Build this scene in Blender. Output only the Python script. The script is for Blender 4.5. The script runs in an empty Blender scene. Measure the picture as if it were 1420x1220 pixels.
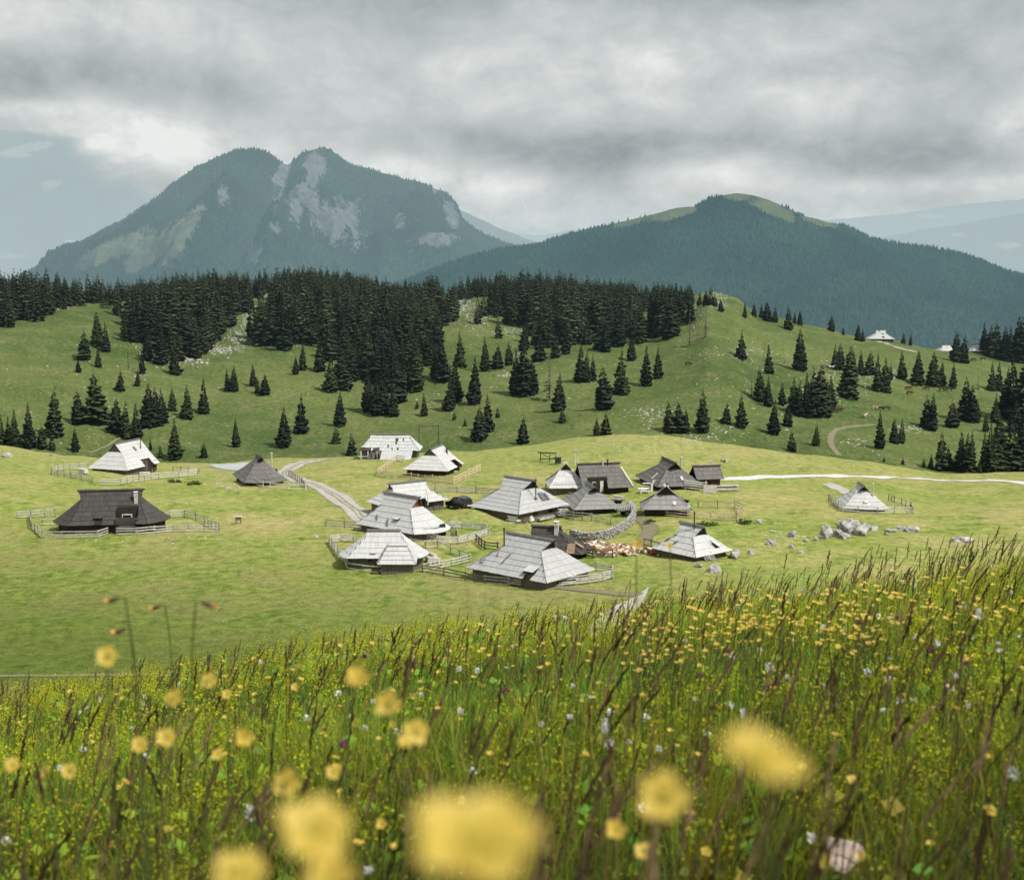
import bpy, math, random
import numpy as np
from mathutils import Vector, Matrix
PI = math.pi
# ------------------------------------------------------------------ lens and terrain
F_PX = 1950.0; CX0 = 710.0; CY0 = 610.0
PITCH = math.atan(260.0 / F_PX)
CP, SP = math.cos(PITCH), math.sin(PITCH)

def ray(px, py):
    u = (px - CX0) / F_PX; v = (CY0 - py) / F_PX
    return np.array([u, CP + v * SP, -SP + v * CP])

def tanz(py):                      # height gained per metre of distance along the line of sight
    r = ray(CX0, py); return r[2] / r[1]

def project(p):
    x, y, z = p
    d = y * CP - z * SP; up = y * SP + z * CP
    return CX0 + F_PX * x / d, CY0 - F_PX * up / d

def _hash(ix, iy, seed):
    h = (ix.astype(np.int64) * 374761393 + iy.astype(np.int64) * 668265263 + seed * 974711) & 0xffffffff
    h = ((h ^ (h >> 13)) * 1274126177) & 0xffffffff
    h = h ^ (h >> 16)
    return (h & 0xffff) / 65535.0

def vnoise(x, y, seed=0):
    x = np.asarray(x, float); y = np.asarray(y, float)
    ix = np.floor(x); iy = np.floor(y); fx = x - ix; fy = y - iy
    fx = fx * fx * fx * (fx * (fx * 6 - 15) + 10); fy = fy * fy * fy * (fy * (fy * 6 - 15) + 10)
    a = _hash(ix, iy, seed); b = _hash(ix + 1, iy, seed); c = _hash(ix, iy + 1, seed); d = _hash(ix + 1, iy + 1, seed)
    return (a * (1 - fx) + b * fx) * (1 - fy) + (c * (1 - fx) + d * fx) * fy - 0.5

def fbm(x, y, octv=4, seed=0, gain=0.5):
    s = 0; a = 1.0
    for k in range(octv):
        s = s + a * vnoise(np.asarray(x) * 2 ** k + 17.3 * k, np.asarray(y) * 2 ** k - 9.1 * k, seed + k); a *= gain
    return s

def sstep(a, b, x):
    t = np.clip((np.asarray(x, float) - a) / (b - a), 0, 1); return t * t * (3 - 2 * t)

# stations across the view: far lip of the village plateau (row), crest of the wooded hill (distance, row)
ST = np.array([-700, -300, 0, 100, 200, 300, 400, 550, 640, 720, 800, 860, 900, 945, 980, 1010, 1050, 1120, 1200, 1300, 1420, 1720, 2120], float)
RIDGE = [610, 615, 621, 632, 641, 641, 636, 633, 627, 620, 611, 607, 608, 611, 615, 618, 623, 632, 643, 659, 657, 650, 650]
CREST = [(540, 450), (560, 440), (560, 432), (570, 424), (600, 422), (655, 414), (680, 404), (690, 408), (690, 410), (690, 413), (680, 414),
         (665, 416), (645, 420), (620, 414), (600, 405), (595, 414), (590, 440), (580, 455), (570, 472), (575, 490), (600, 505), (620, 520), (620, 530)]
YS = np.exp(np.linspace(math.log(12.0), math.log(26000.0), 900))

def pchip(xs, ys, x):
    xs = np.array(xs, float); ys = np.array(ys, float); h = np.diff(xs); d = np.diff(ys) / h
    m = np.zeros_like(xs); m[0] = d[0]; m[-1] = d[-1]
    for i in range(1, len(xs) - 1):
        if d[i - 1] * d[i] > 0:
            w1 = 2 * h[i] + h[i - 1]; w2 = h[i] + 2 * h[i - 1]; m[i] = (w1 + w2) / (w1 / d[i - 1] + w2 / d[i])
    k = np.clip(np.searchsorted(xs, x) - 1, 0, len(xs) - 2); t = (x - xs[k]) / h[k]
    return (ys[k] * (1 + 2 * t) * (1 - t) ** 2 + m[k] * h[k] * t * (1 - t) ** 2 + ys[k + 1] * t * t * (3 - 2 * t) + m[k + 1] * h[k] * t * t * (t - 1))

def _table():
    T = []
    for i in range(len(ST)):
        R = 268.0; zr = tanz(RIDGE[i]) * R
        Dv = 345.0; zv = tanz(RIDGE[i] + 6) * Dv - 2.5
        Dc, pc = CREST[i]; zc = tanz(pc) * Dc
        zm = zv + (zc - zv) * 0.50
        ys = [12, 20, 40, 70, 95, 118, 160, 215, R, 300, Dv, (Dv + Dc) * .5, Dc - 12, Dc + 25, Dc + 110, 1150, 1900, 3200, 6000, 26000]
        zs = [-3.45, -6.6, -16.5, -28.5, -34.0, -35.2, -35.0, -35.0 + (zr + 35) * .35, zr, zr + (zv - zr) * .45, zv, zm, zc, zc - 1.5, zc - 32, -190, -420, -560, -620, -640]
        T.append(pchip(ys, zs, YS))
    return np.array(T)
TAB = _table()
LY = np.log(YS)

def z_far(x, y):
    y = np.maximum(y, 12.0); s = CX0 + F_PX * x / (y * 1.012)
    s = np.clip(s, ST[0], ST[-1] - 1e-6)
    i = np.clip(np.searchsorted(ST, s, side='right') - 1, 0, len(ST) - 2)
    t = (s - ST[i]) / (ST[i + 1] - ST[i]); t = t * t * (3 - 2 * t) * .6 + t * .4
    q = (np.log(y) - LY[0]) / (LY[1] - LY[0]); q = np.clip(q, 0, len(YS) - 1.001); j = q.astype(int); f = q - j
    a = TAB[i, j] * (1 - f) + TAB[i, j + 1] * f; b = TAB[i + 1, j] * (1 - f) + TAB[i + 1, j + 1] * f
    return a * (1 - t) + b * t

def z_near(x, y):
    e = np.maximum(y - 7.0, 0)
    return -0.78 - 0.20 * np.maximum(y, -2) - 0.011 * e * e + 0.105 * np.clip(x, -12, 12) - 0.16 * sstep(.10, .34, -x / np.maximum(y, 1.0)) * sstep(2.5, 7, y) + 0.05 * fbm(x * .7, y * .7, 3, 5)

def terrain(x, y):
    x = np.asarray(x, float); y = np.asarray(y, float)
    w = sstep(13, 30, y)
    z = z_near(x, np.minimum(y, 32)) * (1 - w) + z_far(x, y) * w
    amp = sstep(90, 130, y) * (1 - sstep(1500, 3000, y))
    hill = sstep(300, 380, y)
    z = z + amp * (0.9 * fbm(x / 24, y / 24, 3, 11) + 0.35 * fbm(x / 5, y / 5, 2, 23)) * (1 - .0 * hill)
    z = z + hill * amp * (3.4 * fbm(x / 60, y / 60, 3, 31))
    # knolls on the meadow
    for bx, by, br, bh in BUMPS:
        z = z + bh * np.exp(-((x - bx) ** 2 + (y - by) ** 2) / (br * br))
    return z
BUMPS = [(-5.8, 187.2, 4.2, .95), (4.6, 184.2, 4.0, -.55)]

def ground_at(px, py, y0=95.0, y1=760.0):
    """the point of the terrain seen at a place in the photo"""
    r = ray(px, py); t = np.linspace(y0, y1, 1600) / r[1]
    P = r[None, :] * t[:, None]
    below = P[:, 2] <= terrain(P[:, 0], P[:, 1])
    k = int(np.argmax(below)) if below.any() else len(t) - 1
    if k > 0:
        a, b = t[k - 1], t[k]
        for _ in range(20):
            m = .5 * (a + b); p = r * m
            if p[2] <= terrain(p[0], p[1]): b = m
            else: a = m
        p = r * b
    else: p = P[k]
    return float(p[0]), float(p[1]), float(terrain(p[0], p[1]))
# ------------------------------------------------------------------ scene helpers
scene = bpy.context.scene
COL = scene.collection
random.seed(7); RNG = np.random.default_rng(7)

def tag(o, label=None, cat=None, group=None, kind=None):
    if label: o['label'] = label
    if cat: o['category'] = cat
    if group: o['group'] = group
    if kind: o['kind'] = kind
    return o

def empty(name, loc, rz=0.0, label=None, cat=None, group=None):
    o = bpy.data.objects.new(name, None); COL.objects.link(o)
    o.empty_display_size = 0.2
    o.location = loc; o.rotation_euler = (0, 0, rz)
    return tag(o, label, cat, group)

def link_mesh(name, me, parent=None):
    o = bpy.data.objects.new(name, me); COL.objects.link(o)
    if parent is not None: o.parent = parent
    return o

def copy_tree(o, parent=None):
    c = o.copy(); COL.objects.link(c)
    if parent is not None: c.parent = parent
    for ch in list(o.children): copy_tree(ch, c)
    return c

class MB:
    """collects polygons with optional UVs and builds ONE mesh object"""
    def __init__(s): s.v = []; s.f = []; s.uv = []
    def face(s, pts, uvs=None):
        i = len(s.v); s.v += [tuple(map(float, p)) for p in pts]; s.f.append(tuple(range(i, i + len(pts))))
        s.uv.append(uvs if uvs is not None else [(p[0] + p[1], p[2]) for p in pts])
    def box(s, c, size, rz=0.0, tilt=None):
        sx, sy, sz = [k * .5 for k in size]
        P = [Vector((x, y, z)) for x in (-sx, sx) for y in (-sy, sy) for z in (-sz, sz)]
        M = Matrix.Rotation(rz, 3, 'Z')
        if tilt is not None: M = M @ tilt
        P = [M @ p + Vector(c) for p in P]
        for q in ((0, 1, 3, 2), (4, 6, 7, 5), (0, 4, 5, 1), (2, 3, 7, 6), (0, 2, 6, 4), (1, 5, 7, 3)): s.face([P[k] for k in q])
    def bar(s, a, b, w, h=None, up=(0, 0, 1)):
        a = Vector(a); b = Vector(b); h = h or w; d = b - a; L = d.length
        if L < 1e-6: return
        d /= L; u = Vector(up); x = d.cross(u)
        if x.length < 1e-4: x = d.cross(Vector((1, 0, 0)))
        x.normalize(); y = x.cross(d)
        P = []
        for e in (a, b):
            for (i, j) in ((-1, -1), (1, -1), (1, 1), (-1, 1)): P.append(e + x * (i * w * .5) + y * (j * h * .5))
        for k in range(4):
            n = (k + 1) % 4
            s.face([P[k], P[n], P[n + 4], P[k + 4]], [(0, k * .1), (0, k * .1 + .1), (L, k * .1 + .1), (L, k * .1)])
        s.face([P[3], P[2], P[1], P[0]]); s.face(P[4:8])
    def tube(s, pts, radii, n=8, cap=True):
        pts = [Vector(p) for p in pts]; rings = []
        for i, p in enumerate(pts):
            d = (pts[min(i + 1, len(pts) - 1)] - pts[max(i - 1, 0)]).normalized()
            x = d.cross(Vector((0, 1, 0.01)));
            if x.length < .05: x = d.cross(Vector((1, 0, 0)))
            x.normalize(); y = d.cross(x)
            rings.append([p + x * (math.cos(2 * PI * k / n) * radii[i]) + y * (math.sin(2 * PI * k / n) * radii[i]) for k in range(n)])
        for i in range(len(rings) - 1):
            for k in range(n):
                m = (k + 1) % n; s.face([rings[i][k], rings[i][m], rings[i + 1][m], rings[i + 1][k]])
        if cap: s.face(rings[0][::-1]); s.face(rings[-1])
    def mesh(s, name, mat, smooth=False):
        me = bpy.data.meshes.new(name); me.from_pydata(s.v, [], s.f); me.materials.append(mat)
        uv = me.uv_layers.new(name='UVMap'); flat = [c for u in s.uv for p in u for c in p]
        uv.data.foreach_set('uv', flat)
        if smooth:
            me.polygons.foreach_set('use_smooth', [True] * len(me.polygons))
        me.update(); return me
    def build(s, name, mat, parent=None, smooth=False):
        return link_mesh(name, s.mesh(name, mat, smooth), parent)

def np_mesh(name, V, F, mat, col=None, smooth=False, uv=None):
    """V (n,3), F (m,k) with k = 3 or 4; col (n,3) is a colour attribute"""
    me = bpy.data.meshes.new(name); V = np.asarray(V, np.float32); F = np.asarray(F, np.int32); k = F.shape[1]
    me.vertices.add(len(V)); me.vertices.foreach_set('co', V.ravel())
    me.loops.add(F.size); me.loops.foreach_set('vertex_index', F.ravel())
    me.polygons.add(len(F)); me.polygons.foreach_set('loop_start', np.arange(0, F.size, k, dtype=np.int32))
    me.polygons.foreach_set('loop_total', np.full(len(F), k, np.int32))
    if smooth: me.polygons.foreach_set('use_smooth', np.ones(len(F), bool))
    if col is not None:
        a = me.color_attributes.new('tint', 'FLOAT_COLOR', 'POINT')
        c = np.ones((len(V), 4), np.float32); c[:, :3] = col; a.data.foreach_set('color', c.ravel())
    if uv is not None:
        l = me.uv_layers.new(name='UVMap'); l.data.foreach_set('uv', np.asarray(uv, np.float32)[F.ravel()].ravel())
    me.materials.append(mat); me.update(calc_edges=True); me.validate(); return me

# ------------------------------------------------------------------ node helpers
class NT:
    def __init__(s, mat):
        s.t = mat.node_tree; s.n = s.t.nodes; s.l = s.t.links
    def add(s, typ, **kw):
        n = s.n.new(typ)
        for k, v in kw.items(): setattr(n, k, v)
        return n
    def link(s, a, b): s.l.new(a, b)
    def val(s, node, sock, v):
        if hasattr(v, 'is_linked') or hasattr(v, 'node'): s.l.new(v, node.inputs[sock])
        else: node.inputs[sock].default_value = v
    def math(s, op, a, b=0.0, c=None, clamp=False):
        n = s.add('ShaderNodeMath', operation=op, use_clamp=clamp); s.val(n, 0, a); s.val(n, 1, b)
        if c is not None: s.val(n, 2, c)
        return n.outputs[0]
    def noise(s, vec, scale, detail=4, rough=.55, dist=0.0, dim='3D'):
        n = s.add('ShaderNodeTexNoise', noise_dimensions=dim)
        if vec is not None: s.link(vec, n.inputs['Vector'])
        n.inputs['Scale'].default_value = scale; n.inputs['Detail'].default_value = detail
        n.inputs['Roughness'].default_value = rough; n.inputs['Distortion'].default_value = dist
        return n.outputs['Fac']
    def ramp(s, fac, stops):
        n = s.add('ShaderNodeValToRGB'); e = n.color_ramp.elements
        while len(e) < len(stops): e.new(.5)
        for i, (p, c) in enumerate(stops): e[i].position = p; e[i].color = (*c, 1) if len(c) == 3 else c
        s.link(fac, n.inputs[0]); return n.outputs[0]
    def mix(s, fac, a, b, mode='MIX'):
        n = s.add('ShaderNodeMix', data_type='RGBA', blend_type=mode)
        s.val(n, 0, fac)
        for i, v in ((6, a), (7, b)):
            if isinstance(v, tuple): n.inputs[i].default_value = (*v, 1) if len(v) == 3 else v
            else: s.link(v, n.inputs[i])
        return n.outputs[2]
    def mapr(s, v, a, b, c=0.0, d=1.0):
        n = s.add('ShaderNodeMapRange'); s.link(v, n.inputs[0])
        for i, k in enumerate((a, b, c, d)): n.inputs[i + 1].default_value = k
        return n.outputs[0]
    def scale(s, vec, sc):
        n = s.add('ShaderNodeMapping'); s.link(vec, n.inputs[0]); n.inputs['Scale'].default_value = sc; return n.outputs[0]

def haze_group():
    g = bpy.data.node_groups.new('painted_haze', 'ShaderNodeTree')
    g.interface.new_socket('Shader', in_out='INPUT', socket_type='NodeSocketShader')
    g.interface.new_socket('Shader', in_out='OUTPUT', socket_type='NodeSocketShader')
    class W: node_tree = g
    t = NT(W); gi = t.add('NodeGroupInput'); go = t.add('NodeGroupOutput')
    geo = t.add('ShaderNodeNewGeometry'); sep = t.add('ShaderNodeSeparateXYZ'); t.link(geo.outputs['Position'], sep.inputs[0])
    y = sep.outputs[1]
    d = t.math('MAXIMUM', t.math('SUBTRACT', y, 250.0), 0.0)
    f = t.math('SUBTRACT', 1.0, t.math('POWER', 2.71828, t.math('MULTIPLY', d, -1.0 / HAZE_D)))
    # the painted haze is made stronger low down
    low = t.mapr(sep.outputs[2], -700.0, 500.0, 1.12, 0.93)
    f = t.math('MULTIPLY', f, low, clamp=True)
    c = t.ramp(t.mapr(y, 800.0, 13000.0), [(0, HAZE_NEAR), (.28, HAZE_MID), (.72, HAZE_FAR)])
    em = t.add('ShaderNodeEmission'); t.link(c, em.inputs[0])  # haze is a glow mixed into each surface, growing with distance
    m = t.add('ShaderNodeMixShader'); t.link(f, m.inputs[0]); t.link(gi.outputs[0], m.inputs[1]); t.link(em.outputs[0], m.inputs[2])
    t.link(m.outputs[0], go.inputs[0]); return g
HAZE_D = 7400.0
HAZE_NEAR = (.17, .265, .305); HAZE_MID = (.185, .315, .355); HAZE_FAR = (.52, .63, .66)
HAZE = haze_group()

def material(name, haze=True):
    m = bpy.data.materials.new(name); m.use_nodes = True
    t = NT(m); out = t.n['Material Output']; b = t.n['Principled BSDF']
    b.inputs['Roughness'].default_value = .85; b.inputs['Specular IOR Level'].default_value = .25
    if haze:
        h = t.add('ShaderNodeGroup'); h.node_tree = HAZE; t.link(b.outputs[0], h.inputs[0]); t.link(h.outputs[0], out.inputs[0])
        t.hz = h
    return m, t, b

def obj_coord(t): return t.add('ShaderNodeTexCoord').outputs['Object']
def world_pos(t): return t.add('ShaderNodeNewGeometry').outputs['Position']
def bump(t, b, h, strength, dist=.1):
    n = t.add('ShaderNodeBump'); n.inputs['Strength'].default_value = strength; n.inputs['Distance'].default_value = dist
    t.link(h, n.inputs['Height']); t.link(n.outputs[0], b.inputs['Normal'])

def mat_plain(name, c, rough=.85, var=.15, scale=3.0, spec=.25, metal=0.0, bmp=0.0):
    m, t, b = material(name); p = obj_coord(t)
    n = t.noise(p, scale, 5, .6)
    k = t.mapr(n, .25, .75, 1 - var * 1.6, 1 + var * 1.2)
    mx = t.add('ShaderNodeVectorMath', operation='SCALE'); mx.inputs[0].default_value = c; t.link(k, mx.inputs['Scale'])
    t.link(mx.outputs[0], b.inputs['Base Color']); b.inputs['Roughness'].default_value = rough
    b.inputs['Specular IOR Level'].default_value = spec; b.inputs['Metallic'].default_value = metal
    if bmp: bump(t, b, n, bmp, .05)
    return m

def mat_boards(name, dark, light, width=.19, streak=.5, rows=0.0, rough=.8, moss=0.0):
    """weathered boards in UV metres: u runs across the boards, v along them"""
    m, t, b = material(name)
    uv = t.add('ShaderNodeTexCoord').outputs['UV']; sp = t.add('ShaderNodeSeparateXYZ'); t.link(uv, sp.inputs[0])
    oi = t.add('ShaderNodeObjectInfo').outputs['Random']
    col = t.math('FLOOR', t.math('DIVIDE', sp.outputs[0], width))
    row = t.math('FLOOR', t.math('DIVIDE', sp.outputs[1], rows)) if rows else 0.0
    cb = t.add('ShaderNodeCombineXYZ'); t.val(cb, 0, col); t.val(cb, 1, row); t.val(cb, 2, t.math('MULTIPLY', oi, 50.0))
    wn = t.add('ShaderNodeTexWhiteNoise', noise_dimensions='3D'); t.link(cb.outputs[0], wn.inputs[0])
    st = t.noise(t.scale(uv, (26, 1.6, 1)), 1.0, 5, .65)
    big = t.noise(uv, .35, 3, .6)
    k = t.math('ADD', t.math('MULTIPLY', wn.outputs[0], .24), t.math('ADD', t.math('MULTIPLY', st, streak * .8), t.math('MULTIPLY', big, .62)))
    c = t.ramp(t.mapr(k, .25, 1.15), [(0, dark), (1, light)])
    fr = t.math('FRACT', t.math('DIVIDE', sp.outputs[0], width))
    gap = t.math('LESS_THAN', fr, .07)
    c = t.mix(t.math('MULTIPLY', gap, .6), c, tuple(.35 * x for x in dark))
    if moss:
        mm = t.mapr(t.noise(uv, 1.1, 6, .7), .60, .74, 0, moss); c = t.mix(mm, c, (.10, .09, .06))
    t.link(c, b.inputs['Base Color']); b.inputs['Roughness'].default_value = rough
    h = t.math('SUBTRACT', t.math('MULTIPLY', st, .5), gap); bump(t, b, h, .5, .02)
    return m
# ------------------------------------------------------------------ materials of the place
M = {}
M['silver'] = mat_boards('silver_shingles', (.40, .40, .395), (.66, .66, .645), .21, .4, moss=.08)
M['pale'] = mat_boards('bleached_shingles', (.41, .41, .40), (.67, .665, .65), .24, .36, moss=.06)
M['silver2'] = mat_boards('weathered_silver_shingles', (.31, .31, .305), (.57, .57, .555), .21, .42, moss=.12)
M['grey'] = mat_boards('grey_shingles', (.17, .165, .16), (.38, .37, .355), .21, .45, moss=.2)
M['greydark'] = mat_boards('brown_grey_shingles', (.075, .070, .066), (.24, .228, .215), .21, .5, moss=.4)
M['dark'] = mat_boards('dark_shingles', (.024, .021, .020), (.105, .095, .088), .21, .55, moss=.3)
M['wall'] = mat_boards('weathered_wall_boards', (.055, .048, .040), (.23, .205, .175), .17, .6)
M['walldark'] = mat_boards('dark_wall_boards', (.012, .010, .009), (.055, .045, .038), .17, .6)
M['wallbrown'] = mat_boards('red_brown_boards', (.035, .018, .012), (.10, .055, .038), .17, .5)
M['gable'] = mat_boards('gable_boards', (.03, .026, .022), (.10, .09, .08), .15, .5)
M['orange'] = mat_boards('fresh_brown_boards', (.22, .085, .035), (.38, .16, .07), .15, .4)
M['inside'] = mat_plain('dark_interior', (.008, .007, .006))
M['glass'] = mat_plain('window_glass', (.02, .025, .028), .15, .1, 2, .5)
M['skylight'] = mat_plain('skylight_glass', (.13, .14, .15), .25, .1, 2, .5)
M['white'] = mat_plain('white_paint', (.72, .71, .68), .7, .12, 4)
M['oldwhite'] = mat_plain('bleached_plank', (.62, .60, .56), .8, .2, 3)
M['rail'] = mat_plain('grey_fence_rail', (.52, .50, .46), .85, .3, 2.5)
M['post'] = mat_plain('grey_fence_post', (.16, .145, .125), .9, .3, 3)
M['raildark'] = mat_plain('dark_fence_rail', (.07, .062, .055), .9, .3, 2.5)
M['railnew'] = mat_plain('fresh_larch_rail', (.62, .50, .36), .8, .15, 2.5)
M['railtan'] = mat_plain('tan_fence_rail', (.46, .37, .27), .8, .25, 2.5)
M['pipe'] = mat_plain('rusty_pipe', (.05, .04, .035), .6, .3, 6, .4, .4)
M['pipepale'] = mat_plain('pale_pipe', (.55, .54, .52), .45, .15, 5, .4, .3)
M['render'] = mat_plain('chimney_render', (.52, .49, .45), .9, .25, 4)
M['rust'] = mat_plain('rusty_sheet', (.30, .19, .13), .75, .35, 3)
M['green'] = mat_plain('green_steel_paint', (.035, .10, .065), .55, .2, 3)
M['steel'] = mat_plain('dark_steel', (.05, .055, .055), .5, .2, 4, .5, .5)
M['bark'] = mat_plain('spruce_bark', (.055, .042, .034), .95, .3, 5)
M['deadwood'] = mat_plain('dead_grey_wood', (.17, .155, .145), .95, .3, 5)
M['carpaint'] = mat_plain('black_green_car_paint', (.010, .016, .017), .22, .1, 1, .6)
M['tyre'] = mat_plain('tyre_rubber', (.012, .012, .012), .85)
M['rim'] = mat_plain('alloy_rim', (.35, .36, .37), .35, .1, 4, .5, .8)
M['redlamp'] = mat_plain('red_tail_lamp', (.30, .01, .01), .25, .1, 4, .5)
M['plate'] = mat_plain('white_plate', (.75, .75, .72), .5, .05)
M['log'] = mat_plain('log_end', (.55, .50, .42), .85, .2, 6)

def mat_rock(name, dark, light, sc=1.0):
    m, t, b = material(name); p = obj_coord(t)
    n = t.noise(p, 1.3 * sc, 8, .65, .4); v = t.add('ShaderNodeTexVoronoi'); t.link(p, v.inputs['Vector']); v.inputs['Scale'].default_value = 2.2 * sc
    k = t.math('ADD', t.math('MULTIPLY', n, .9), t.math('MULTIPLY', v.outputs['Distance'], .35))
    c = t.ramp(t.mapr(k, .35, .85), [(0, dark), (.45, tuple(.5 * (a + b_) for a, b_ in zip(dark, light))), (1, light)])
    lich = t.mapr(t.noise(p, 3.5 * sc, 5, .7), .58, .70); c = t.mix(t.math('MULTIPLY', lich, .5), c, (.11, .105, .09))
    t.link(c, b.inputs['Base Color']); b.inputs['Roughness'].default_value = .95
    bump(t, b, k, .9, .15 / sc); return m
M['rock'] = mat_rock('limestone', (.10, .095, .09), (.52, .50, .47)); M['rubble'] = mat_plain('pale_rubble', (.50, .48, .45), .95, .3, .8)
M['wallrock'] = mat_rock('dry_stone', (.10, .095, .09), (.46, .44, .41), 2)
M['pinkrock'] = mat_rock('pinkish_stone', (.22, .16, .135), (.46, .36, .31), 6)

def mat_ground():
    m, t, b = material('alpine_grass'); p = world_pos(t)
    sp = t.add('ShaderNodeSeparateXYZ'); t.link(p, sp.inputs[0]); y = sp.outputs[1]
    flat = t.add('ShaderNodeCombineXYZ'); t.link(sp.outputs[0], flat.inputs[0]); t.link(y, flat.inputs[1]); pf = flat.outputs[0]
    n_big = t.noise(pf, .022, 4, .6, .3); n_mid = t.noise(pf, .11, 5, .62, .4); n_sm = t.noise(pf, .75, 5, .68); n_fine = t.noise(pf, 3.2, 4, .7)
    # sunny village meadow: yellow green with straw patches and greener hollows
    straw = t.mapr(t.math('ADD', t.math('MULTIPLY', n_mid, .65), t.math('MULTIPLY', n_big, .55)), .54, .72)
    mead = t.mix(straw, VG_GREEN, VG_STRAW)
    lush = t.mapr(t.math('ADD', t.math('MULTIPLY', n_mid, .6), t.math('MULTIPLY', n_sm, .4)), .48, .36); mead = t.mix(t.math('MULTIPLY', lush, .72), mead, VG_LUSH)
    near = t.mapr(t.math('ADD', t.math('SUBTRACT', y, t.math('MULTIPLY', t.math('SUBTRACT', n_mid, .5), 46.0)), t.math('MULTIPLY', sp.outputs[0], .35)), 164.0, 108.0); mead = t.mix(t.math('MULTIPLY', near, .85), mead, VG_NEAR_SHADE)  # cloud shade on the near pasture, painted into the grass colour
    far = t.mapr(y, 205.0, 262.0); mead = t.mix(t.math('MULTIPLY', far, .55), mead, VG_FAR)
    # hill pasture: cloud shade and sunlit patches painted as grass tones
    hs = t.mapr(t.math('ADD', t.math('MULTIPLY', t.noise(pf, .0085, 3, .55), .75), t.math('ADD', t.math('MULTIPLY', n_big, .35), t.math('MULTIPLY', n_mid, .3))), .54, .86)
    hillc = t.mix(hs, HILL_A, HILL_B)
    hillc = t.mix(t.math('MULTIPLY', t.mapr(t.math('ADD', t.math('MULTIPLY', n_sm, .6), t.math('MULTIPLY', n_mid, .6)), .62, .74), .75), hillc, HILL_DRY)
    hillc = t.mix(t.math('MULTIPLY', t.mapr(t.math('ADD', t.math('MULTIPLY', t.noise(pf, .33, 4, .7), .7), t.math('MULTIPLY', n_sm, .4)), .50, .40), .65), hillc, (.045, .078, .022))
    ish = t.mapr(y, 272.0, 310.0); c = t.mix(ish, mead, hillc)
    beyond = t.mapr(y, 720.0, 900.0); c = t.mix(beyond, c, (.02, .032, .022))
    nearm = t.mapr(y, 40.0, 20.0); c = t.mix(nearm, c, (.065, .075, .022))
    # tuft scale contrast, bare earth specks
    tuft = t.mapr(t.math('ADD', t.math('MULTIPLY', n_sm, .6), t.math('MULTIPLY', n_fine, .5)), .36, .72, .46, 1.52)
    tf = t.add('ShaderNodeVectorMath', operation='SCALE'); t.link(c, tf.inputs[0]); t.link(tuft, tf.inputs['Scale']); c = tf.outputs[0]
    dirt = t.mapr(t.math('ADD', t.math('MULTIPLY', n_sm, .55), t.math('MULTIPLY', n_mid, .6)), .735, .80)
    c = t.mix(t.math('MULTIPLY', dirt, .5), c, (.23, .185, .115))
    spots = t.mapr(t.noise(pf, 1.35, 3, .75), .72, .77); c = t.mix(t.math('MULTIPLY', spots, t.mapr(y, 280, 330, .12, .55)), c, (.36, .34, .30))
    t.link(c, b.inputs['Base Color']); b.inputs['Roughness'].default_value = 1.0; b.inputs['Specular IOR Level'].default_value = .08
    h = t.math('ADD', t.math('MULTIPLY', n_sm, .9), t.math('MULTIPLY', n_fine, .35)); bump(t, b, h, .85, .6)
    return m
VG_GREEN = (.240, .280, .066); VG_STRAW = (.360, .318, .128); VG_LUSH = (.120, .190, .034); VG_NEAR_SHADE = (.080, .118, .018); VG_FAR = (.285, .290, .100)
HILL_A = (.056, .092, .024); HILL_B = (.142, .170, .054); HILL_DRY = (.165, .160, .068)
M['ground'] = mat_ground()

def mat_gravel(name, c, edge=True):
    m, t, b = material(name); p = world_pos(t); uv = t.add('ShaderNodeTexCoord').outputs['UV']
    n = t.noise(p, 1.6, 6, .7); n2 = t.noise(p, .35, 3, .6)
    k = t.mapr(t.math('ADD', t.math('MULTIPLY', n, .6), t.math('MULTIPLY', n2, .4)), .3, .7, .72, 1.2)
    mx = t.add('ShaderNodeVectorMath', operation='SCALE'); mx.inputs[0].default_value = c; t.link(k, mx.inputs['Scale']); t.link(mx.outputs[0], b.inputs['Base Color'])
    b.inputs['Roughness'].default_value = .95
    if edge:   # u = 0..1 across the track: grass creeps in from both edges; v holds the strength of the grassy middle
        sp = t.add('ShaderNodeSeparateXYZ'); t.link(uv, sp.inputs[0]); u = sp.outputs[0]
        e = t.math('SUBTRACT', .5, t.math('ABSOLUTE', t.math('SUBTRACT', u, .5)))
        midg = t.math('MULTIPLY', t.mapr(t.math('ABSOLUTE', t.math('SUBTRACT', u, .5)), .17, .09), sp.outputs[1])
        a = t.math('SUBTRACT', t.math('ADD', t.math('MULTIPLY', e, 3.2), t.math('MULTIPLY', t.math('SUBTRACT', t.noise(p, .9, 5, .7), .5), 1.1)), midg)
        a = t.mapr(a, .25, .55)
        tr = t.add('ShaderNodeBsdfTransparent'); mix = t.add('ShaderNodeMixShader')
        t.link(a, mix.inputs[0]); t.link(tr.outputs[0], mix.inputs[1]); t.link(b.outputs[0], mix.inputs[2]); t.link(mix.outputs[0], t.hz.inputs[0])
        # keep the haze off the see-through margins
        out = t.n['Material Output']; mix2 = t.add('ShaderNodeMixShader'); t.link(a, mix2.inputs[0]); t.link(tr.outputs[0], mix2.inputs[1]); t.link(b.outputs[0], t.hz.inputs[0]); t.link(t.hz.outputs[0], mix2.inputs[2]); t.link(mix2.outputs[0], out.inputs[0])
    return m
M['gravel'] = mat_gravel('pale_gravel', (.41, .38, .325)); M['whitegravel'] = mat_gravel('white_gravel_road', (.56, .55, .51)); M['dirt'] = mat_gravel('dirt_track', (.20, .18, .105))
M['pond'] = mat_gravel('shallow_pond', (.40, .415, .41))

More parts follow.
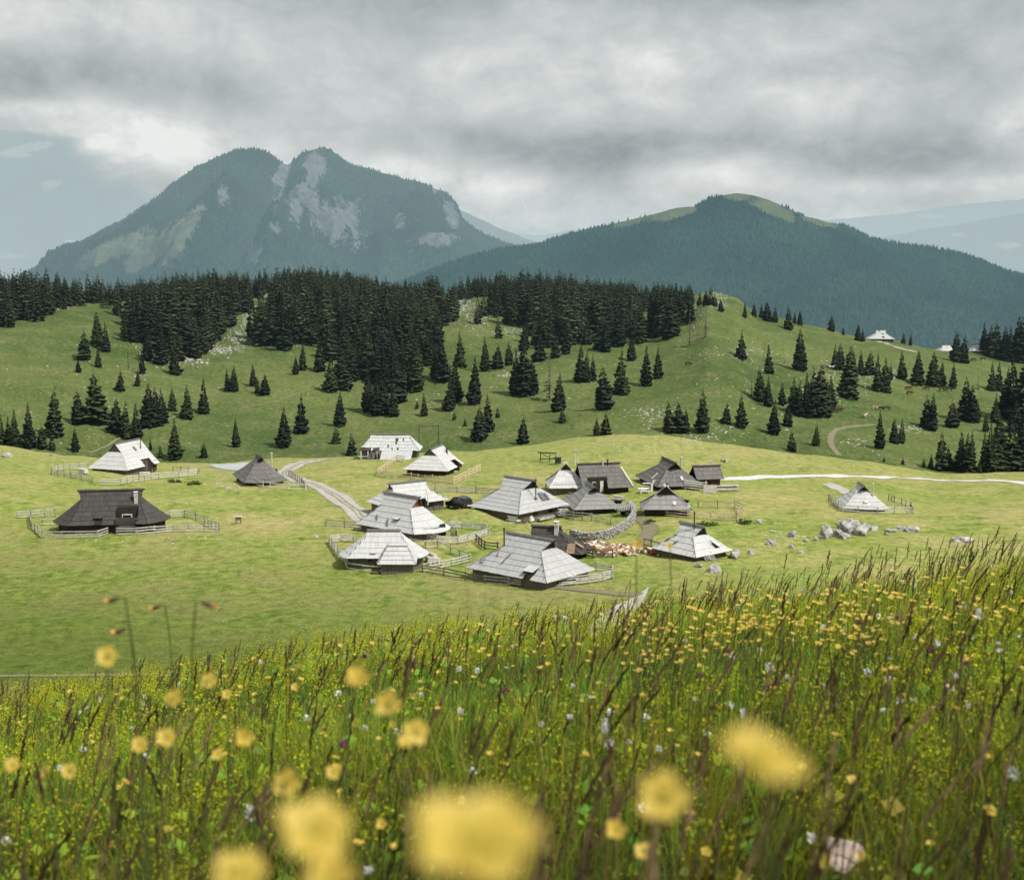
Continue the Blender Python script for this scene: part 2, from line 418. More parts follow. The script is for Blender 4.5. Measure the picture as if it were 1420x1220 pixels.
# ------------------------------------------------------------------ the ground: one fan-shaped sheet to the horizon
def build_ground():
    ys = np.concatenate([np.arange(-8, 14, .35), np.arange(14, 100, 1.6), np.arange(100, 285, .75), np.arange(285, 730, 1.5), np.exp(np.linspace(math.log(731), math.log(25500), 60))])
    s = np.linspace(-1, 1, 440)
    Wd = 14 + .60 * np.maximum(ys, 0)
    X = s[None, :] * Wd[:, None]; Y = np.repeat(ys[:, None], len(s), 1)
    Z = terrain(X.ravel(), Y.ravel())
    V = np.stack([X.ravel(), Y.ravel(), Z], 1)
    a = np.arange(len(ys) - 1)[:, None] * len(s) + np.arange(len(s) - 1)[None, :]; a = a.ravel()
    F = np.stack([a, a + 1, a + 1 + len(s), a + len(s)], 1)
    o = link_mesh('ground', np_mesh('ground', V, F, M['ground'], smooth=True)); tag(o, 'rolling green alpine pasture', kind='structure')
build_ground()

def smooth_line(P, step=1.0):
    P = [np.array(p, float) for p in P]; out = []
    for i in range(len(P) - 1):
        p0 = P[max(i - 1, 0)]; p1 = P[i]; p2 = P[i + 1]; p3 = P[min(i + 2, len(P) - 1)]
        n = max(2, int(np.linalg.norm(p2 - p1) / step))
        for k in range(n):
            t = k / n
            out.append(.5 * ((2 * p1) + (-p0 + p2) * t + (2 * p0 - 5 * p1 + 4 * p2 - p3) * t * t + (-p0 + 3 * p1 - 3 * p2 + p3) * t ** 3))
    out.append(P[-1]); return np.array(out)

def track(name, pix, width, mat, label, middle=0.0, lift=.07, y0=95, y1=760, wfun=None):
    P = smooth_line([ground_at(px, py, y0, y1)[:2] for px, py in pix], .8)
    d = np.gradient(P, axis=0); d /= np.linalg.norm(d, axis=1)[:, None] + 1e-9; nrm = np.stack([-d[:, 1], d[:, 0]], 1)
    k = 9; V = []; U = []
    for j in range(k):
        w = (j / (k - 1) - .5) * width
        w = w * (1 + .25 * fbm(P[:, 0] / 9, P[:, 1] / 9, 2, 77)) * (wfun(np.linspace(0, 1, len(P))) if wfun else 1)
        Q = P + nrm * np.asarray(w)[:, None]; V.append(np.stack([Q[:, 0], Q[:, 1], terrain(Q[:, 0], Q[:, 1]) + lift], 1)); U.append(np.stack([np.full(len(P), j / (k - 1)), np.full(len(P), middle)], 1))
    V = np.concatenate(V); U = np.concatenate(U); n = len(P)
    a = (np.arange(k - 1)[:, None] * n + np.arange(n - 1)[None, :]).ravel()
    F = np.stack([a, a + 1, a + 1 + n, a + n], 1)
    o = link_mesh(name, np_mesh(name, V, F, mat, smooth=True, uv=U)); tag(o, label, kind='structure'); return o

track('gravel_track', [(470, 632), (452, 634.5), (425, 641), (402, 650), (394, 657), (408, 663), (436, 672), (466, 688), (488, 704), (506, 722), (516, 732)], 4.4, M['gravel'], 'pale two-wheel gravel track bending down to the huts', 1.0, y1=262)
track('gravel_road', [(985, 664.5), (1010, 664), (1050, 662.5), (1100, 661), (1150, 660.5), (1200, 661.5), (1280, 664), (1350, 667), (1430, 671), (1520, 676)], 3.1, M['whitegravel'], 'white gravel road crossing the meadow on the right', 0, y1=262)
track('gravel_spur', [(1146, 671), (1158, 675), (1168, 680), (1178, 686)], 3.4, M['gravel'], 'short pale spur down to the lone hut', .3, y1=262)
track('gravel_lane', [(899, 815), (893, 822), (882, 833), (866, 846), (850, 859), (836, 873), (815, 890)], 4.0, M['gravel'], 'pale gravel lane dropping behind the flower meadow', .0, wfun=lambda q: np.clip(q * 2.2, .05, 1))
track('lane_branch', [(770, 814), (800, 818), (845, 822), (890, 825)], 2.0, M['dirt'], 'thin pale lane passing in front of the largest hut', .0)
track('dirt_track', [(1164, 632), (1154, 620), (1152, 608), (1158, 598), (1176, 592.5), (1212, 589)], 2.4, M['dirt'], 'bare dirt track looping on the hill pasture', .4, .12, 290)
track('house_path', [(1218, 473.5), (1230, 477), (1244, 482), (1258, 486), (1270, 488)], 3.4, M['gravel'], 'pale path below the hilltop hut', 0, .15, 300)
track('meadow_trail', [(-60, 938), (80, 937), (220, 936), (340, 937.5), (440, 940), (520, 944)], .9, M['dirt'], 'narrow worn trail along the foot of the meadow', 0, .05)
track('hill_trail', [(335, 566), (360, 562), (385, 556), (410, 547), (432, 540)], .9, M['dirt'], 'faint footpath slanting across the left hill pasture', 0, .12, 290)
track('valley_trail', [(125, 628), (150, 618), (178, 604), (215, 590), (262, 573)], 1.1, M['dirt'], 'faint footpath climbing out of the left hollow', 0, .12, 290)
track('village_path', [(874, 716), (892, 722), (902, 735), (893, 748), (884, 760)], 2.6, M['dirt'], 'worn path from the carts down past the resting cows', 0)

def pond():
    C = [ground_at(*q, y1=266)[:2] for q in ((279, 643), (300, 638.5), (330, 637), (352, 639.5), (362, 645), (350, 652), (325, 655), (300, 652.5), (285, 648))]
    C = np.array(C); c = C.mean(0); V = [(c[0], c[1], float(terrain(*c)) + .12)]; U = [(.5, 0)]; n = 0
    L = smooth_line([tuple(q) for q in C] + [tuple(C[0])], .8)[:-1]; n = len(L); K = 14
    for r in range(1, K + 1):
        Q = c + (L - c) * (r / K)
        for q in Q: V.append((q[0], q[1], float(terrain(q[0], q[1])) + .10)); U.append((.5 + .5 * r / K, 0))
    mb = []
    for k in range(n): mb.append((0, 0, 1 + k, 1 + (k + 1) % n))
    for r in range(K - 1):
        for k in range(n): mb.append((1 + r * n + k, 1 + r * n + n + k, 1 + r * n + n + (k + 1) % n, 1 + r * n + (k + 1) % n))
    me = bpy.data.meshes.new('pond'); me.from_pydata(V, [], [f if f[0] != f[1] else f[1:] for f in mb]); me.materials.append(M['pond'])
    uv = me.uv_layers.new(name='UVMap')
    for l in me.loops: uv.data[l.index].uv = U[l.vertex_index]
    o = link_mesh('pond', me); tag(o, 'shallow pale pond behind the small dark hut', kind='structure')
pond()

# ------------------------------------------------------------------ mountains
def mat_mountain(name, forest, rockc, grass, NS=.010, cloud=False):
    m, t, b = material(name); p = world_pos(t)
    at = t.add('ShaderNodeAttribute', attribute_name='tint'); sp = t.add('ShaderNodeSeparateColor'); t.link(at.outputs['Color'], sp.inputs[0])
    n = t.noise(p, NS, 7, .72); n2 = t.noise(t.scale(p, (1, 1, .45)), NS * 4, 5, .75)
    f = t.mix(t.mapr(n, .35, .65), tuple(.7 * x for x in forest), tuple(1.35 * x for x in forest))
    r = t.mix(t.mapr(t.math('ADD', t.math('MULTIPLY', n, .5), t.math('MULTIPLY', n2, .5)), .36, .62), tuple(.45 * x for x in rockc), tuple(1.35 * x for x in rockc))
    g = t.mix(t.mapr(n, .3, .7), tuple(.75 * x for x in grass), tuple(1.25 * x for x in grass))
    rk = t.mapr(t.math('ADD', sp.outputs[0], t.math('MULTIPLY', t.math('ADD', t.math('SUBTRACT', n, .5), t.math('SUBTRACT', n2, .5)), 1.5)), .42, .66)
    gk = t.mapr(t.math('ADD', sp.outputs[1], t.math('MULTIPLY', t.math('ADD', t.math('SUBTRACT', n, .5), t.math('MULTIPLY', t.math('SUBTRACT', n2, .5), .6)), 1.7)), .40, .68)
    c = t.mix(gk, f, g); c = t.mix(rk, c, r)
    t.link(c, b.inputs['Base Color']); b.inputs['Roughness'].default_value = 1; b.inputs['Specular IOR Level'].default_value = 0
    bump(t, b, t.math('ADD', n, t.math('MULTIPLY', n2, .4)), .8, 25.0)
    if cloud:      # drifting cloud swallows part of the ridge
        a = t.mapr(t.math('ADD', sp.outputs[2], t.math('MULTIPLY', t.math('SUBTRACT', t.noise(t.scale(p, (1, .3, 1.5)), .0011, 7, .62), .5), 2.2)), .15, .85)
        tr = t.add('ShaderNodeBsdfTransparent'); mx = t.add('ShaderNodeMixShader'); t.link(a, mx.inputs[0]); t.link(t.hz.outputs[0], mx.inputs[1]); t.link(tr.outputs[0], mx.inputs[2]); t.link(mx.outputs[0], t.n['Material Output'].inputs[0])
    return m

def ell(px, py, cx, cy, rx, ry, ang=0):
    a = math.radians(ang); dx = px - cx; dy = py - cy
    u = (dx * math.cos(a) + dy * math.sin(a)) / rx; v = (-dx * math.sin(a) + dy * math.cos(a)) / ry
    return np.clip(1.35 - np.sqrt(u * u + v * v), 0, 1)

def mountain(name, label, prof, D, front, back, base, mat, rocks, grasses, amp, wl, seed, nx=420, ny=150, spur=.5, trees=0, tree_mat=None, th=(16, 26), clouds=(), gullies=()):
    pr = np.array(prof, float); xs_ = (pr[:, 0] - CX0) / F_PX * D * 1.0; zs_ = np.array([tanz(q) for q in pr[:, 1]]) * D
    X = np.linspace(xs_[0], xs_[-1], nx); Yv = np.concatenate([np.linspace(-front, 0, ny), np.linspace(back / 40, back, 40)])
    ztop = pchip(xs_, zs_, X)
    XX, YY = np.meshgrid(X, Yv); ZT = np.repeat(ztop[None, :], len(Yv), 0)
    f = np.where(YY < 0, 1 + YY / front, 1 - YY / back)
    shape = np.where(YY < 0, f ** 1.12, f ** 1.0)
    nse = fbm(XX / wl, YY / wl, 5, seed, .52); rid = 1 - 2 * np.abs(fbm(XX / (wl * .8) + 7, YY / (wl * 1.9), 4, seed + 9, .5))
    taper = sstep(0, .12, (XX - X[0]) / (X[-1] - X[0])) * sstep(0, .12, (X[-1] - XX) / (X[-1] - X[0]))
    env = taper * np.clip((1 - np.abs(f * 2 - 1) ** 2), 0, 1) ** (.7 + .8 * (f > .5) * (f - .5) * 2)
    Z = base + (ZT - base) * shape + env * amp * (nse * 1.2 + spur * (rid - .6)) + amp * .06 * fbm(XX / 40, YY / 40, 2, seed + 3)
    for gx, gw, gd in gullies: Z = Z + np.where(YY < 0, gd * np.exp(-((XX - (gx - CX0) / F_PX * D - YY * .10) / gw) ** 2) * np.clip((1 - f) * 6, 0, 1) * np.clip(f * 2.2, 0, 1), 0)
    px, py = [], []
    d = (YY + D) * CP - Z * SP; px = CX0 + F_PX * XX / d; py = CY0 - F_PX * ((YY + D) * SP + Z * CP) / d
    R = np.zeros_like(Z); G = np.zeros_like(Z)
    for e in rocks: R = np.maximum(R, ell(px, py, *e))
    for e in grasses: G = np.maximum(G, ell(px, py, *e))
    Bc = np.zeros_like(Z)
    for e in clouds: Bc = np.maximum(Bc, ell(px, py, *e))
    gz = np.gradient(Z, axis=0) / (front / ny)
    R = np.clip(R * (0.40 + .95 * (fbm(XX / 60, YY / 300, 4, seed + 5, .6) + .5)), 0, 1)
    V = np.stack([XX.ravel(), YY.ravel() + D, Z.ravel()], 1); n = len(X)
    a = (np.arange(len(Yv) - 1)[:, None] * n + np.arange(n - 1)[None, :]).ravel()
    F = np.stack([a, a + 1, a + 1 + n, a + n], 1)
    col = np.stack([R.ravel(), G.ravel(), Bc.ravel()], 1)
    o = link_mesh(name, np_mesh(name, V, F, mat, col=col, smooth=True)); tag(o, label, kind='structure')
    if trees:
        g = np.random.default_rng(seed); ii = g.uniform(0, len(Yv) - 1.01, trees * 4); jj = g.uniform(0, n - 1.01, trees * 4)
        i0 = ii.astype(int); j0 = jj.astype(int); fi = ii - i0; fj = jj - j0
        def bl(A): return (A[i0, j0] * (1 - fi) * (1 - fj) + A[i0 + 1, j0] * fi * (1 - fj) + A[i0, j0 + 1] * (1 - fi) * fj + A[i0 + 1, j0 + 1] * fi * fj)
        tx = bl(XX); ty = bl(YY); tz = bl(Z); tr = bl(R); tg = bl(G); tpx = bl(px); tpy = bl(py)
        nn = fbm(tx / 120, ty / 120, 3, seed + 21)
        keep = (tr + .7 * nn + .25 * (g.random(len(tx)) - .5) < .42) & (tg + .55 * nn + .2 * (g.random(len(tx)) - .5) < .48) & (tpx > -60) & (tpx < 1480) & (tpy < 480) & (ty < 60)
        k = np.nonzero(keep)[0][:trees]; tx, ty, tz = tx[k], ty[k], tz[k]; m_ = len(k)
        h = g.uniform(th[0], th[1], m_) * (1 + .35 * fbm(tx / 200, ty / 200, 2, seed + 2)); r = h * g.uniform(.22, .36, m_); a0 = g.uniform(0, 6.28, m_); K = 5
        ang = a0[:, None] + np.arange(K)[None, :] * 2 * PI / K
        ring = np.stack([tx[:, None] + np.cos(ang) * r[:, None], ty[:, None] + D + np.sin(ang) * r[:, None], np.repeat((tz - 1)[:, None], K, 1)], 2)
        tip = np.stack([tx, ty + D, tz + h], 1)[:, None, :]
        V = np.concatenate([ring, tip], 1).reshape(-1, 3); b0 = np.arange(m_)[:, None] * (K + 1)
        F = np.stack([np.stack([b0[:, 0] + q, b0[:, 0] + (q + 1) % K, b0[:, 0] + K], 1) for q in range(K)], 1).reshape(-1, 3)
        sh = g.uniform(.6, 1.5, m_) * (1 + .9 * fbm(tx / 260, ty / 260, 3, seed + 40)); col = np.repeat(sh[:, None], K + 1, 1).reshape(-1, 1) * np.array([[1, 1, 1]])
        o2 = link_mesh('mountain_forest', np_mesh('mountain_forest', V, F, tree_mat, col=col)); tag(o2, 'dense forest covering the ' + label, 'forest', kind='stuff')

def mat_tint(name, c, rough=.9, trans=0.0, haze=True, spec=.1):
    """base colour times the mesh's own tint attribute; optional leaf translucency"""
    m, t, b = material(name, haze)
    at = t.add('ShaderNodeAttribute', attribute_name='tint'); mx = t.mix(1.0, c, at.outputs['Color'], 'MULTIPLY')
    t.link(mx, b.inputs['Base Color']); b.inputs['Roughness'].default_value = rough; b.inputs['Specular IOR Level'].default_value = spec
    if trans:
        tl = t.add('ShaderNodeBsdfTranslucent'); t.link(mx, tl.inputs[0]); ms = t.add('ShaderNodeMixShader'); ms.inputs[0].default_value = trans
        t.link(b.outputs[0], ms.inputs[1]); t.link(tl.outputs[0], ms.inputs[2])
        t.link(ms.outputs[0], t.hz.inputs[0] if haze else t.n['Material Output'].inputs[0])
    return m
M['mforest'] = mat_tint('mountain_conifers', (.026, .043, .034), 1.0, spec=0)
M['mtn_a'] = mat_mountain('twin_peak_slopes', (.030, .048, .038), (.165, .165, .165), (.135, .142, .098))
M['mtn_b'] = mat_mountain('round_hill_slopes', (.022, .038, .033), (.2, .2, .2), (.125, .135, .065))
P1 = [(-40, 420), (40, 378), (75, 361), (100, 349), (130, 331), (160, 315), (190, 298), (215, 281), (240, 261), (262, 243), (280, 231), (300, 222), (320, 213), (340, 207), (355, 206), (372, 209), (388, 219), (405, 229), (415, 221), (425, 212),
      (440, 206), (455, 207), (470, 214), (485, 225), (500, 232), (520, 236), (545, 243), (570, 250), (590, 256), (610, 264), (625, 273), (636, 286), (642, 303), (655, 315), (680, 328), (700, 336), (720, 343), (745, 355), (775, 375), (820, 410), (900, 440)]
mountain('twin_peak_mountain', 'grey-faced twin-peaked mountain on the left', P1, 6000, 1750, 1500, -470, M['mtn_a'],
         [(437, 238, 20, 34), (418, 285, 44, 38, -25), (466, 300, 42, 44), (490, 332, 30, 20), (384, 318, 16, 14), (392, 240, 10, 22, 30), (308, 272, 12, 18), (555, 305, 10, 14), (600, 332, 45, 11, -5), (626, 290, 14, 34, -20), (605, 262, 12, 10), (352, 352, 12, 18, 20)],
         [(250, 325, 20, 60, 40), (150, 348, 18, 62, 62), (205, 350, 22, 50, 50)], 150, 430, 3, 520, 190, .8, trees=52000, tree_mat=M['mforest'], th=(8, 15), gullies=[(405, 60, -95), (365, 90, 30), (445, 70, 45), (540, 80, -50), (300, 70, -40), (600, 60, 35)])
P2 = [(420, 450), (520, 410), (600, 374), (660, 354), (700, 344), (740, 339), (780, 327), (820, 317), (860, 308), (890, 301), (915, 294), (935, 289), (955, 287), (970, 280), (985, 274), (1005, 270), (1020, 268.5), (1040, 271.5), (1060, 278), (1085, 288), (1105, 297),
      (1130, 305), (1160, 311), (1180, 320), (1210, 333), (1240, 339), (1265, 341), (1300, 347), (1330, 353), (1360, 363), (1390, 375), (1420, 384), (1500, 413), (1620, 450), (1800, 480)]
mountain('round_hill', 'blue-green round-topped hill on the right', P2, 4300, 1500, 1300, -430, M['mtn_b'], [],
         [(1020, 272, 30, 9), (1075, 292, 50, 13, 22), (1135, 308, 36, 7, 14), (925, 297, 40, 10, -14), (955, 290, 14, 8), (870, 310, 34, 7, -14)], 70, 560, 8, 420, 150, .5, trees=56000, tree_mat=M['mforest'], th=(7, 13))
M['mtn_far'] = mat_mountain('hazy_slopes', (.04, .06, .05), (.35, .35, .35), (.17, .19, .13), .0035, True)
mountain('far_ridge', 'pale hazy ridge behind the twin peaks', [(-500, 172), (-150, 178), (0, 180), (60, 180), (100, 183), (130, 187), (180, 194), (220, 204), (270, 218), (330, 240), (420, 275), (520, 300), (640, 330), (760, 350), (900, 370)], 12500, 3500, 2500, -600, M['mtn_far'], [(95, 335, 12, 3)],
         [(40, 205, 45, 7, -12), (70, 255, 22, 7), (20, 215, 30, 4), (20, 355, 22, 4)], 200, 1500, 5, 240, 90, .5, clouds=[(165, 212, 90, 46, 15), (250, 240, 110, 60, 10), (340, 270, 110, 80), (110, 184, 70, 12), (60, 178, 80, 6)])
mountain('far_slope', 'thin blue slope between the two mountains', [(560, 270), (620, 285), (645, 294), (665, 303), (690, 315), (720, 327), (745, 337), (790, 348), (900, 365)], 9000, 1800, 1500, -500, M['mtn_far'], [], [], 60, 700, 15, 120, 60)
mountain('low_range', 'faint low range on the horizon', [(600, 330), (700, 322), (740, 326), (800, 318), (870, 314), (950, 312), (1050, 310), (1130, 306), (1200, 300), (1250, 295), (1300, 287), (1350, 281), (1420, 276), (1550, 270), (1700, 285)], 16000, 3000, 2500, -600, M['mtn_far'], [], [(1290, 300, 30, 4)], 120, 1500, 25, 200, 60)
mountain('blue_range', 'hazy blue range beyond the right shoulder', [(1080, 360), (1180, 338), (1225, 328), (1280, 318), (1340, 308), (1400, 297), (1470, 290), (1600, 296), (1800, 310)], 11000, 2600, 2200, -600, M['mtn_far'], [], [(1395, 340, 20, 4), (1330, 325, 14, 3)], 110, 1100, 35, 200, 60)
# ------------------------------------------------------------------ shingle roofed herdsmen's huts
def hut(label, fit, tone, wall='wall', hipL=True, hipR=True, g=.22, bulge=0.0, over=.4, notches=(), name='shingle_hut', bw=.30, ragged=.02, bldg='hut', inset=.55,
        bulgeL=None, bulgeR=None, gable='gable', drop=0.0, holes=(), rowh=.78, zoff=0.0, sag=0.0, ridgecap=None, hipcap=None, seed=1):
    """local frame: ridge along x, front side towards -y; returns the root and a helper to place details"""
    cx, cy, yaw, L, W, Lr, Hr, He = fit
    rg = random.Random(seed * 131 + 7)
    z = float(terrain(cx, cy)) + zoff
    root = empty(name, (cx, cy, z), math.radians(yaw), label, bldg)
    bl = bulge if bulgeL is None else bulgeL; br = bulge if bulgeR is None else bulgeR
    Hg = Hr - g * (Hr - He); xg = max(Lr / 2 - over, .2)
    gl = g if hipL else 0; gr = g if hipR else 0
    def side_x(t, hip, sgn):               # x of the plane's edge at height t (0 eave, 1 ridge)
        if not hip: return sgn * (Lr / 2 + (L / 2 - Lr / 2) * (1 - t) * .0)
        if t >= 1 - g: k = (t - (1 - g)) / g; return sgn * (xg + (Lr / 2 - xg) * k)
        k = t / (1 - g); return sgn * (L / 2 + (xg - L / 2) * (k ** .93))
    slope = math.hypot(W / 2, Hr - He); rows = max(3, int(round(slope / rowh)))
    def prof(t): return t - .045 * math.sin(PI * t)       # slight hollow curve of the slope
    def main_pt(x, t, sy, lift):
        zz = He + (Hr - He) * prof(t); yy = sy * (W / 2) * (1 - t)
        zz -= sag * (1 - (2 * x / max(L, .1)) ** 2) * t
        n = Vector((0, sy * (Hr - He), W / 2)).normalized()
        return Vector((x, yy, zz)) + n * lift
    mb = MB(); under = mb
    def course(ptfun, xl, xr, sgn_flip, u0):
        for i in range(rows):
            t0 = i / rows - (.02 if i == 0 else .012); t1 = (i + 1) / rows + (.015 if i < rows - 1 else 0)
            ta = max(t0, -.03)
            a, b = min(xl(max(ta, 0)), xl(min(t1, 1))), max(xr(max(ta, 0)), xr(min(t1, 1)))
            x = a - rg.uniform(0, bw)
            while x < b:
                w = bw * rg.uniform(.75, 1.3); x0, x1 = x, x + w; x = x1
                p0a, p1a = max(x0, xl(max(ta, 0))), min(x1, xr(max(ta, 0))); p0b, p1b = max(x0, xl(min(t1, 1))), min(x1, xr(min(t1, 1)))
                if p1a <= p0a and p1b <= p0b: continue
                if p1a < p0a: p0a = p1a = (p0a + p1a) / 2
                if p1b < p0b: p0b = p1b = (p0b + p1b) / 2
                cxm = (max(p0a, p0b) + min(p1a, p1b)) / 2; tm = (ta + t1) / 2
                if any(h[0] < cxm < h[1] and h[2] < tm < h[3] for h in cur_holes): continue
                if rg.random() < ragged * .06: continue
                j = rg.uniform(-.004, .004) * (1 + ragged * 8); l0 = .060 + rg.uniform(0, .012) * (1 + ragged * 8); l1 = .012
                q = [ptfun(p0a, ta + j, l0), ptfun(p1a, ta + j, l0), ptfun(p1b, t1, l1), ptfun(p0b, t1, l1)]
                r = [ptfun(p0a, ta + j, -.02), ptfun(p1a, ta + j, -.02)]
                ou = u0 + rg.uniform(0, 40); ov = i * 1.7 + rg.uniform(0, 9)
                uv = [(ou + p0a, ov), (ou + p1a, ov), (ou + p1b, ov + rowh), (ou + p0b, ov + rowh)]
                rv = [(ou + p0a, ov - .1), (ou + p1a, ov - .1)]
                if sgn_flip: q = q[::-1]; uv = uv[::-1]
                mb.face(q, uv); rr = [r[0], r[1], *( [ptfun(p1a, ta + j, l0), ptfun(p0a, ta + j, l0)])]
                mb.face(rr if not sgn_flip else rr[::-1], [(ou, ov), (ou + w, ov), (ou + w, ov + .05), (ou, ov + .05)])
    for sy, key in ((-1, 'F'), (1, 'B')):
        cur_holes = [h[1:] for h in list(notches) + list(holes) if h[0] == key]
        course(lambda x, t, l, sy=sy: main_pt(x, t, sy, l), lambda t: side_x(t, hipL, -1), lambda t: side_x(t, hipR, 1), sy > 0, 0 if sy < 0 else 60)
    # hip ends: fan of boards between a (possibly bowed) eave line and the foot of the little gable
    ends = []
    for sgn, hip, bul, key in ((-1, hipL, bl, 'L'), (1, hipR, br, 'R')):
        if not hip: ends.append(None); continue
        cur_holes = [h[1:] for h in list(notches) + list(holes) if h[0] == key]
        gy = g * W / 2
        def B(s, sgn=sgn, bul=bul): return Vector((sgn * (L / 2 + bul * (1 - (2 * s - 1) ** 2)), (s - .5) * W, He - drop * (1 - (2 * s - 1) ** 2) * 0))
        def Tp(s, sgn=sgn, gy=gy): return Vector((sgn * (xg - .02), (s - .5) * 2 * gy, Hg))
        def ept(s, t, lift, sgn=sgn, B=B, Tp=Tp):
            b_, t_ = B(s), Tp(s); p = b_.lerp(t_, t); p.z = He + (Hg - He) * (t - .045 * math.sin(PI * t) * (1 - g))
            n = Vector((sgn * (Hg - He), (s - .5) * 2 * bul, max(.3, abs(b_.x - t_.x)))).normalized(); return p + n * lift
        n_rows = max(2, int(round(rows * (1 - g))))
        for i in range(n_rows):
            ta = i / n_rows - (.025 if i == 0 else .015); t1 = min(1.0, (i + 1) / n_rows + .02)
            wid = (B(0) - B(1)).length * (1 - (i + .5) / n_rows) + 2 * gy * (i + .5) / n_rows + bul
            k = max(3, int(wid / bw)); cuts = [0] + sorted(min(.995, max(.005, (q + rg.uniform(-.2, .2)) / k)) for q in range(1, k)) + [1]
            for a, b in zip(cuts[:-1], cuts[1:]):
                sm = (a + b) / 2
                if any(h[0] < sm < h[1] and h[2] < (ta + t1) / 2 < h[3] for h in cur_holes): continue
                j = rg.uniform(-.004, .004); l0 = .060 + rg.uniform(0, .012)
                q = [ept(a, ta + j, l0), ept(b, ta + j, l0), ept(b, t1, .012), ept(a, t1, .012)]; w = wid / k; ou = rg.uniform(0, 60); ov = rg.uniform(0, 9)
                uv = [(ou, ov), (ou + w, ov), (ou + w, ov + rowh), (ou, ov + rowh)]
                r = [ept(a, ta + j, -.02), ept(b, ta + j, -.02), ept(b, ta + j, l0), ept(a, ta + j, l0)]
                if sgn < 0: q = q[::-1]; uv = uv[::-1]; r = r[::-1]
                mb.face(q, uv); mb.face(r, [(ou, ov), (ou + w, ov), (ou + w, ov + .05), (ou, ov + .05)])
        ends.append((B, Tp))
    roof = mb.build('roof', M[tone], root)
    # boarding under the shingles
    ub = MB(); N = 10
    for sy in (-1, 1):
        hs = [h[1:] for h in notches if h[0] == ('F' if sy < 0 else 'B')]
        brk = sorted({0., 1 - g, 1.} | {t for h in hs for t in h[2:4] if 0 <= t <= 1} | {k / N for k in range(N + 1)})
        for t0, t1 in zip(brk[:-1], brk[1:]):
            segs = [(side_x(t0, hipL, -1), side_x(t0, hipR, 1), side_x(t1, hipL, -1), side_x(t1, hipR, 1))]
            for h in hs:
                if h[2] < (t0 + t1) / 2 < h[3]:
                    a = segs.pop(); segs += [(a[0], h[0], a[2], h[0]), (h[1], a[1], h[1], a[3])]
            for a in segs: ub.face([main_pt(a[0], t0, sy, -.03), main_pt(a[1], t0, sy, -.03), main_pt(a[3], t1, sy, -.03), main_pt(a[2], t1, sy, -.03)])
    for sgn, e in zip((-1, 1), ends):
        if not e: continue
        B, Tp = e; hs = [h[1:] for h in notches if h[0] == ('L' if sgn < 0 else 'R')]
        for k in range(16):
            for i in range(6):
                a, b = k / 16, (k + 1) / 16; t0, t1 = i / 6, (i + 1) / 6
                if any(h[0] < (a + b) / 2 < h[1] and h[2] < (t0 + t1) / 2 < h[3] for h in hs): continue
                dn = Vector((0, 0, -.06))
                def q(s, t):
                    p = B(s).lerp(Tp(s), t); p.z = He + (Hg - He) * (t - .045 * math.sin(PI * t) * (1 - g)); return p + dn
                ub.face([q(a, t0), q(b, t0), q(b, t1), q(a, t1)])
    ub.build('roof_boarding', M['gable'], root)
    # little gables
    for sgn, hip in ((-1, hipL), (1, hipR)):
        gb = MB(); zb = Hg if hip else He; yy = (g * W / 2) if hip else W / 2 - .3; xx = sgn * ((xg - .10) if hip else (Lr / 2 - .45))
        gb.face([(xx, -yy, zb - (.05 if hip else .3)), (xx, yy, zb - (.05 if hip else .3)), (xx, 0, Hr - .12)], [(-yy, 0), (yy, 0), (0, Hr - zb)])
        if hip or not hip: gb.build('gable', M[gable], root)
    # ridge boards
    rb = MB(); ov = .12
    for sy in (-1, 1):
        a = Vector((-Lr / 2 - ov, sy * .16, Hr + .02)); b = Vector((Lr / 2 + ov, sy * .16, Hr + .02)); up = Vector((0, sy * .6, 1))
        segs = 6
        for k in range(segs):
            p = a.lerp(b, k / segs); q = a.lerp(b, (k + 1) / segs); dz = lambda v: -sag * (1 - (2 * v.x / max(L, .1)) ** 2)
            p.z += dz(p) + rg.uniform(0, .02); q.z += dz(q); rb.bar(p, q, .30, .05, up)
    rb.build('ridge_board', M[ridgecap or ('greydark' if tone in ('silver', 'silver2', 'pale', 'grey') else 'dark')], root)
    if hipcap:
        for sgn, hip in ((-1, hipL), (1, hipR)):
            if not hip: continue
            for sy in (-1, 1):
                hb = MB(); P = [Vector((sgn * abs(side_x(t, True, 1)), sy * (W / 2) * (1 - t), He + (Hr - He) * prof(t))) + Vector((sgn * .05, sy * .05, .12)) for t in (0, .2, .4, .6, 1 - g)]
                for p, q in zip(P[:-1], P[1:]): hb.bar(p, q, .2, .05, (sgn * .4, sy * .4, 1))
                hb.build('hip_board', M[hipcap], root)
    # walls: follow the eaves, set back under them
    wl = MB(); ring = []
    iy = W / 2 - inset; pitch = (Hr - He) / (W / 2)
    def endline(sgn, hip, bul):
        if not hip: return [Vector((sgn * (Lr / 2 - .5), sgn * s * iy, 0)) for s in (-1, 1)]
        return [Vector((sgn * (L / 2 - inset + bul * (1 - s * s)), sgn * s * iy, 0)) for s in ((-1, -.6, -.2, .2, .6, 1) if bul else (-1, 1))]
    ring = endline(1, hipR, br) + endline(-1, hipL, bl)
    htop = He + inset * pitch * .75
    d = 0
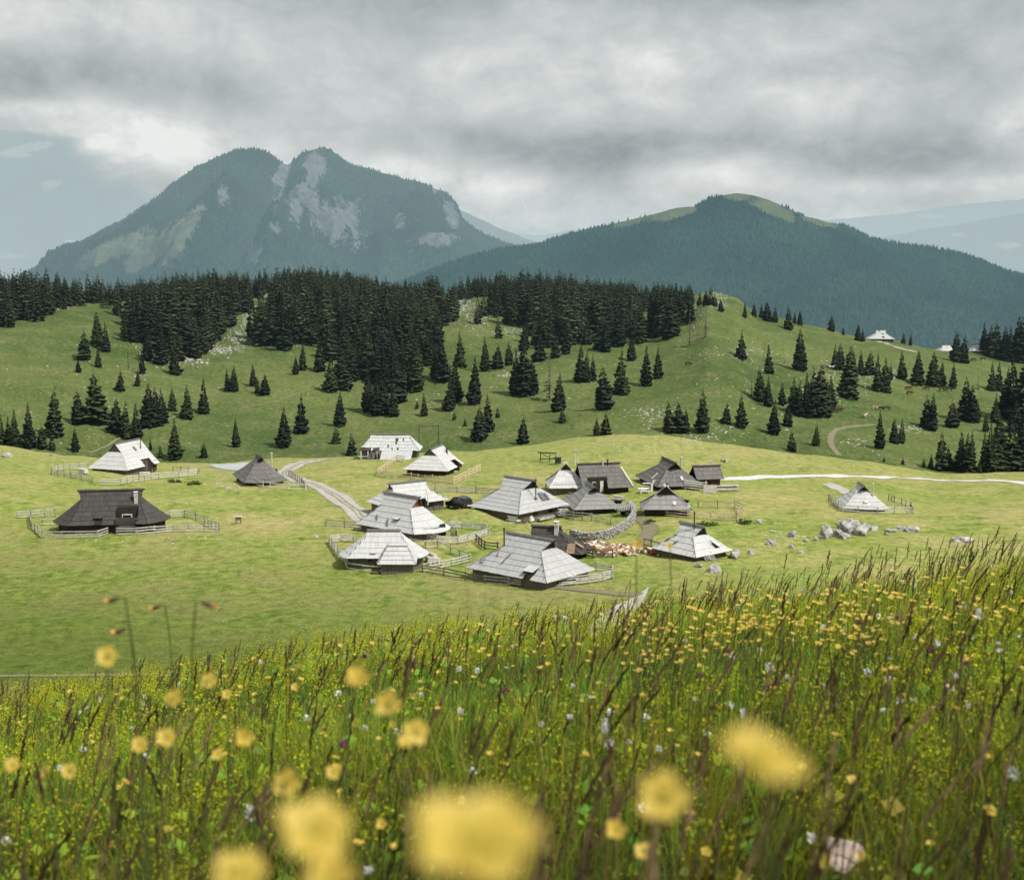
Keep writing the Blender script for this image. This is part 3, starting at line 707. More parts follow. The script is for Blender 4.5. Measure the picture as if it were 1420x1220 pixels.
    for k in range(len(ring)):
        a, b = ring[k], ring[(k + 1) % len(ring)]; w = (b - a).length
        gaps = sorted((n_[1], n_[2]) for n_ in notches if n_[0] == 'F' and n_[4] > .28) if k == len(ring) - 1 else []
        if gaps:
            xs_ = [a.x] + [q for gp in gaps for q in gp] + [b.x]
            for q in range(0, len(xs_), 2):
                p0 = Vector((xs_[q], a.y, 0)); p1 = Vector((xs_[q + 1], a.y, 0)); wl.face([p0 + Vector((0, 0, -1.0)), p1 + Vector((0, 0, -1.0)), p1 + Vector((0, 0, htop)), p0 + Vector((0, 0, htop))], [(p0.x, 0), (p1.x, 0), (p1.x, htop + 1), (p0.x, htop + 1)])
            continue
        wl.face([a + Vector((0, 0, -1.0)), b + Vector((0, 0, -1.0)), b + Vector((0, 0, htop)), a + Vector((0, 0, htop))], [(d, 0), (d + w, 0), (d + w, htop + 1), (d, htop + 1)]); d += w
    wl.build('wall', M[wall], root)
    # low stone footing
    class H: pass
    h = H(); h.root = root; h.L, h.W, h.Lr, h.Hr, h.He, h.g, h.iy, h.inset = L, W, Lr, Hr, He, g, iy, inset; h.main_pt = main_pt; h.yaw = yaw
    h.ends = ends; h.Hg = Hg; h.htop = htop; h.bulge = (bl, br)
    def wall_box(name, side, u, z0, z1, w, mat, depth=.08, parent=None):
        """a board or pane on the wall: side F/B/L/R, u metres along it"""
        b = MB()
        if side in 'FB':
            sg = -1 if side == 'F' else 1; b.box((u, sg * (iy + depth * .5), (z0 + z1) / 2), (w, depth + .06, z1 - z0))
        else:
            sg = -1 if side == 'L' else 1; bu = bl if side == 'L' else br
            b.box((sg * ((L / 2 - inset if (hipL if side == 'L' else hipR) else Lr / 2 - .5) + bu * (1 - (u / iy) ** 2) + depth * .5), u, (z0 + z1) / 2), (depth + .06, w, z1 - z0))
        return b.build(name, M[mat], parent or root)
    def window(side, u, z0, z1, w):
        f = wall_box('window', side, u, z0 - .07, z1 + .07, w + .14, 'gable', .05); wall_box('pane', side, u, z0, z1, w, 'glass', .09, f); return f
    def door(side, u, w=.95, top=1.75, mat='walldark'):
        f = wall_box('door', side, u, -.1, top, w, mat, .07); wall_box('handle', side, u + w * .35, .85, .95, .06, 'steel', .14, f); return f
    def pipe(x, t, hh, r=.09, mat='pipe', sy=-1, cap=True, name='stovepipe'):
        p = main_pt(x, t, sy, -.15); b = MB(); b.tube([p, p + Vector((0, 0, hh))], [r, r], 8)
        o = b.build(name, M[mat], root)
        if cap:
            c = MB(); q = p + Vector((0, 0, hh)); c.tube([q + Vector((0, 0, -.05)), q + Vector((0, 0, .02)), q + Vector((0, 0, .16))], [r * 1.1, r * 2.1, r * .4], 8); c.build('cowl', M[mat], o)
        f = MB(); f.box(tuple(p + Vector((0, 0, .18))), (r * 5, r * 5, .10), tilt=Matrix.Rotation(math.atan2(Hr - He, W / 2) * (1 if sy < 0 else -1), 3, 'X')); f.build('flashing', M['rust' if mat == 'pipe' else mat], o)
        return o
    def end_pipe(side, s, t, hh, r=.09, mat='pipe'):
        B, Tp = ends[0 if side == 'L' else 1]; p = B(s).lerp(Tp(s), t); b = MB(); b.tube([p + Vector((0, 0, -.2)), p + Vector((0, 0, hh))], [r, r], 8); o = b.build('stovepipe', M[mat], root)
        c = MB(); q = p + Vector((0, 0, hh)); c.tube([q + Vector((0, 0, -.05)), q + Vector((0, 0, .02)), q + Vector((0, 0, .16))], [r * 1.1, r * 2.1, r * .4], 8); c.build('cowl', M[mat], o)
        f = MB(); f.box(tuple(p + Vector((0, 0, .12))), (.5, .5, .12)); f.build('flashing', M['rust'], o); return o
    def chimney(x, t, hh, w=.55, mat='render', sy=-1, cap='white'):
        p = main_pt(x, t, sy, -.2); b = MB(); b.box((p.x, p.y, p.z + hh / 2), (w, w, hh)); b.box((p.x, p.y, p.z + hh * .9), (w * 1.25, w * 1.25, hh * .08)); o = b.build('chimney', M[mat], root)
        c = MB(); c.box((p.x, p.y, p.z + hh + .12), (w * .75, w * .75, .24)); c.box((p.x, p.y, p.z + hh + .28), (w * 1.3, w * 1.3, .07)); c.build('chimney_cap', M[cap], o); return o
    def roof_panel(name, x, t, w, l, mat, sy=-1, lift=.14, th=.07, parent=None, turn=0):
        p = main_pt(x, t, sy, lift); b = MB(); b.box(tuple(p), (w, l, th), tilt=Matrix.Rotation(math.atan2(Hr - He, W / 2) * (1 if sy < 0 else -1), 3, 'X') @ Matrix.Rotation(turn, 3, 'Z')); return b.build(name, M[mat], parent or root)
    def end_panel(name, side, s, t, w, l, mat, lift=.16):
        sgn = -1 if side == 'L' else 1; B, Tp = ends[0 if side == 'L' else 1]; p = B(s).lerp(Tp(s), t)
        a = math.atan2(Hg - He, abs(B(.5).x - Tp(.5).x)) * sgn; n = Vector((math.sin(abs(a)) * sgn, 0, math.cos(a))); b = MB()
        b.box(tuple(p + n * lift), (l, w, .07), tilt=Matrix.Rotation(a, 3, 'Y')); return b.build(name, M[mat], root)
    def flap(x, t, w, l, mat, sy=-1, up=.35, name='smoke_hatch'):
        """raised boards over a small opening in the roof"""
        b = MB(); a0 = main_pt(x - w / 2, t, sy, .1); a1 = main_pt(x + w / 2, t, sy, .1); c0 = main_pt(x - w / 2, t - l / slope, sy, .1 + up); c1 = main_pt(x + w / 2, t - l / slope, sy, .1 + up)
        b.face([c0, c1, a1, a0], [(0, 0), (w, 0), (w, l), (0, l)]); dn = Vector((0, 0, -.05)); b.face([a0 + dn, a1 + dn, c1 + dn, c0 + dn]); b.face([c0 + dn, c1 + dn, c1, c0])
        o = b.build(name, M[mat], root); d = MB(); e0 = main_pt(x - w / 2, t - l / slope, sy, .12); e1 = main_pt(x + w / 2, t - l / slope, sy, .12)
        d.face([e0, e1, c1 + dn * 1.1, c0 + dn * 1.1]); d.face([e0, c0 + dn * 1.1, a0]); d.face([e1, a1, c1 + dn * 1.1]); d.build('opening', M['inside'], o); return o
    h.wall_box, h.window, h.door, h.pipe, h.chimney, h.roof_panel, h.flap, h.end_pipe, h.end_panel = wall_box, window, door, pipe, chimney, roof_panel, flap, end_pipe, end_panel
    def recess(side, x0, x1, t1, mat='walldark'):
        """open porch under a gap in the eaves: back wall and two cheeks"""
        sg = -1 if side == 'F' else 1; zt = main_pt(0, t1, sg, 0).z + .05; yb = sg * (W / 2) * (1 - t1) * 1.0
        b = MB(); b.face([(x0, yb, -.6), (x1, yb, -.6), (x1, yb, zt), (x0, yb, zt)], [(x0, 0), (x1, 0), (x1, zt), (x0, zt)])
        for x in (x0, x1): b.face([(x, yb, -.6), (x, sg * iy, -.6), (x, sg * iy, htop), (x, yb, zt)], [(0, 0), (2, 0), (2, htop), (0, zt)])
        return b.build('porch_wall', M[mat], root), yb, zt
    h.recess = recess
    return h

def part_box(h, name, c, size, mat, rz=0, tilt=None, parent=None):
    b = MB(); b.box(c, size, rz, tilt); return b.build(name, M[mat], parent or h.root)

FIT = {
 'A': (-51.2,177.2,8.0,9.6,7.6,8.1,5.0,1.25),
 'B': (-66.78,241.88,69.7,12.0,7.86,7.33,5.35,1.30),
 'C': (-40.9,225.0,112.0,9.2,7.0,3.94,4.16,.80),
 'D': (-22.89,262.55,-2.1,11.48,5.72,7.38,4.52,1.67),
 'E': (-12.75,233.53,74.4,11.39,7.76,6.33,4.40,1.30),
 'F': (-14.57,193.65,34.8,10.28,5.33,6.05,4.05,1.45),
 'G': (-13.81,173.96,-40.9,10.46,6.34,6.30,4.84,1.00),
 'H': (-14.39,155.27,-.1,8.02,5.35,3.57,3.73,1.10),
 'I': (1.0,187.82,-43.1,9.17,10.14,5.32,4.94,1.25),
 'J': (10.78,189.37,98.7,8.8,6.47,5.24,3.45,.85),
 'K': (7.95,205.24,94.3,6.74,5.44,1.45,4.08,.90),
 'L': (12.73,204.59,12.0,8.7,6.51,6.41,4.03,.90),
 'M': (23.78,210.13,102.0,11.11,7.28,6.54,3.76,.70),
 'N': (29.12,208.44,13.0,4.1,3.85,4.32,3.35,1.60),
 'O': (20.46,184.43,88.5,4.7,6.5,2.0,3.79,.95),
 'P': (20.75,159.0,-50.0,6.9,6.2,3.77,3.70,.80),
 'Q': (49.05,194.72,90.1,5.85,6.56,3.53,3.57,.70),
 'R': (1.97,149.97,-40.8,11.45,8.32,6.70,4.52,.95),
 'S': (3.99,160.0,-14.0,8.97,4.7,3.42,3.6,1.0),
 'T': (153.72,586.9,-9.8,10.99,7.08,3.98,4.31,.80)}

# A: dark hut with the open porch, left
h = hut('dark brown shingled hut with open front porch inside a grey rail fence', FIT['A'], 'dark', 'walldark', bulge=2.4, g=.24, over=.5, notches=[('F', .75, 3.55, -.1, .52), ('F', -1.75, -.7, -.1, .22)], seed=1)
o, yb, zt = h.recess('F', .75, 3.55, .52)
f = part_box(h, 'window', (2.1, yb - .03, 1.75), (1.25, .08, .85), 'oldwhite'); part_box(h, 'pane', (2.1, yb - .06, 1.75), (1.0, .08, .62), 'glass', parent=f)
part_box(h, 'bench', (2.15, yb - 1.0, .42), (2.0, .4, .06), 'oldwhite'); part_box(h, 'bench_back', (2.15, yb - .82, .75), (2.0, .06, .22), 'oldwhite')
h.flap(-1.25, .34, 1.15, .95, 'dark', name='door_hood', up=.25); h.chimney(3.2, .62, 1.35, .42)
for x in (.8, 3.5): part_box(h, 'porch_post', (x, -h.W / 2 + .35, .8), (.14, .14, 1.9), 'walldark')
# B: bleached gabled hut, upper left
h = hut('bleached white shingle hut with grey gable above left meadow', FIT['B'], 'pale', 'wall', g=.36, over=.1, notches=[('F', -.6, 2.1, -.1, .34), ('L', .82, .97, -.1, .12)], seed=2, hipR=False, gable='wall')
o, yb, zt = h.recess('F', -.6, 2.1, .34, 'wall'); h.pipe(1.9, .62, 2.1, .08, 'pipe'); h.door('F', 3.0, 1.0, 1.8, 'gable'); h.roof_panel('skylight', .3, .70, .5, .9, 'skylight')
part_box(h, 'door', (.9, yb - .04, .9), (.9, .08, 1.8), 'gable'); h.window('L', 1.2, .7, 1.2, .6)
# C: small dark hut with bowed front beside the pond
h = hut('small dark conical hut beside the pale pond', FIT['C'], 'greydark', 'walldark', bulge=1.7, g=.17, over=1.15, seed=3); h.pipe(-1.0, .45, 2.6, .13, 'pipepale')
h.door('F', .8)
# D: collapsed barn on the lip of the plateau
h = hut('ruined white barn with broken roof boards and gaping holes', FIT['D'], 'pale', 'wall', g=.08, over=.2, ragged=.7, bldg='barn', name='ruined_barn', sag=.22, seed=4,
        holes=[('F', -5.6, -4.2, -.1, .13), ('F', -4.0, -3.2, -.1, .10), ('F', -2.9, -1.6, -.1, .22), ('F', 1.2, 1.5, .62, .74), ('F', 2.5, 2.75, .6, .8), ('F', -3.2, -2.2, .92, 1.1), ('F', -1.6, .4, .94, 1.1), ('F', 2.1, 3.0, .93, 1.1), ('F', -3.6, -2.6, .72, .80), ('B', -3, 2, .8, 1.1)])
b = MB()
for k in range(34):          # lean-to roof that slid down in front
    x = -1.2 + k * .17; a = Vector((x, -h.W / 2 + .15, h.He + .05 + random.uniform(-.04, .04))); c = Vector((x + random.uniform(-.03, .03), -h.W / 2 - 3.3 + random.uniform(-.3, .15), .35 + random.uniform(-.06, .06)))
    b.bar(a, c, .165, .04)
b.build('slipped_roof', M['pale'], h.root)
b = MB()
for k in range(16):
    x = -3.4 + k * .13; a = Vector((x + random.uniform(-.3, .3), -h.W / 2 - random.uniform(0, .5), 1.5 + random.uniform(-.3, .2))); c = a + Vector((random.uniform(-.6, .9), -random.uniform(.6, 1.6), -random.uniform(.5, 1.3))); b.bar(a, c, .15, .04)
b.build('fallen_planks', M['greydark'], h.root)
for x in (-5.2, -3.9, -2.2): part_box(h, 'wall_post', (x, -h.W / 2 + .2, .7), (.2, .2, 2.0), 'oldwhite')
for x in (-4.9, -4.2): part_box(h, 'rail', (x, -h.W / 2 + .1, .5), (1.6, .08, .16), 'oldwhite')
# E: bleached hut with the raw larch fence
h = hut('bleached gabled hut enclosed by a new yellow larch fence', FIT['E'], 'pale', 'walldark', g=.34, over=.1, hipR=False, notches=[('F', -.4, 2.0, -.1, .36)], seed=5, gable='wall')
o, yb, zt = h.recess('F', -.4, 2.0, .36); h.pipe(1.6, .62, .95, .16); part_box(h, 'porch_floor', (.8, -h.W / 2 + .7, .08), (2.6, 1.6, .16), 'oldwhite'); h.window('F', 3.3, .7, 1.2, .6)
# F: silver hut above the car
h = hut('silver grey hut with board wall beside the parked car', FIT['F'], 'silver', 'wall', g=.30, over=.5, notches=[('F', .1, 1.5, -.1, .30)], seed=6); o, yb, zt = h.recess('F', .1, 1.5, .30)
h.window('F', 2.4, .75, 1.3, .6); h.door('F', 3.4, 1.0, 1.6, 'wall')
for k in range(2):
    b = MB(); a = Vector((1.6, -h.W / 2 - .1, 1.0)); b.tube([a, a + Vector((0, 0, 1.4)), a + Vector(((.5, -.4)[k], 0, 2.5))], [.09, .07, .04], 6); b.build('forked_pole', M['oldwhite'], h.root)
# G: big bright hut with the brown gable
h = hut('large silver hut with orange brown boarded gable end', FIT['G'], 'silver', 'wall', g=.34, over=.6, bulgeR=1.6, bulgeL=.8, seed=7, gable='orange')
h.flap(1.3, .40, .9, .5, 'silver', up=.3); h.roof_panel('loose_board', .1, .18, .25, 1.1, 'greydark', turn=.5); h.roof_panel('loose_board', -2.1, .28, .2, .8, 'greydark', turn=.5); h.door('R', .9); h.window('R', -1.1, .6, 1.1, .6)
# H: front left hut with the little hipped annex
h = hut('bright silver hut with low hipped annex in front', FIT['H'], 'silver', 'wall', g=.06, over=.1, bulge=.9, seed=8)
h.window('F', -1.3, .7, 1.2, .55); h.wall_box('shutter', 'F', -.95, .62, 1.28, .3, 'orange', .1); h.flap(-1.0, .25, .6, .35, 'silver', up=.15)
fx, fy = 1.75, -3.5; b = MB(); Ht, He2 = 2.55, .85; ax0, ax1, ay = -1.75, 2.05, -2.15
rg = random.Random(5)
def fanroof(b, c0, c1, t0, t1, nr, bw=.28):
    c0, c1, t0, t1 = map(Vector, (c0, c1, t0, t1)); n = (c1 - c0).cross(t0 - c0).normalized()
    for i in range(nr):
        a = i / nr - .02; e = min(1, (i + 1) / nr + .02); k = max(2, int(((c1 - c0).length * (1 - a) + (t1 - t0).length * a) / bw))
        for q in range(k):
            P = lambda s, t, l: (c0.lerp(c1, s)).lerp(t0.lerp(t1, s), t) + n * l
            s0, s1 = q / k, (q + 1) / k; ou = rg.uniform(0, 50); ov = rg.uniform(0, 9); w = bw; l0 = .08 + rg.uniform(0, .03)
            b.face([P(s0, a, l0), P(s1, a, l0), P(s1, e, .02), P(s0, e, .02)], [(ou, ov), (ou + w, ov), (ou + w, ov + .7), (ou, ov + .7)]); b.face([P(s0, a, -.03), P(s1, a, -.03), P(s1, a, l0), P(s0, a, l0)], [(ou, ov), (ou + w, ov), (ou + w, ov + .05), (ou, ov + .05)])
    b.face([c0, c1, t1, t0])
b = MB(); X = lambda x, y, z_: (fx + x, fy + y, z_)
fanroof(b, X(-2.0, -1.15, He2), X(2.1, -1.15, He2), X(-1.05, .3, Ht), X(1.1, .3, Ht), 4)
fanroof(b, X(-2.0, 1.9, He2 + .5), X(-2.0, -1.15, He2), X(-1.05, 1.9, Ht), X(-1.05, .3, Ht), 3); fanroof(b, X(2.1, -1.15, He2), X(2.1, 1.9, He2 + .5), X(1.1, .3, Ht), X(1.1, 1.9, Ht), 3)
b.face([X(-1.05, .3, Ht), X(1.1, .3, Ht), X(1.1, 2.6, Ht - .05), X(-1.05, 2.6, Ht - .05)]); b.build('annex_roof', M['silver'], h.root)
b = MB()
for p, q in (((-1.7, -.85), (1.8, -.85)), ((1.8, -.85), (1.8, 2)), ((-1.7, 2), (-1.7, -.85))): b.face([X(*p, -.8), X(*q, -.8), X(*q, He2 + .2), X(*p, He2 + .2)], [(0, 0), (3.5, 0), (3.5, 2), (0, 2)])
b.build('annex_wall', M['wall'], h.root); part_box(h, 'ridge_board', (fx, fy + .3, Ht + .04), (2.3, .2, .07), 'grey')
# I: big central hut with grey board wall
h = hut('big central silver hut with tall grey board wall and two dark windows', FIT['I'], 'silver2', 'wall', g=.34, over=.75, seed=9, notches=[])
h.window('R', -1.2, .55, 1.15, .75); h.window('R', 1.7, .55, 1.15, .75); h.door('R', -3.3, .9, 1.25, 'wall'); h.end_pipe('R', .46, .50, 2.6, .08)
h.end_panel('skylight', 'R', .66, .55, .8, 1.3, 'skylight'); h.end_panel('skylight', 'R', .78, .52, .4, 1.2, 'skylight')
part_box(h, 'stone_step', (h.L / 2 - .3, 1.6, -.05), (.5, 5.0, .3), 'rock')
# J: grey hut by the carts
h = hut('mid grey hut with little dark gable between stone wall and silver hut', FIT['J'], 'grey', 'walldark', g=.26, over=.9, seed=10); h.pipe(-2.0, .9, .8, .08)
# K + L
h = hut('narrow pale hut with steep white gable boards touching the dark long hut', FIT['K'], 'pale', 'wall', g=.32, over=.5, seed=11, hipcap='oldwhite', ridgecap='oldwhite')
h = hut('dark long-ridged hut with recessed porch and twin roof vents', FIT['L'], 'greydark', 'walldark', g=.16, over=.2, notches=[('F', -2.2, .7, -.1, .45)], seed=12, hipL=False)
o, yb, zt = h.recess('F', -2.2, .7, .45); h.pipe(.55, .88, 1.2, .11, 'pipepale'); h.pipe(1.3, .88, 1.0, .1)
f = part_box(h, 'window', (-1.2, yb - .03, 1.2), (.55, .08, .8), 'oldwhite'); part_box(h, 'pane', (-1.2, yb - .06, 1.2), (.4, .08, .62), 'glass', parent=f); part_box(h, 'door', (.0, yb - .03, .9), (.5, .08, 1.6), 'oldwhite')
b = MB()
for x in (-3.5, -3.1): b.bar((x, .1, h.Hr - .2), (x, .1, h.Hr + 1.5), .09)
b.bar((-3.5, .1, h.Hr + .6), (-3.1, .1, h.Hr + .6), .06); b.build('mast', M['oldwhite'], h.root)
b = MB(); b.bar((h.L / 2 + .02, -h.W / 2, h.He + .15), (h.Lr / 2 + .1, -.6, h.Hr - .5), .16, .05); b.build('hip_board', M['oldwhite'], h.root)
# M: large dark hut
h = hut('large dark grey hut with patched roof next to a small shed', FIT['M'], 'greydark', 'walldark', g=.32, over=1.1, seed=13)
h.end_panel('patch', 'L', .40, .38, .35, .9, 'oldwhite'); h.roof_panel('patch', -1.0, .30, .35, 1.3, 'oldwhite', 1); h.roof_panel('patch', -3.0, .12, .3, .5, 'oldwhite', 1); h.pipe(-1.6, .62, 2.0, .13, 'pipepale')
# N: small shed
h = hut('small dark shed with plain gable roof and red brown boards', FIT['N'], 'greydark', 'wallbrown', hipL=False, hipR=False, seed=14, name='wooden_shed', bldg='shed', inset=.4, gable='walldark'); h.door('F', .6, 1.0, 1.7, 'wallbrown')
# O: hut with steep light-edged gable
h = hut('steep grey hut with wide dark gable inside a tan fence', FIT['O'], 'grey', 'walldark', g=.42, over=.8, seed=15, hipcap='grey', ridgecap='oldwhite')
h.flap(.2, .35, .9, .8, 'dark', -1, .5, 'dormer'); h.end_panel('patch', 'L', .30, .38, .4, .6, 'oldwhite'); h.wall_box('white_hatch', 'F', -1.7, .4, 1.4, .8, 'white', .3); h.pipe(-.3, .93, .6, .09)
# P: white hut half hidden by the meadow
h = hut('white shingled hut half hidden by the tall grass, with black stovepipe', FIT['P'], 'pale', 'wall', g=.38, over=.7, seed=16); h.pipe(.7, .82, 2.2, .07); h.flap(-1.9, .48, .3, .4, 'grey', up=.2); h.flap(-.6, .42, .3, .4, 'grey', up=.2)
b = MB(); b.face([(h.L / 2 - .2, 1.0, h.He - .1), (h.L / 2 - .2, 2.2, h.He - .1), (h.Lr / 2 + .4, .35, h.Hg - .4)]); b.build('split', M['inside'], h.root)
f = MB()
for k in range(6): f.bar((h.L / 2 - .5 + .05 * k, -1.6 + .24 * k, 1.05), (h.L / 2 + .35 + .05 * k, -1.7 + .26 * k, .25 + random.uniform(-.1, .2)), .17, .04)
f.build('hanging_boards', M['grey'], h.root)
# Q: lone hut on the right meadow
h = hut('lone pale hut standing on the open meadow at the right', FIT['Q'], 'pale', 'wall', g=.24, over=.8, seed=17, bulgeL=.5); h.pipe(-1.5, .6, 1.7, .07, 'pipepale'); h.end_panel('skylight', 'L', .5, .35, .5, .4, 'oldwhite')
# R: large front hut
h = hut('largest silver hut in front of the village with rusty stovepipe', FIT['R'], 'silver2', 'wall', g=.30, over=.8, seed=18, notches=[('F', 2.6, 3.5, -.1, .17)])
h.pipe(-2.6, .66, 2.1, .075); h.roof_panel('rust_stain', -2.75, .52, .16, 1.3, 'rust', lift=.12, th=.03, turn=.25); h.flap(3.0, .34, 1.4, 1.2, 'silver', up=.45, name='door_hood'); h.roof_panel('roof_hatch', -4.0, .24, .5, .7, 'grey', lift=.17); h.roof_panel('loose_batten', -1.2, .38, .12, 1.6, 'greydark', turn=-.25)
h.window('R', -1.5, .35, .8, .6); h.window('R', 1.4, .35, .8, .6)
# S: dark hut with gable roof behind R
h = hut('dark hut with white chimney and rusty roof patch behind the largest hut', FIT['S'], 'dark', 'walldark', g=.18, over=.15, seed=19, hipL=False, bulgeR=.7); h.chimney(1.3, .72, 1.4, .45, 'render'); h.roof_panel('rust_patch', 3.3, .20, .9, 1.3, 'rust', lift=.15)
h.end_panel('rust_patch', 'R', .25, .3, .7, 1.2, 'rust')
# T: the hut on the skyline
h = hut('white hut alone on the hill crest under the blue mountain', FIT['T'], 'pale', 'wall', g=.3, over=.2, seed=20); h.flap(.8, .75, 1.2, .8, 'pale', up=.3); h.pipe(-.6, .8, 1.2, .09); h.door('F', .8)
# roofs beyond the crest
for px, py, y, L, lab in ((1306, 488, 585, 9.5, 'low white roof peeping over the crest left of a big spruce'), (1349, 486, 600, 7.5, 'small pale hut between spruces at the right end of the crest')):
    x = (px - 710) / 1950 * y * 1.01
    h = hut(lab, (x, y, 8, L, 6.5, L * .45, 4.4, 1.5), 'pale', 'wall', seed=int(px)); h.root.location.z = tanz(py) * y - 1.6
# ------------------------------------------------------------------ spruces
M['needles'] = mat_tint('spruce_needles', (.046, .062, .038), .95, .12)
def vary(m):
    t = NT(m); oi = t.add('ShaderNodeObjectInfo').outputs['Random']; b = t.n['Principled BSDF']; src = b.inputs['Base Color'].links[0].from_socket
    mx = t.mix(1.0, src, t.ramp(oi, [(0, (.62, .70, .70)), (.35, (.95, .92, .9)), (.7, (1.25, 1.2, 1.0)), (.9, (1.55, 1.6, 1.0)), (1, (1.5, 1.3, 1.1))]), 'MULTIPLY'); t.link(mx, b.inputs['Base Color'])
vary(M['needles'])
M['deadneedles'] = mat_tint('bare_grey_twigs', (.14, .13, .115), .95, .0)
M['leaf'] = mat_tint('broad_leaves', (.075, .13, .03), .8, .25)

def spruce_geo(seed, levels=27, per=9, R=.19, z0=.07, curtain=True, sparse=0.0, ragged=.25, power=.82):
    g = np.random.default_rng(seed); V = []; C = []; F = []
    lean = g.normal(0, .012, 2); skew = g.uniform(0, 6.28); skew_a = g.uniform(.05, .22)
    for i in range(levels):
        q = (i + g.uniform(-.35, .35)) / levels; z = z0 + (1 - z0) * max(q, 0) * .985
        rr = R * (max(0.0, 1 - q) ** power) * (1 - .30 * max(0, .14 - q) / .14) + .006
        nb = max(4, int(per * (1 - .45 * q) + g.uniform(-1, 1))); a0 = g.uniform(0, 6.28)
        for k in range(nb):
            if g.random() < sparse + .05: continue
            z = z0 + (1 - z0) * max(q + g.uniform(-.75, .75) / levels, 0) * .985
            a = a0 + k * 2 * PI / nb + g.uniform(-.3, .3)
            r = rr * g.uniform(1 - ragged, 1 + ragged * .8) * (1 + skew_a * math.cos(a - skew))
            if g.random() < .06: r *= 1.25
            d = np.array([math.cos(a), math.sin(a), 0]); s = np.array([-d[1], d[0], 0]); base = np.array([lean[0] * z, lean[1] * z, z])
            dr = r * g.uniform(.22, .5) * (1 - .5 * q); w = r * g.uniform(.22, .36) + .004
            p0 = base + np.array([0, 0, .012]); p1 = base + d * r * .55 + s * w + np.array([0, 0, -dr * .45]); p2 = base + d * r + np.array([0, 0, -dr * .75 + r * .06]); p3 = base + d * r * .55 - s * w + np.array([0, 0, -dr * .45])
            p4 = base + d * r * .62 + np.array([0, 0, -dr * .15]); n = len(V)
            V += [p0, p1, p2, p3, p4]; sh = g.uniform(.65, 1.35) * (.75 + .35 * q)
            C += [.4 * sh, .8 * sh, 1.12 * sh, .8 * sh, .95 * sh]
            F += [(n, n + 1, n + 4), (n + 4, n + 1, n + 2), (n + 4, n + 2, n + 3), (n, n + 4, n + 3)]
            if curtain:
                n = len(V); h_ = r * g.uniform(.25, .5) + .008
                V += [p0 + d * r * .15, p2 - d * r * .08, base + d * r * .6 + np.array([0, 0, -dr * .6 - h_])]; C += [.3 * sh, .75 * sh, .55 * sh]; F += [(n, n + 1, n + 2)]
    n = len(V); V += [(lean[0] + .004, lean[1], .95), (lean[0] - .004, lean[1] + .003, .95), (lean[0], lean[1], 1.02)]; C += [1, 1, 1.2]; F += [(n, n + 1, n + 2)]
    V = np.array([np.array(v, float) for v in V]); C = np.array(C)[:, None] * np.array([[1, 1, 1]]) 
    return V, np.array(F), C

def trunk_mesh(name, mat, top=.9, r=.016):
    b = MB(); b.tube([(0, 0, -.04), (0, 0, .12), (0, 0, .5), (0, 0, top)], [r * 1.25, r, r * .6, r * .12], 6); return b.mesh(name, mat)
TRUNK = trunk_mesh('trunk', M['bark']); TRUNKD = trunk_mesh('trunk', M['deadwood'], .97, .013)
CROWNS = []
for s_ in range(9):
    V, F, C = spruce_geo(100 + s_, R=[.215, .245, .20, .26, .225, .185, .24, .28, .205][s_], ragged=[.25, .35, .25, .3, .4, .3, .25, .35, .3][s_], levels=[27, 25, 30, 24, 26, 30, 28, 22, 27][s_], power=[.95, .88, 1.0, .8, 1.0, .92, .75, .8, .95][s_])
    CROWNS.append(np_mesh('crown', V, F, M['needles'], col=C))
SPARSE = []
for s_ in range(3):
    V, F, C = spruce_geo(140 + s_, R=.13, sparse=.45, ragged=.5, levels=22, per=5, curtain=False); SPARSE.append(np_mesh('crown', V, F, M['deadneedles'], col=C))
YOUNG = []
for s_ in range(2):
    V, F, C = spruce_geo(150 + s_, R=.30, levels=15, z0=.02, ragged=.3); YOUNG.append(np_mesh('crown', V, F, M['needles'], col=C))
N_TREES = [0]; rt = random.Random(11)
def spruce(x, y, z, h, label, group=None, kind='spruce'):
    t = empty('spruce_tree' if kind != 'dead' else 'dead_spruce', (x, y, z - h * .01), rt.uniform(0, 6.28), label, 'tree', group); t.scale = (h * rt.uniform(.9, 1.12),) * 2 + (h,)
    N_TREES[0] += 1; t.rotation_euler = (rt.gauss(0, .018), rt.gauss(0, .018), t.rotation_euler[2])
    cm = {'spruce': CROWNS, 'dead': SPARSE, 'young': YOUNG}[kind]
    link_mesh('crown', rt.choice(cm), t); link_mesh('trunk', TRUNKD if kind == 'dead' else TRUNK, t); return t

ORD = ['first', 'second', 'third', 'fourth', 'fifth', 'sixth', 'seventh', 'eighth', 'ninth', 'tenth', 'eleventh', 'twelfth', 'thirteenth', 'fourteenth', 'fifteenth', 'sixteenth', 'seventeenth', 'eighteenth']
NUMW = {2: 'two', 3: 'three', 4: 'four', 5: 'five', 6: 'six', 7: 'seven', 8: 'eight', 9: 'nine', 10: 'ten'}
def tree_px(px, yb, yt):
    x, y, z = ground_at(px, yb, 275, 740)
    d = y * CP - z * SP; h = (yb - yt) / F_PX * d * 1.02
    return x, y, z, h
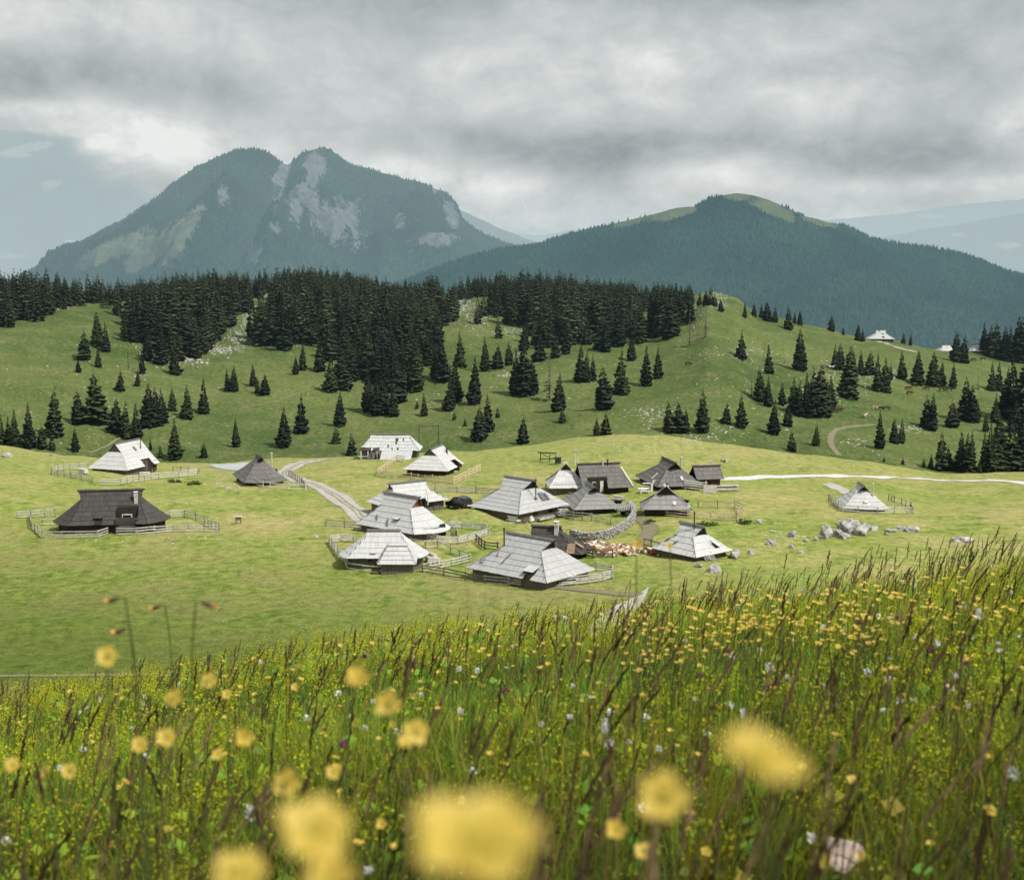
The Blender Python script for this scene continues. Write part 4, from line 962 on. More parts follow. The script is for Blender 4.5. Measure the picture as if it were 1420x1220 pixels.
# (where they stand, [(column, foot row, tip row[, kind])...]) read off the photograph
Z1 = lambda L: [(a / 2.958, 340 + b / 2.958, 340 + c / 2.958, *r) for a, b, c, *r in L]
Z2 = lambda L: [(460 + a / 2.958, 340 + b / 2.958, 340 + c / 2.958, *r) for a, b, c, *r in L]
Z3 = lambda L: [(900 + a / 2.731, 380 + b / 2.731, 380 + c / 2.731, *r) for a, b, c, *r in L]
GROVES = [
 ('in the bottom left corner of the hill pasture', Z1([(8, 830, 685), (36, 830, 700), (62, 832, 668), (122, 832, 638), (175, 834, 733)])),
 ('in the tall pair left of the bleached gabled hut', Z1([(325, 730, 590), (390, 730, 506)])),
 ('standing alone above the bottom left grove', Z1([(225, 787, 580)])),
 ('just behind the left meadow edge by the bleached hut', Z1([(215, 842, 768, 'young'), (310, 846, 742)])),
 ('in the small clump high on the left pasture', Z1([(350, 470, 345), (400, 412, 270), (438, 437, 313), (403, 502, 408), (322, 522, 460)])),
 ('alone at the corner of the left crest wood', Z1([(262, 262, 205)])),
 ('between the high clump and the hilltop forest', Z1([(495, 599, 505), (565, 577, 505), (583, 527, 426)])),
 ('in front of the lower edge of the left forest block', Z1([(713, 530, 410)])),
 ('in the dense pair above the bleached gabled hut', Z1([(482, 772, 616), (515, 792, 630)])),
 ('just right of the dense pair above the bleached hut', Z1([(555, 792, 643)])),
 ('in the row slanting up above the pond', Z1([(612, 747, 563), (638, 742, 580), (668, 730, 583), (710, 680, 581), (770, 712, 568), (840, 692, 538)])),
 ('between the bleached hut and the pond', Z1([(618, 842, 788), (657, 872, 813), (718, 878, 703), (838, 870, 801, 'young')])),
 ('slender and isolated above the pond', Z1([(970, 827, 703)])),
 ('in the pair high on the middle of the left pasture', Z1([(932, 600, 503), (960, 600, 496)])),
 ('in the trio right of the high middle pair', Z1([(1037, 577, 488), (1054, 607, 533), (1090, 614, 523)])),
 ('in the broad pair above the white track', Z1([(1165, 828, 655), (1228, 772, 606)])),
 ('below the right edge of the middle forest', Z1([(1213, 530, 448), (1245, 512, 388), (1310, 517, 378), (1358, 602, 453), (1410, 592, 448)])),
 ('above the white track beside the ruined barn', Z1([(1390, 742, 598), (1375, 814, 733, 'young')])),
 ('alone at the left end of the ruined barn', Z2([(78, 860, 765, 'young')])),
 ('in the big bunch above the ruined barn', Z2([(95, 512, 383), (135, 457, 328), (150, 682, 488), (185, 697, 518), (210, 692, 538), (255, 702, 558), (280, 642, 468), (250, 562, 348), (300, 600, 470), (340, 522, 378)])),
 ('in the slanting row right of the big bunch', Z2([(430, 545, 398), (455, 558, 388), (480, 680, 528), (505, 642, 463), (530, 502, 350), (585, 652, 450)])),
 ('below the bald rocky gap in the forest', Z2([(630, 517, 368), (683, 507, 403), (725, 492, 393)])),
 ('in the broad dark clump at the centre of the hill', Z2([(755, 612, 428), (790, 612, 405), (822, 612, 450)])),
 ('small on the pasture above the ruined barn', Z2([(350, 670, 635, 'young'), (382, 700, 605), (503, 717, 678, 'young'), (547, 742, 705, 'young')])),
 ('straight above the gabled hut with the larch fence', Z2([(603, 802, 653), (640, 762, 603), (680, 707, 663, 'young')])),
 ('alone just above the green steel frame', Z2([(788, 814, 698)])),
 ('right of the bare grey spruce in mid hill', Z2([(932, 680, 518), (948, 727, 658, 'young')])),
 ('in the broad clump right of the hill centre', Z2([(1015, 562, 398), (1045, 562, 428), (1072, 557, 448)])),
 ('in the loose file climbing right of centre', Z2([(1118, 670, 490), (1182, 612, 418), (1230, 474, 348)])),
 ('in the pair at the right of the centre slope', Z2([(1292, 577, 406), (1335, 547, 413)])),
 ('in the little pair above the far lip of the village meadow', Z2([(1087, 782, 702), (1127, 782, 683)])),
 ('at the ragged right edge of the hilltop forest', Z2([(960, 447, 298), (855, 477, 343), (790, 432, 298), (1110, 427, 273), (1172, 417, 253), (1270, 400, 248)])),
 ('standing tall before the rocky knoll', Z3([(15, 237, 60), (48, 232, 28), (85, 237, 38), (120, 187, 43), (152, 187, 48)])),
 ('small on the rocky knoll itself', Z3([(190, 120, 62), (215, 118, 60), (233, 116, 44, 'young'), (250, 122, 72, 'young'), (270, 142, 90)])),
 ('in the row down the crest right of the knoll', Z3([(362, 167, 100), (398, 162, 105), (425, 167, 112), (447, 177, 98), (477, 182, 120), (527, 210, 118), (550, 187, 140), (570, 192, 136), (632, 197, 170), (690, 217, 152), (735, 230, 196, 'young')])),
 ('in the pair left of the hut on the crest', Z3([(790, 252, 188), (808, 257, 205)])),
 ('tall and alone on the open right pasture', Z3([(575, 365, 205)])),
 ('thinly spaced on the upper right pasture', Z3([(350, 322, 211), (453, 377, 259)])),
 ('in the loose group above the village lip on the right', Z3([(75, 597, 477), (112, 597, 477), (138, 602, 507), (200, 597, 431), (293, 567, 481), (350, 582, 451)])),
 ('in the dense middle grove of the right pasture', Z3([(418, 482, 351), (452, 502, 384), (472, 607, 468), (503, 497, 407), (522, 577, 489), (542, 522, 389), (567, 537, 399), (600, 542, 369), (625, 537, 349), (655, 537, 338), (672, 522, 398), (690, 512, 378)])),
 ('along the stony shoulder above the cows', Z3([(703, 362, 263), (722, 362, 258), (755, 472, 268), (770, 392, 288), (802, 384, 283), (838, 382, 288), (862, 442, 296), (897, 447, 313), (912, 402, 338)])),
 ('in the file behind the right shoulder of the pasture', Z3([(955, 397, 286), (1015, 417, 288), (1072, 422, 291), (1107, 422, 323), (1150, 432, 328)])),
 ('in the big dark pair before the crest roofs', Z3([(1165, 332, 208), (1190, 337, 228)])),
 ('in the clump at the right of the lower pasture', Z3([(1050, 582, 458), (1072, 592, 446), (1145, 580, 473)])),
 ('in the tall clump reaching up the right pasture', Z3([(1197, 552, 388), (1225, 562, 418), (1245, 547, 468)])),
 ('right of the dirt track loop', Z3([(872, 660, 513), (930, 642, 543), (955, 642, 543)])),
 ('at the village lip left of the dirt track', Z3([(540, 670, 588, 'young'), (632, 650, 558)])),
 ('tiny beside the lip of the meadow at right', Z3([(890, 711, 685, 'young'), (962, 721, 692, 'young')])),
 ('in the lower right grove behind the white road', Z3([(1040, 732, 695, 'young'), (1068, 737, 678), (1105, 742, 588), (1130, 742, 648), (1155, 742, 688, 'young'), (1178, 747, 588), (1203, 752, 598), (1222, 752, 588), (1250, 752, 700), (1268, 742, 588), (1292, 752, 558), (1312, 752, 598), (1340, 747, 568), (1380, 747, 538), (1403, 747, 558), (1425, 747, 598)])),
 ('in the dense stand at the right edge of the photo', Z3([(1275, 597, 527), (1300, 442, 328), (1325, 442, 328), (1310, 562, 448), (1345, 547, 348), (1375, 542, 298), (1400, 522, 438), (1420, 562, 298), (1390, 600, 470), (1330, 640, 520), (1415, 660, 500)])),
 ('in the dark row along the right end of the crest', Z3([(965, 264, 218), (990, 270, 223), (1018, 272, 188), (1055, 274, 223), (1080, 277, 233), (1105, 272, 196), (1130, 272, 193), (1205, 267, 203), (1225, 272, 198), (1245, 277, 178), (1270, 302, 178), (1295, 312, 188), (1320, 322, 173), (1345, 327, 198), (1365, 332, 193), (1395, 332, 158), (1415, 337, 163)])),
]
for where, L in GROVES:
    L = sorted(L, key=lambda q: q[0]); n = len(L)
    for i, q in enumerate(L):
        x, y, z, h = tree_px(*q[:3]); kind = q[3] if len(q) > 3 else 'spruce'
        adj = {'spruce': 'dark spruce', 'young': 'short young spruce', 'dead': 'bare grey spruce'}[kind]
        adj = {'spruce': 'spruce', 'young': 'young spruce', 'dead': 'bare spruce'}[kind]
        if n == 1: lab = 'dark ' + adj + ' ' + where
        elif n == 2: lab = ('left ' if i == 0 else 'right ') + adj + ' ' + where
        elif n <= len(ORD): lab = ORD[i] + ' ' + adj + ' from the left ' + where
        spruce(x, y, z, h, lab, 'spruces dotted over the hill pasture', kind)
for q, lab in ((Z2([(893, 637, 440)])[0], 'bare grey half-dead spruce at the centre of the hill'), (Z3([(212, 240, 120)])[0], 'bare grey spruce just below the rocky knoll'), (Z3([(153, 272, 140)])[0], 'broken grey spruce trunk left of the bare knoll spruce'),
               (Z3([(388, 462, 353)])[0], 'thin grey spruce left of the dense middle grove'), (Z3([(1247, 437, 363)])[0], 'pale dying spruce behind the right shoulder of the pasture'), (Z3([(405, 655, 600)])[0], 'small bare grey tree at the village lip'), (Z2([(550, 240, 150)])[0], 'pale dead spruce on the crest beside the bald gap'), (Z3([(513, 340, 303)])[0], 'small thin spruce left of the tall lone one')):
    x, y, z, h = tree_px(*q[:3]); spruce(x, y, z, h, lab, None, 'dead')

# the forest on the crest: nearest trees stand alone, the mass behind is one wood
def inside(poly, x, y):
    c = False; j = len(poly) - 1
    for i in range(len(poly)):
        if (poly[i][1] > y) != (poly[j][1] > y) and x < (poly[j][0] - poly[i][0]) * (y - poly[i][1]) / (poly[j][1] - poly[i][1]) + poly[i][0]: c = not c
        j = i
    return c
WOODS = [
 ('left crest wood', [(-60, 452), (0, 447), (34, 440), (66, 430), (96, 422), (150, 420), (196, 418), (196, 407), (80, 405), (-60, 412)], 19, 8.0),
 ('left forest block', [(180, 470), (190, 480), (216, 494), (243, 516), (280, 492), (314, 474), (338, 444), (360, 420), (345, 404), (190, 408), (176, 440)], 18, 11.0),
 ('middle forest block', [(364, 478), (372, 488), (400, 484), (440, 480), (480, 492), (520, 512), (552, 518), (574, 500), (600, 482), (619, 458), (622, 440), (610, 414), (500, 404), (385, 404), (372, 425), (362, 455)], 19, 11.0),
 ('right forest block', [(658, 468), (690, 458), (722, 458), (735, 482), (760, 490), (800, 490), (830, 486), (862, 474), (892, 464), (925, 448), (950, 430), (935, 418), (860, 416), (668, 412), (652, 440)], 18, 17.0),
 ('grove trailing below the middle forest', [(440, 482), (470, 500), (520, 545), (545, 560), (575, 540), (600, 505), (618, 462), (560, 470), (480, 478)], 17, 26.0),
 ('hilltop skyline row', [(176, 424), (360, 418), (500, 414), (620, 418), (700, 420), (960, 430), (960, 412), (620, 403), (176, 403)], 15, 15.0),
]
cand = []; gf = random.Random(3)
for wi, (nm, poly, hm, sep) in enumerate(WOODS):
    xs_ = [p[0] for p in poly]; ys_ = [p[1] for p in poly]
    G0 = [ground_at(px, py, 275, 745) for px in np.linspace(min(xs_), max(xs_), 9) for py in (min(ys_) + 4, max(ys_))]
    pts_ = []
    # scatter on the ground itself, then keep those whose place falls inside the wood
    x0 = min(g_[0] for g_ in G0) - 10; x1 = max(g_[0] for g_ in G0) + 10; y0 = min(g_[1] for g_ in G0) - 15; y1 = max(g_[1] for g_ in G0) + (45 if wi else 30)
    tries = int((x1 - x0) * (y1 - y0) / (9 if wi else 4))
    for _ in range(tries):
        x = gf.uniform(x0, x1); y = gf.uniform(y0, y1); z = float(terrain(x, y)); px, py = project((x, y, z))
        crest = min(ys_) + 3
        ex = (36 if wi < 5 else 0) * float(fbm(x / 20, y / 20, 3, 90)); ey = (30 if wi < 5 else 0) * float(fbm(x / 11, y / 11, 3, 95, .65))
        if inside(poly, px + ex, max(py + (ey if y < y1 - 45 else 0), crest)) and fbm(x / 13, y / 13, 3, 97) > (-.17 if wi < 3 else -.06) and all((x - a) ** 2 + (y - b) ** 2 > sep * (1 if gf.random() < .8 else .4) for a, b, *_ in pts_):
            edge = sum(inside(poly, px + ex + a_, max(py, crest) + b_) for a_, b_ in ((14, 0), (-14, 0), (0, 10), (9, 6), (-9, 6))) / 5
            if wi in (1, 2, 3) and gf.random() > .22 + .78 * edge: continue
            gp = min(1, max(0, ((px - 300) * 85 - (py - 490) * 90) / (85 ** 2 + 90 ** 2)))
            if math.hypot(px - 300 - 85 * gp, (py - 490 + 90 * gp) * .8) < 8 + 5 * float(fbm(x / 9, y / 9, 2, 5)): continue
            pts_.append((x, y, z, (.72 + .28 * edge) * (1 - .22 * max(0, (px - 780) / 150) * (wi == 3)) * hm * (gf.triangular(.40, 1.35, .95)) * (1 - .28 * min(1, max(0, (y - 540) / 130))), nm))
    cand += pts_
SKYL = np.array([(-60, 366), (0, 366), (40, 366), (90, 374), (130, 383), (185, 390), (205, 377), (240, 373), (300, 375), (345, 373), (380, 369), (430, 367), (480, 375), (520, 386), (560, 392), (590, 388), (602, 383), (615, 396), (640, 379), (665, 373), (700, 373), (740, 369), (765, 373), (800, 381), (850, 387), (880, 394), (920, 398), (960, 397)], float)
capped = []
for x, y, z, h, nm in cand:          # crowns stop at the wood's own uneven skyline
    if y > 740: continue
    px, py = project((x, y, z)); lim = np.interp(px, SKYL[:, 0], SKYL[:, 1]) + gf.triangular(-7, 20, 1) + 9 * float(fbm(x / 9, 3.3, 2, 8)); d = y * CP - z * SP; h = min(h, (py - lim) / F_PX * d)
    if h > 4.5: capped.append((x, y, z, h, nm))
cand = capped
cand.sort(key=lambda c: c[1])
room = 298 - N_TREES[0]
front = [c for i, c in enumerate(cand) if i < room]; rest = cand[len(front):]
for x, y, z, h, nm in front:
    spruce(x, y, z, h, {'left crest wood': 'tall spruce along the near edge of the left crest wood', 'left forest block': 'tall spruce along the near edge of the left forest block', 'middle forest block': 'tall spruce along the near edge of the middle forest block', 'right forest block': 'tall spruce along the near edge of the right forest block', 'grove trailing below the middle forest': 'spruce in the loose grove trailing below the middle forest block', 'hilltop skyline row': 'spruce in the skyline row along the hilltop'}[nm], 'spruces along the near edge of the ' + nm)
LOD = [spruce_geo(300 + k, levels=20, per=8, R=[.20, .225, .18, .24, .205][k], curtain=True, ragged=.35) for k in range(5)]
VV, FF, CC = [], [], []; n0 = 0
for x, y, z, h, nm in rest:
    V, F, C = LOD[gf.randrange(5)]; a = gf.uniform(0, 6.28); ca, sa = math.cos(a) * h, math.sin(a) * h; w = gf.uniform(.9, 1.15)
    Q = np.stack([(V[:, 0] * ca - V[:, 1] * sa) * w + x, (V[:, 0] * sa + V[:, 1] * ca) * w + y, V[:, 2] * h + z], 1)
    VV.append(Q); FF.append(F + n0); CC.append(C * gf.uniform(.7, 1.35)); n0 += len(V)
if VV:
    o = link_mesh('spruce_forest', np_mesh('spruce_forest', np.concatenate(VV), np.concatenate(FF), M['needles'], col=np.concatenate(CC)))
    tag(o, 'dense dark spruce forest covering the hilltop behind its front trees', 'forest', kind='stuff')
print('trees', N_TREES[0], 'forest', len(rest))

# ------------------------------------------------------------------ bushes
def leaf_clump(seed, n=420, rx=1, ry=1, rz=.7, size=.16):
    g = np.random.default_rng(seed); V = []; F = []; C = []
    lobes = g.normal(0, .45, (7, 3)) * [rx, ry, rz * .5]; lobes[:, 2] = np.abs(lobes[:, 2])
    for k in range(n):
        c = lobes[g.integers(7)] + g.normal(0, 1, 3) * [rx * .25, ry * .25, rz * .22]; c[2] = abs(c[2]); a = g.normal(0, 1, 3); a /= np.linalg.norm(a); b = np.cross(a, g.normal(0, 1, 3)); b /= np.linalg.norm(b) + 1e-6
        s_ = size * g.uniform(.6, 1.3); m = len(V); V += [c - a * s_, c + b * s_ * .5, c + a * s_, c - b * s_ * .5]; F.append((m, m + 1, m + 2, m + 3)); sh = g.uniform(.55, 1.5) * (.6 + .5 * c[2] / rz); C += [[sh] * 3] * 4
    return np.array(V), np.array(F), np.array(C)
for px, py, w, hh, lab in ((268, 672, 1.7, 1.1, 'rounded fresh green bush below the bleached gabled hut'), (243, 669, 1.9, .7, 'low green shrubs at the corner of the white rail fence'), (985, 729, 2.4, .7, 'bright green nettle patch behind the white hut'), (1028, 725, 1.5, .7, 'green shrub outside the corner of the tan fence'),
                           (902, 724, 1.6, .6, 'low green shrub on the slope left of the white hut'), (148, 404 + 24, 3.5, 4, 'pale green leafy tree among the left crest wood'), (915, 428, 4, 5, 'pale green leafy tree at the right forest edge'), (268, 424, 3.0, 4, 'pale green leafy bush inside the left forest block'), (800, 432, 3.2, 4, 'pale green bush among white stones in the right forest block')):
    x, y, z = ground_at(px, py, 95, 740); V, F, C = leaf_clump(px, 420 if py > 500 else 700, w * .6, w * .6, hh, .13 * max(1, w / 2.2))
    o = link_mesh('bush', np_mesh('bush', V, F, M['leaf'], col=C)); o.location = (x, y, z - .05); tag(o, lab, 'bush' if py > 500 else 'leafy tree')
# ------------------------------------------------------------------ fences
def fence(pix, label, rails=3, h=1.05, mat='rail', pmat='post', gap=2.3, y1=266, group=None, jit=.05, gaps=(), name='rail_fence', rw=.13, dense=0):
    P = [ground_at(px, py, 95, y1)[:2] for px, py in pix]
    root = empty(name, (P[0][0], P[0][1], float(terrain(*P[0]))), 0, label, 'fence', group); O = Vector(root.location)
    rf = random.Random(int(pix[0][0] * 7 + pix[0][1])); pts_ = []
    for i in range(len(P) - 1):
        a, b = np.array(P[i]), np.array(P[i + 1]); L = np.linalg.norm(b - a); n = max(1, int(round(L / gap)))
        for k in range(n): pts_.append((tuple(a + (b - a) * k / n), i))
    pts_.append((tuple(P[-1]), len(P) - 2)); posts = []
    for (x, y), i in pts_:
        z = float(terrain(x, y)); posts.append(Vector((x, y, z)) - O)
    for p in posts:
        b = MB(); hh = h * rf.uniform(.98, 1.16); lx, ly = rf.uniform(-jit, jit), rf.uniform(-jit, jit)
        b.tube([p + Vector((0, 0, -.3)), p + Vector((lx * .5, ly * .5, hh * .5)), p + Vector((lx, ly, hh))], [.075, .07, .062], 6); b.build('post', M[pmat], root)
    for r in range(rails):
        b = MB(); zz = h * (.22 + .70 * r / max(1, rails - 1))
        for k in range(len(posts) - 1):
            if k in gaps: continue
            off = [Vector((rf.uniform(-.04, .04), rf.uniform(-.04, .04), rf.uniform(-jit, jit))) for _ in (0, 1)]
            a = posts[k] + Vector((0, 0, zz)) + off[0]; c = posts[k + 1] + Vector((0, 0, zz)) + off[1]; d = (c - a).normalized() * .15
            b.bar(a - d + Vector((0, -.07, 0)), c + d + Vector((0, -.07, 0)), .05, rw * rf.uniform(.8, 1.15))
        b.build('rail', M[mat], root)
    return root
fence([(24, 719), (62, 716.5), (76, 716)], 'grey rail fence running in from the left behind the dark hut', 3)
fence([(42, 719), (44, 733), (58, 746), (86, 747), (136, 746), (150, 741)], 'grey rail fence curving round the front left of the dark porch hut', 3, .95)
fence([(163, 742), (190, 741.5), (240, 737.5), (304, 737.5)], 'grey rail fence in front of the dark porch hut, right of the gap', 3, .95)
fence([(235, 718), (256, 717), (272, 721.5), (284, 727), (304, 737)], 'grey rail fence behind and right of the dark porch hut', 3)
fence([(59, 728), (84, 728), (87, 738)], 'short plank fence at the left wall of the dark porch hut', 2, .9)
fence([(72, 658), (97, 651), (122, 650)], 'grey rail fence behind the left end of the bleached gabled hut', 3)
fence([(72, 658), (98, 663), (128, 669)], 'grey rail fence in front of the bleached gabled hut, left of the gap', 3)
fence([(139, 673), (168, 672.5), (200, 667), (220, 664), (248, 662), (274, 659)], 'pale rail fence in front of the bleached gabled hut, right of the gap', 3, 1.1, 'oldwhite')
fence([(240, 655), (262, 656), (276, 656)], 'short pale fence right of the bleached gabled hut', 2)
fence([(329, 664), (345, 669), (355, 672.5), (375, 678), (401, 679.5), (424, 679.5)], 'pale two-rail fence before the small dark conical hut', 2, 1.0, 'oldwhite', 'oldwhite')
fence([(400, 660), (410, 665), (418, 671), (424, 679)], 'short dark post fence right of the small dark conical hut', 2, 1.0, 'rail', 'post', 1.6)
fence([(522, 660), (537, 649), (550, 639), (560, 641)], 'new yellow larch fence climbing left of the bleached hut', 3, 1.1, 'railnew', 'railnew')
fence([(522, 660), (545, 664), (570, 665.5), (600, 668), (629, 672)], 'new yellow larch fence along the front of the bleached hut', 3, 1.1, 'railnew', 'railnew')
fence([(629, 672), (645, 664), (666, 653.5)], 'new yellow larch fence rising right of the bleached hut', 3, 1.2, 'railnew', 'railnew')
fence([(603, 682), (634, 683), (660, 684), (690, 687)], 'grey board fence behind the parked car', 4, 1.0, gap=2.6)
fence([(452, 730), (478, 732), (505, 735), (545, 738), (556, 739)], 'grey rail fence between the two silver front huts', 3, .95)
fence([(556, 741), (580, 746), (607, 752)], 'dark plank fence below the orange gable end', 4, .95, 'rail', 'post', 1.8)
fence([(607, 754), (636, 754.5), (660, 748), (677, 742), (672, 735), (640, 733), (624, 732)], 'grey rail fence looping round the yard right of the orange gable', 4, 1.0)
fence([(618, 737), (632, 740), (634, 748)], 'short grey gate fence in the yard beside the orange gable', 4, 1.1, gap=1.2)
fence([(490, 752), (472, 751), (457, 754), (468, 770), (482, 789)], 'grey rail fence slanting past the left of the annex hut', 4, 1.05)
fence([(482, 789), (505, 793), (523, 795)], 'low grey wire fence before the annex hut', 2, .8)
fence([(524, 794), (546, 794.5), (567, 793)], 'pale three-board fence straight before the little annex', 3, 1.25, 'oldwhite', 'post', 2.0)
fence([(570, 757), (590, 760), (607, 760), (625, 768), (650, 777)], 'thin grey fence crossing the grass behind the annex hut', 2, .95)
fence([(586, 793), (612, 788), (640, 782), (652, 779)], 'grey rail fence joining the annex hut to the largest hut', 3, .95)
fence([(586, 794), (615, 799), (645, 805), (672, 810), (705, 813)], 'dark wire fence in front of the largest hut', 3, .95, 'post')
fence([(705, 811), (730, 813.5), (762, 814), (800, 811), (836, 806), (849, 803), (849, 795), (826, 792)], 'grey rail fence rounding the right corner of the largest hut', 4, 1.05)
fence([(660, 752), (672, 762), (690, 764)], 'short dark fence left of the ridge of the largest hut', 3, 1.0, 'raildark', 'raildark', 1.6)
fence([(802, 771), (822, 774), (849, 774)], 'dark rail fence before the hut with the rusty roof patch', 3, 1.0, 'raildark', 'raildark')
fence([(785, 718), (795, 720), (820, 723), (847, 727)], 'thin grey wire fence below the mid grey hut', 3, 1.05, 'rail', 'post')
fence([(757, 678), (775, 682), (790, 685), (800, 686)], 'grey rail fence before the narrow pale hut', 2, 1.0)
fence([(838, 673), (850, 675), (862, 680)], 'fallen pale rail fence before the dark long-ridged hut', 1, .9, 'oldwhite')
fence([(905, 671), (925, 676), (950, 679), (979, 682)], 'whitish plank fence along the front of the large dark hut', 4, 1.5, 'oldwhite', 'oldwhite', 3.0)
fence([(903, 684), (907, 672)], 'short white slanting fence left of the whitish planks', 3, 1.2, 'oldwhite', 'oldwhite', 2)
fence([(888, 706), (900, 712), (925, 716), (955, 719), (985, 721), (1022, 722.5)], 'tan rail fence along the front of the steep grey hut', 3, 1.0, 'railtan', 'railtan')
fence([(1022, 722.5), (1029, 711), (1019, 706)], 'tan rail fence closing the right end of the yard', 3, 1.25, 'railtan', 'railtan', 1.8)
fence([(968, 704), (995, 705), (1019, 706)], 'brown rail fence at the back of the tan-fenced yard', 2, 1.0, 'railtan', 'post', 3.2)
fence([(893, 758), (903, 760), (920, 764), (933, 767), (950, 775)], 'dark two-rail fence left of the half hidden white hut', 2, 1.0, 'post', 'post')
fence([(1149, 694), (1158, 702), (1166, 709), (1190, 711), (1217, 712), (1240, 711.5), (1266, 712.5)], 'grey rail fence along the front of the lone meadow hut', 3, .95)
fence([(1266, 712.5), (1262, 705), (1250, 700), (1240, 697), (1232, 694)], 'dark post fence right of the lone meadow hut', 2, 1.0, 'rail', 'post', 1.7)

# ------------------------------------------------------------------ dry stone wall
def stone(seed, r=(1, 1, 1), sub=2, rough=.3):
    import bmesh
    bm = bmesh.new(); bmesh.ops.create_icosphere(bm, subdivisions=sub, radius=1.0); V = np.array([v.co[:] for v in bm.verts])
    g = np.random.default_rng(seed)
    for _ in range(7):                       # chop flats off the ball so it reads as broken limestone
        n = g.normal(0, 1, 3); n /= np.linalg.norm(n); d = g.uniform(.45, .85); q = V @ n - d; V = V - np.maximum(q, 0)[:, None] * n[None, :] * .92
    nz = fbm(V[:, 0] * 1.7 + seed * 3.1 + V[:, 2], V[:, 1] * 1.7 - V[:, 2] * 1.3, 4, seed % 97); V = V * (1 + rough * nz[:, None]) * np.array(r)
    F = np.array([[v.index for v in f.verts] for f in bm.faces]); bm.free(); return V, F
def stone_wall():
    P = smooth_line([ground_at(*q, y1=266)[:2] for q in ((793, 746), (805, 750), (820, 751), (838, 748), (856, 740), (870, 731), (877, 722), (878, 712), (872, 706))], .25)
    VV, FF = [], []; n = 0; g = random.Random(4); S = [stone(60 + k, sub=1, rough=.25) for k in range(8)]
    for p in P:
        for lvl in range(5):
            for side in (-1, 0, 1):
                V, F = S[g.randrange(8)]; s_ = g.uniform(.13, .24); x = p[0] + g.uniform(-.15, .15) + side * .22 * (1 - lvl * .12); y = p[1] + g.uniform(-.15, .15) + side * .2 * (1 - lvl * .12)
                a = g.uniform(0, 6.28); Q = np.stack([(V[:, 0] * math.cos(a) - V[:, 1] * math.sin(a)) * s_ * 1.2 + x, (V[:, 0] * math.sin(a) + V[:, 1] * math.cos(a)) * s_ + y, V[:, 2] * s_ * .75 + float(terrain(x, y)) + .1 + lvl * .24], 1)
                VV.append(Q); FF.append(F + n); n += len(V)
    o = link_mesh('stone_wall', np_mesh('stone_wall', np.concatenate(VV), np.concatenate(FF), M['wallrock'])); tag(o, 'curved grey dry stone wall below the two carts', 'stone wall')
stone_wall()

# ------------------------------------------------------------------ boulders
def rock(px, py, w, hh, label, seed, group=None, dep=None, mat='rock', y1=266, sink=.3, y0=95):
    x, y, z = ground_at(px, py, y0, y1); s_ = w / F_PX * (y * CP - z * SP) * .45; hz = hh / F_PX * (y * CP - z * SP) * .52
    V, F = stone(seed, (s_, (dep or 1) * s_ * .8, hz), 4 if w > 14 else 3, .55)
    o = link_mesh('boulder' if w > 20 else 'rock', np_mesh('rock', V, F, M[mat])); o.location = (x, y, z + hz * (1 - sink * 1.6) * .55); o.rotation_euler = (0, 0, (seed * .7) % 6.28 if w < 20 else 0); tag(o, label, 'rock', group)
    return o
BIG = [(1145, 746, 20, 24, 'upright grey boulder at the left end of the largest outcrop'), (1176, 737, 34, 30, 'tallest grey boulder of the outcrop before the lone meadow hut'), (1192, 741, 34, 24, 'broad grey boulder in the middle of the outcrop'),
       (1203, 735, 26, 18, 'long slanting boulder at the right of the outcrop'), (1162, 743, 18, 14, 'low dark boulder wedged between two outcrop boulders'), (1170, 746, 20, 12, 'low front boulder of the outcrop'), (1212, 733, 14, 7, 'thin slab trailing off the right of the outcrop'),
       (1232, 738, 20, 10, 'flat pale boulder left in the low right outcrop'), (1247, 735, 22, 12, 'humped pale boulder in the middle of the low right outcrop'), (1264, 737, 22, 12, 'pointed slab at the right end of the low right outcrop'), (1229, 741, 8, 6, 'small pale stone by the low right outcrop'),
       (1332, 750, 30, 13, 'grey boulder behind the grass near the right edge'), (1291, 762, 9, 7, 'small round grey stone on the right meadow'), (1070, 756, 16, 14, 'dark grey boulder right of the hidden white hut'), (1099, 744, 18, 14, 'slanting pale slab on the stony slope'),
       (1097, 760, 12, 9, 'small rounded stone below the slanting slab'), (1110, 767, 10, 9, 'small stone lowest on the stony slope'), (1116, 751, 10, 7, 'small pale stone between slab and outcrop'), (1131, 749, 10, 7, 'small stone left of the upright boulder'), (1052, 725, 16, 8, 'flat pale stone at the fence corner'), (1071, 738, 12, 5, 'flat pale stone below the fence corner'),
       (1019, 773, 22, 19, 'jagged grey boulder touching the right end of the hidden white hut'), (1041, 768, 12, 10, 'pale stone right of the jagged boulder'), (985, 641, 12, 4, 'flat pale stone on the upper meadow behind the shed'), (1004, 640, 14, 7, 'grey stone heap on the upper meadow behind the shed'),
       (8, 633, 20, 9, 'pale stones on the left end of the meadow lip'), (70, 626, 9, 4, 'small stone on the left meadow lip'), (300, 672, 8, 4, 'pale stone left of the conical hut'), (317, 678, 12, 4, 'flat pale stone in the grass left of the conical hut'), (330, 680, 6, 3, 'small pale stone before the conical hut'), (250, 668, 7, 5, 'small pale stone beside the green bush'),
       (438, 745, 8, 4, 'pinkish stone on the meadow left of the long fence'), (990, 794, 20, 16, 'grey rock in the shadow under the white hut'), (968, 786, 14, 12, 'dark rock under the left corner of the white hut')]
for k, (px, py, w, hh, lab) in enumerate(BIG): rock(px, py, w, hh, lab, 500 + k * 3)
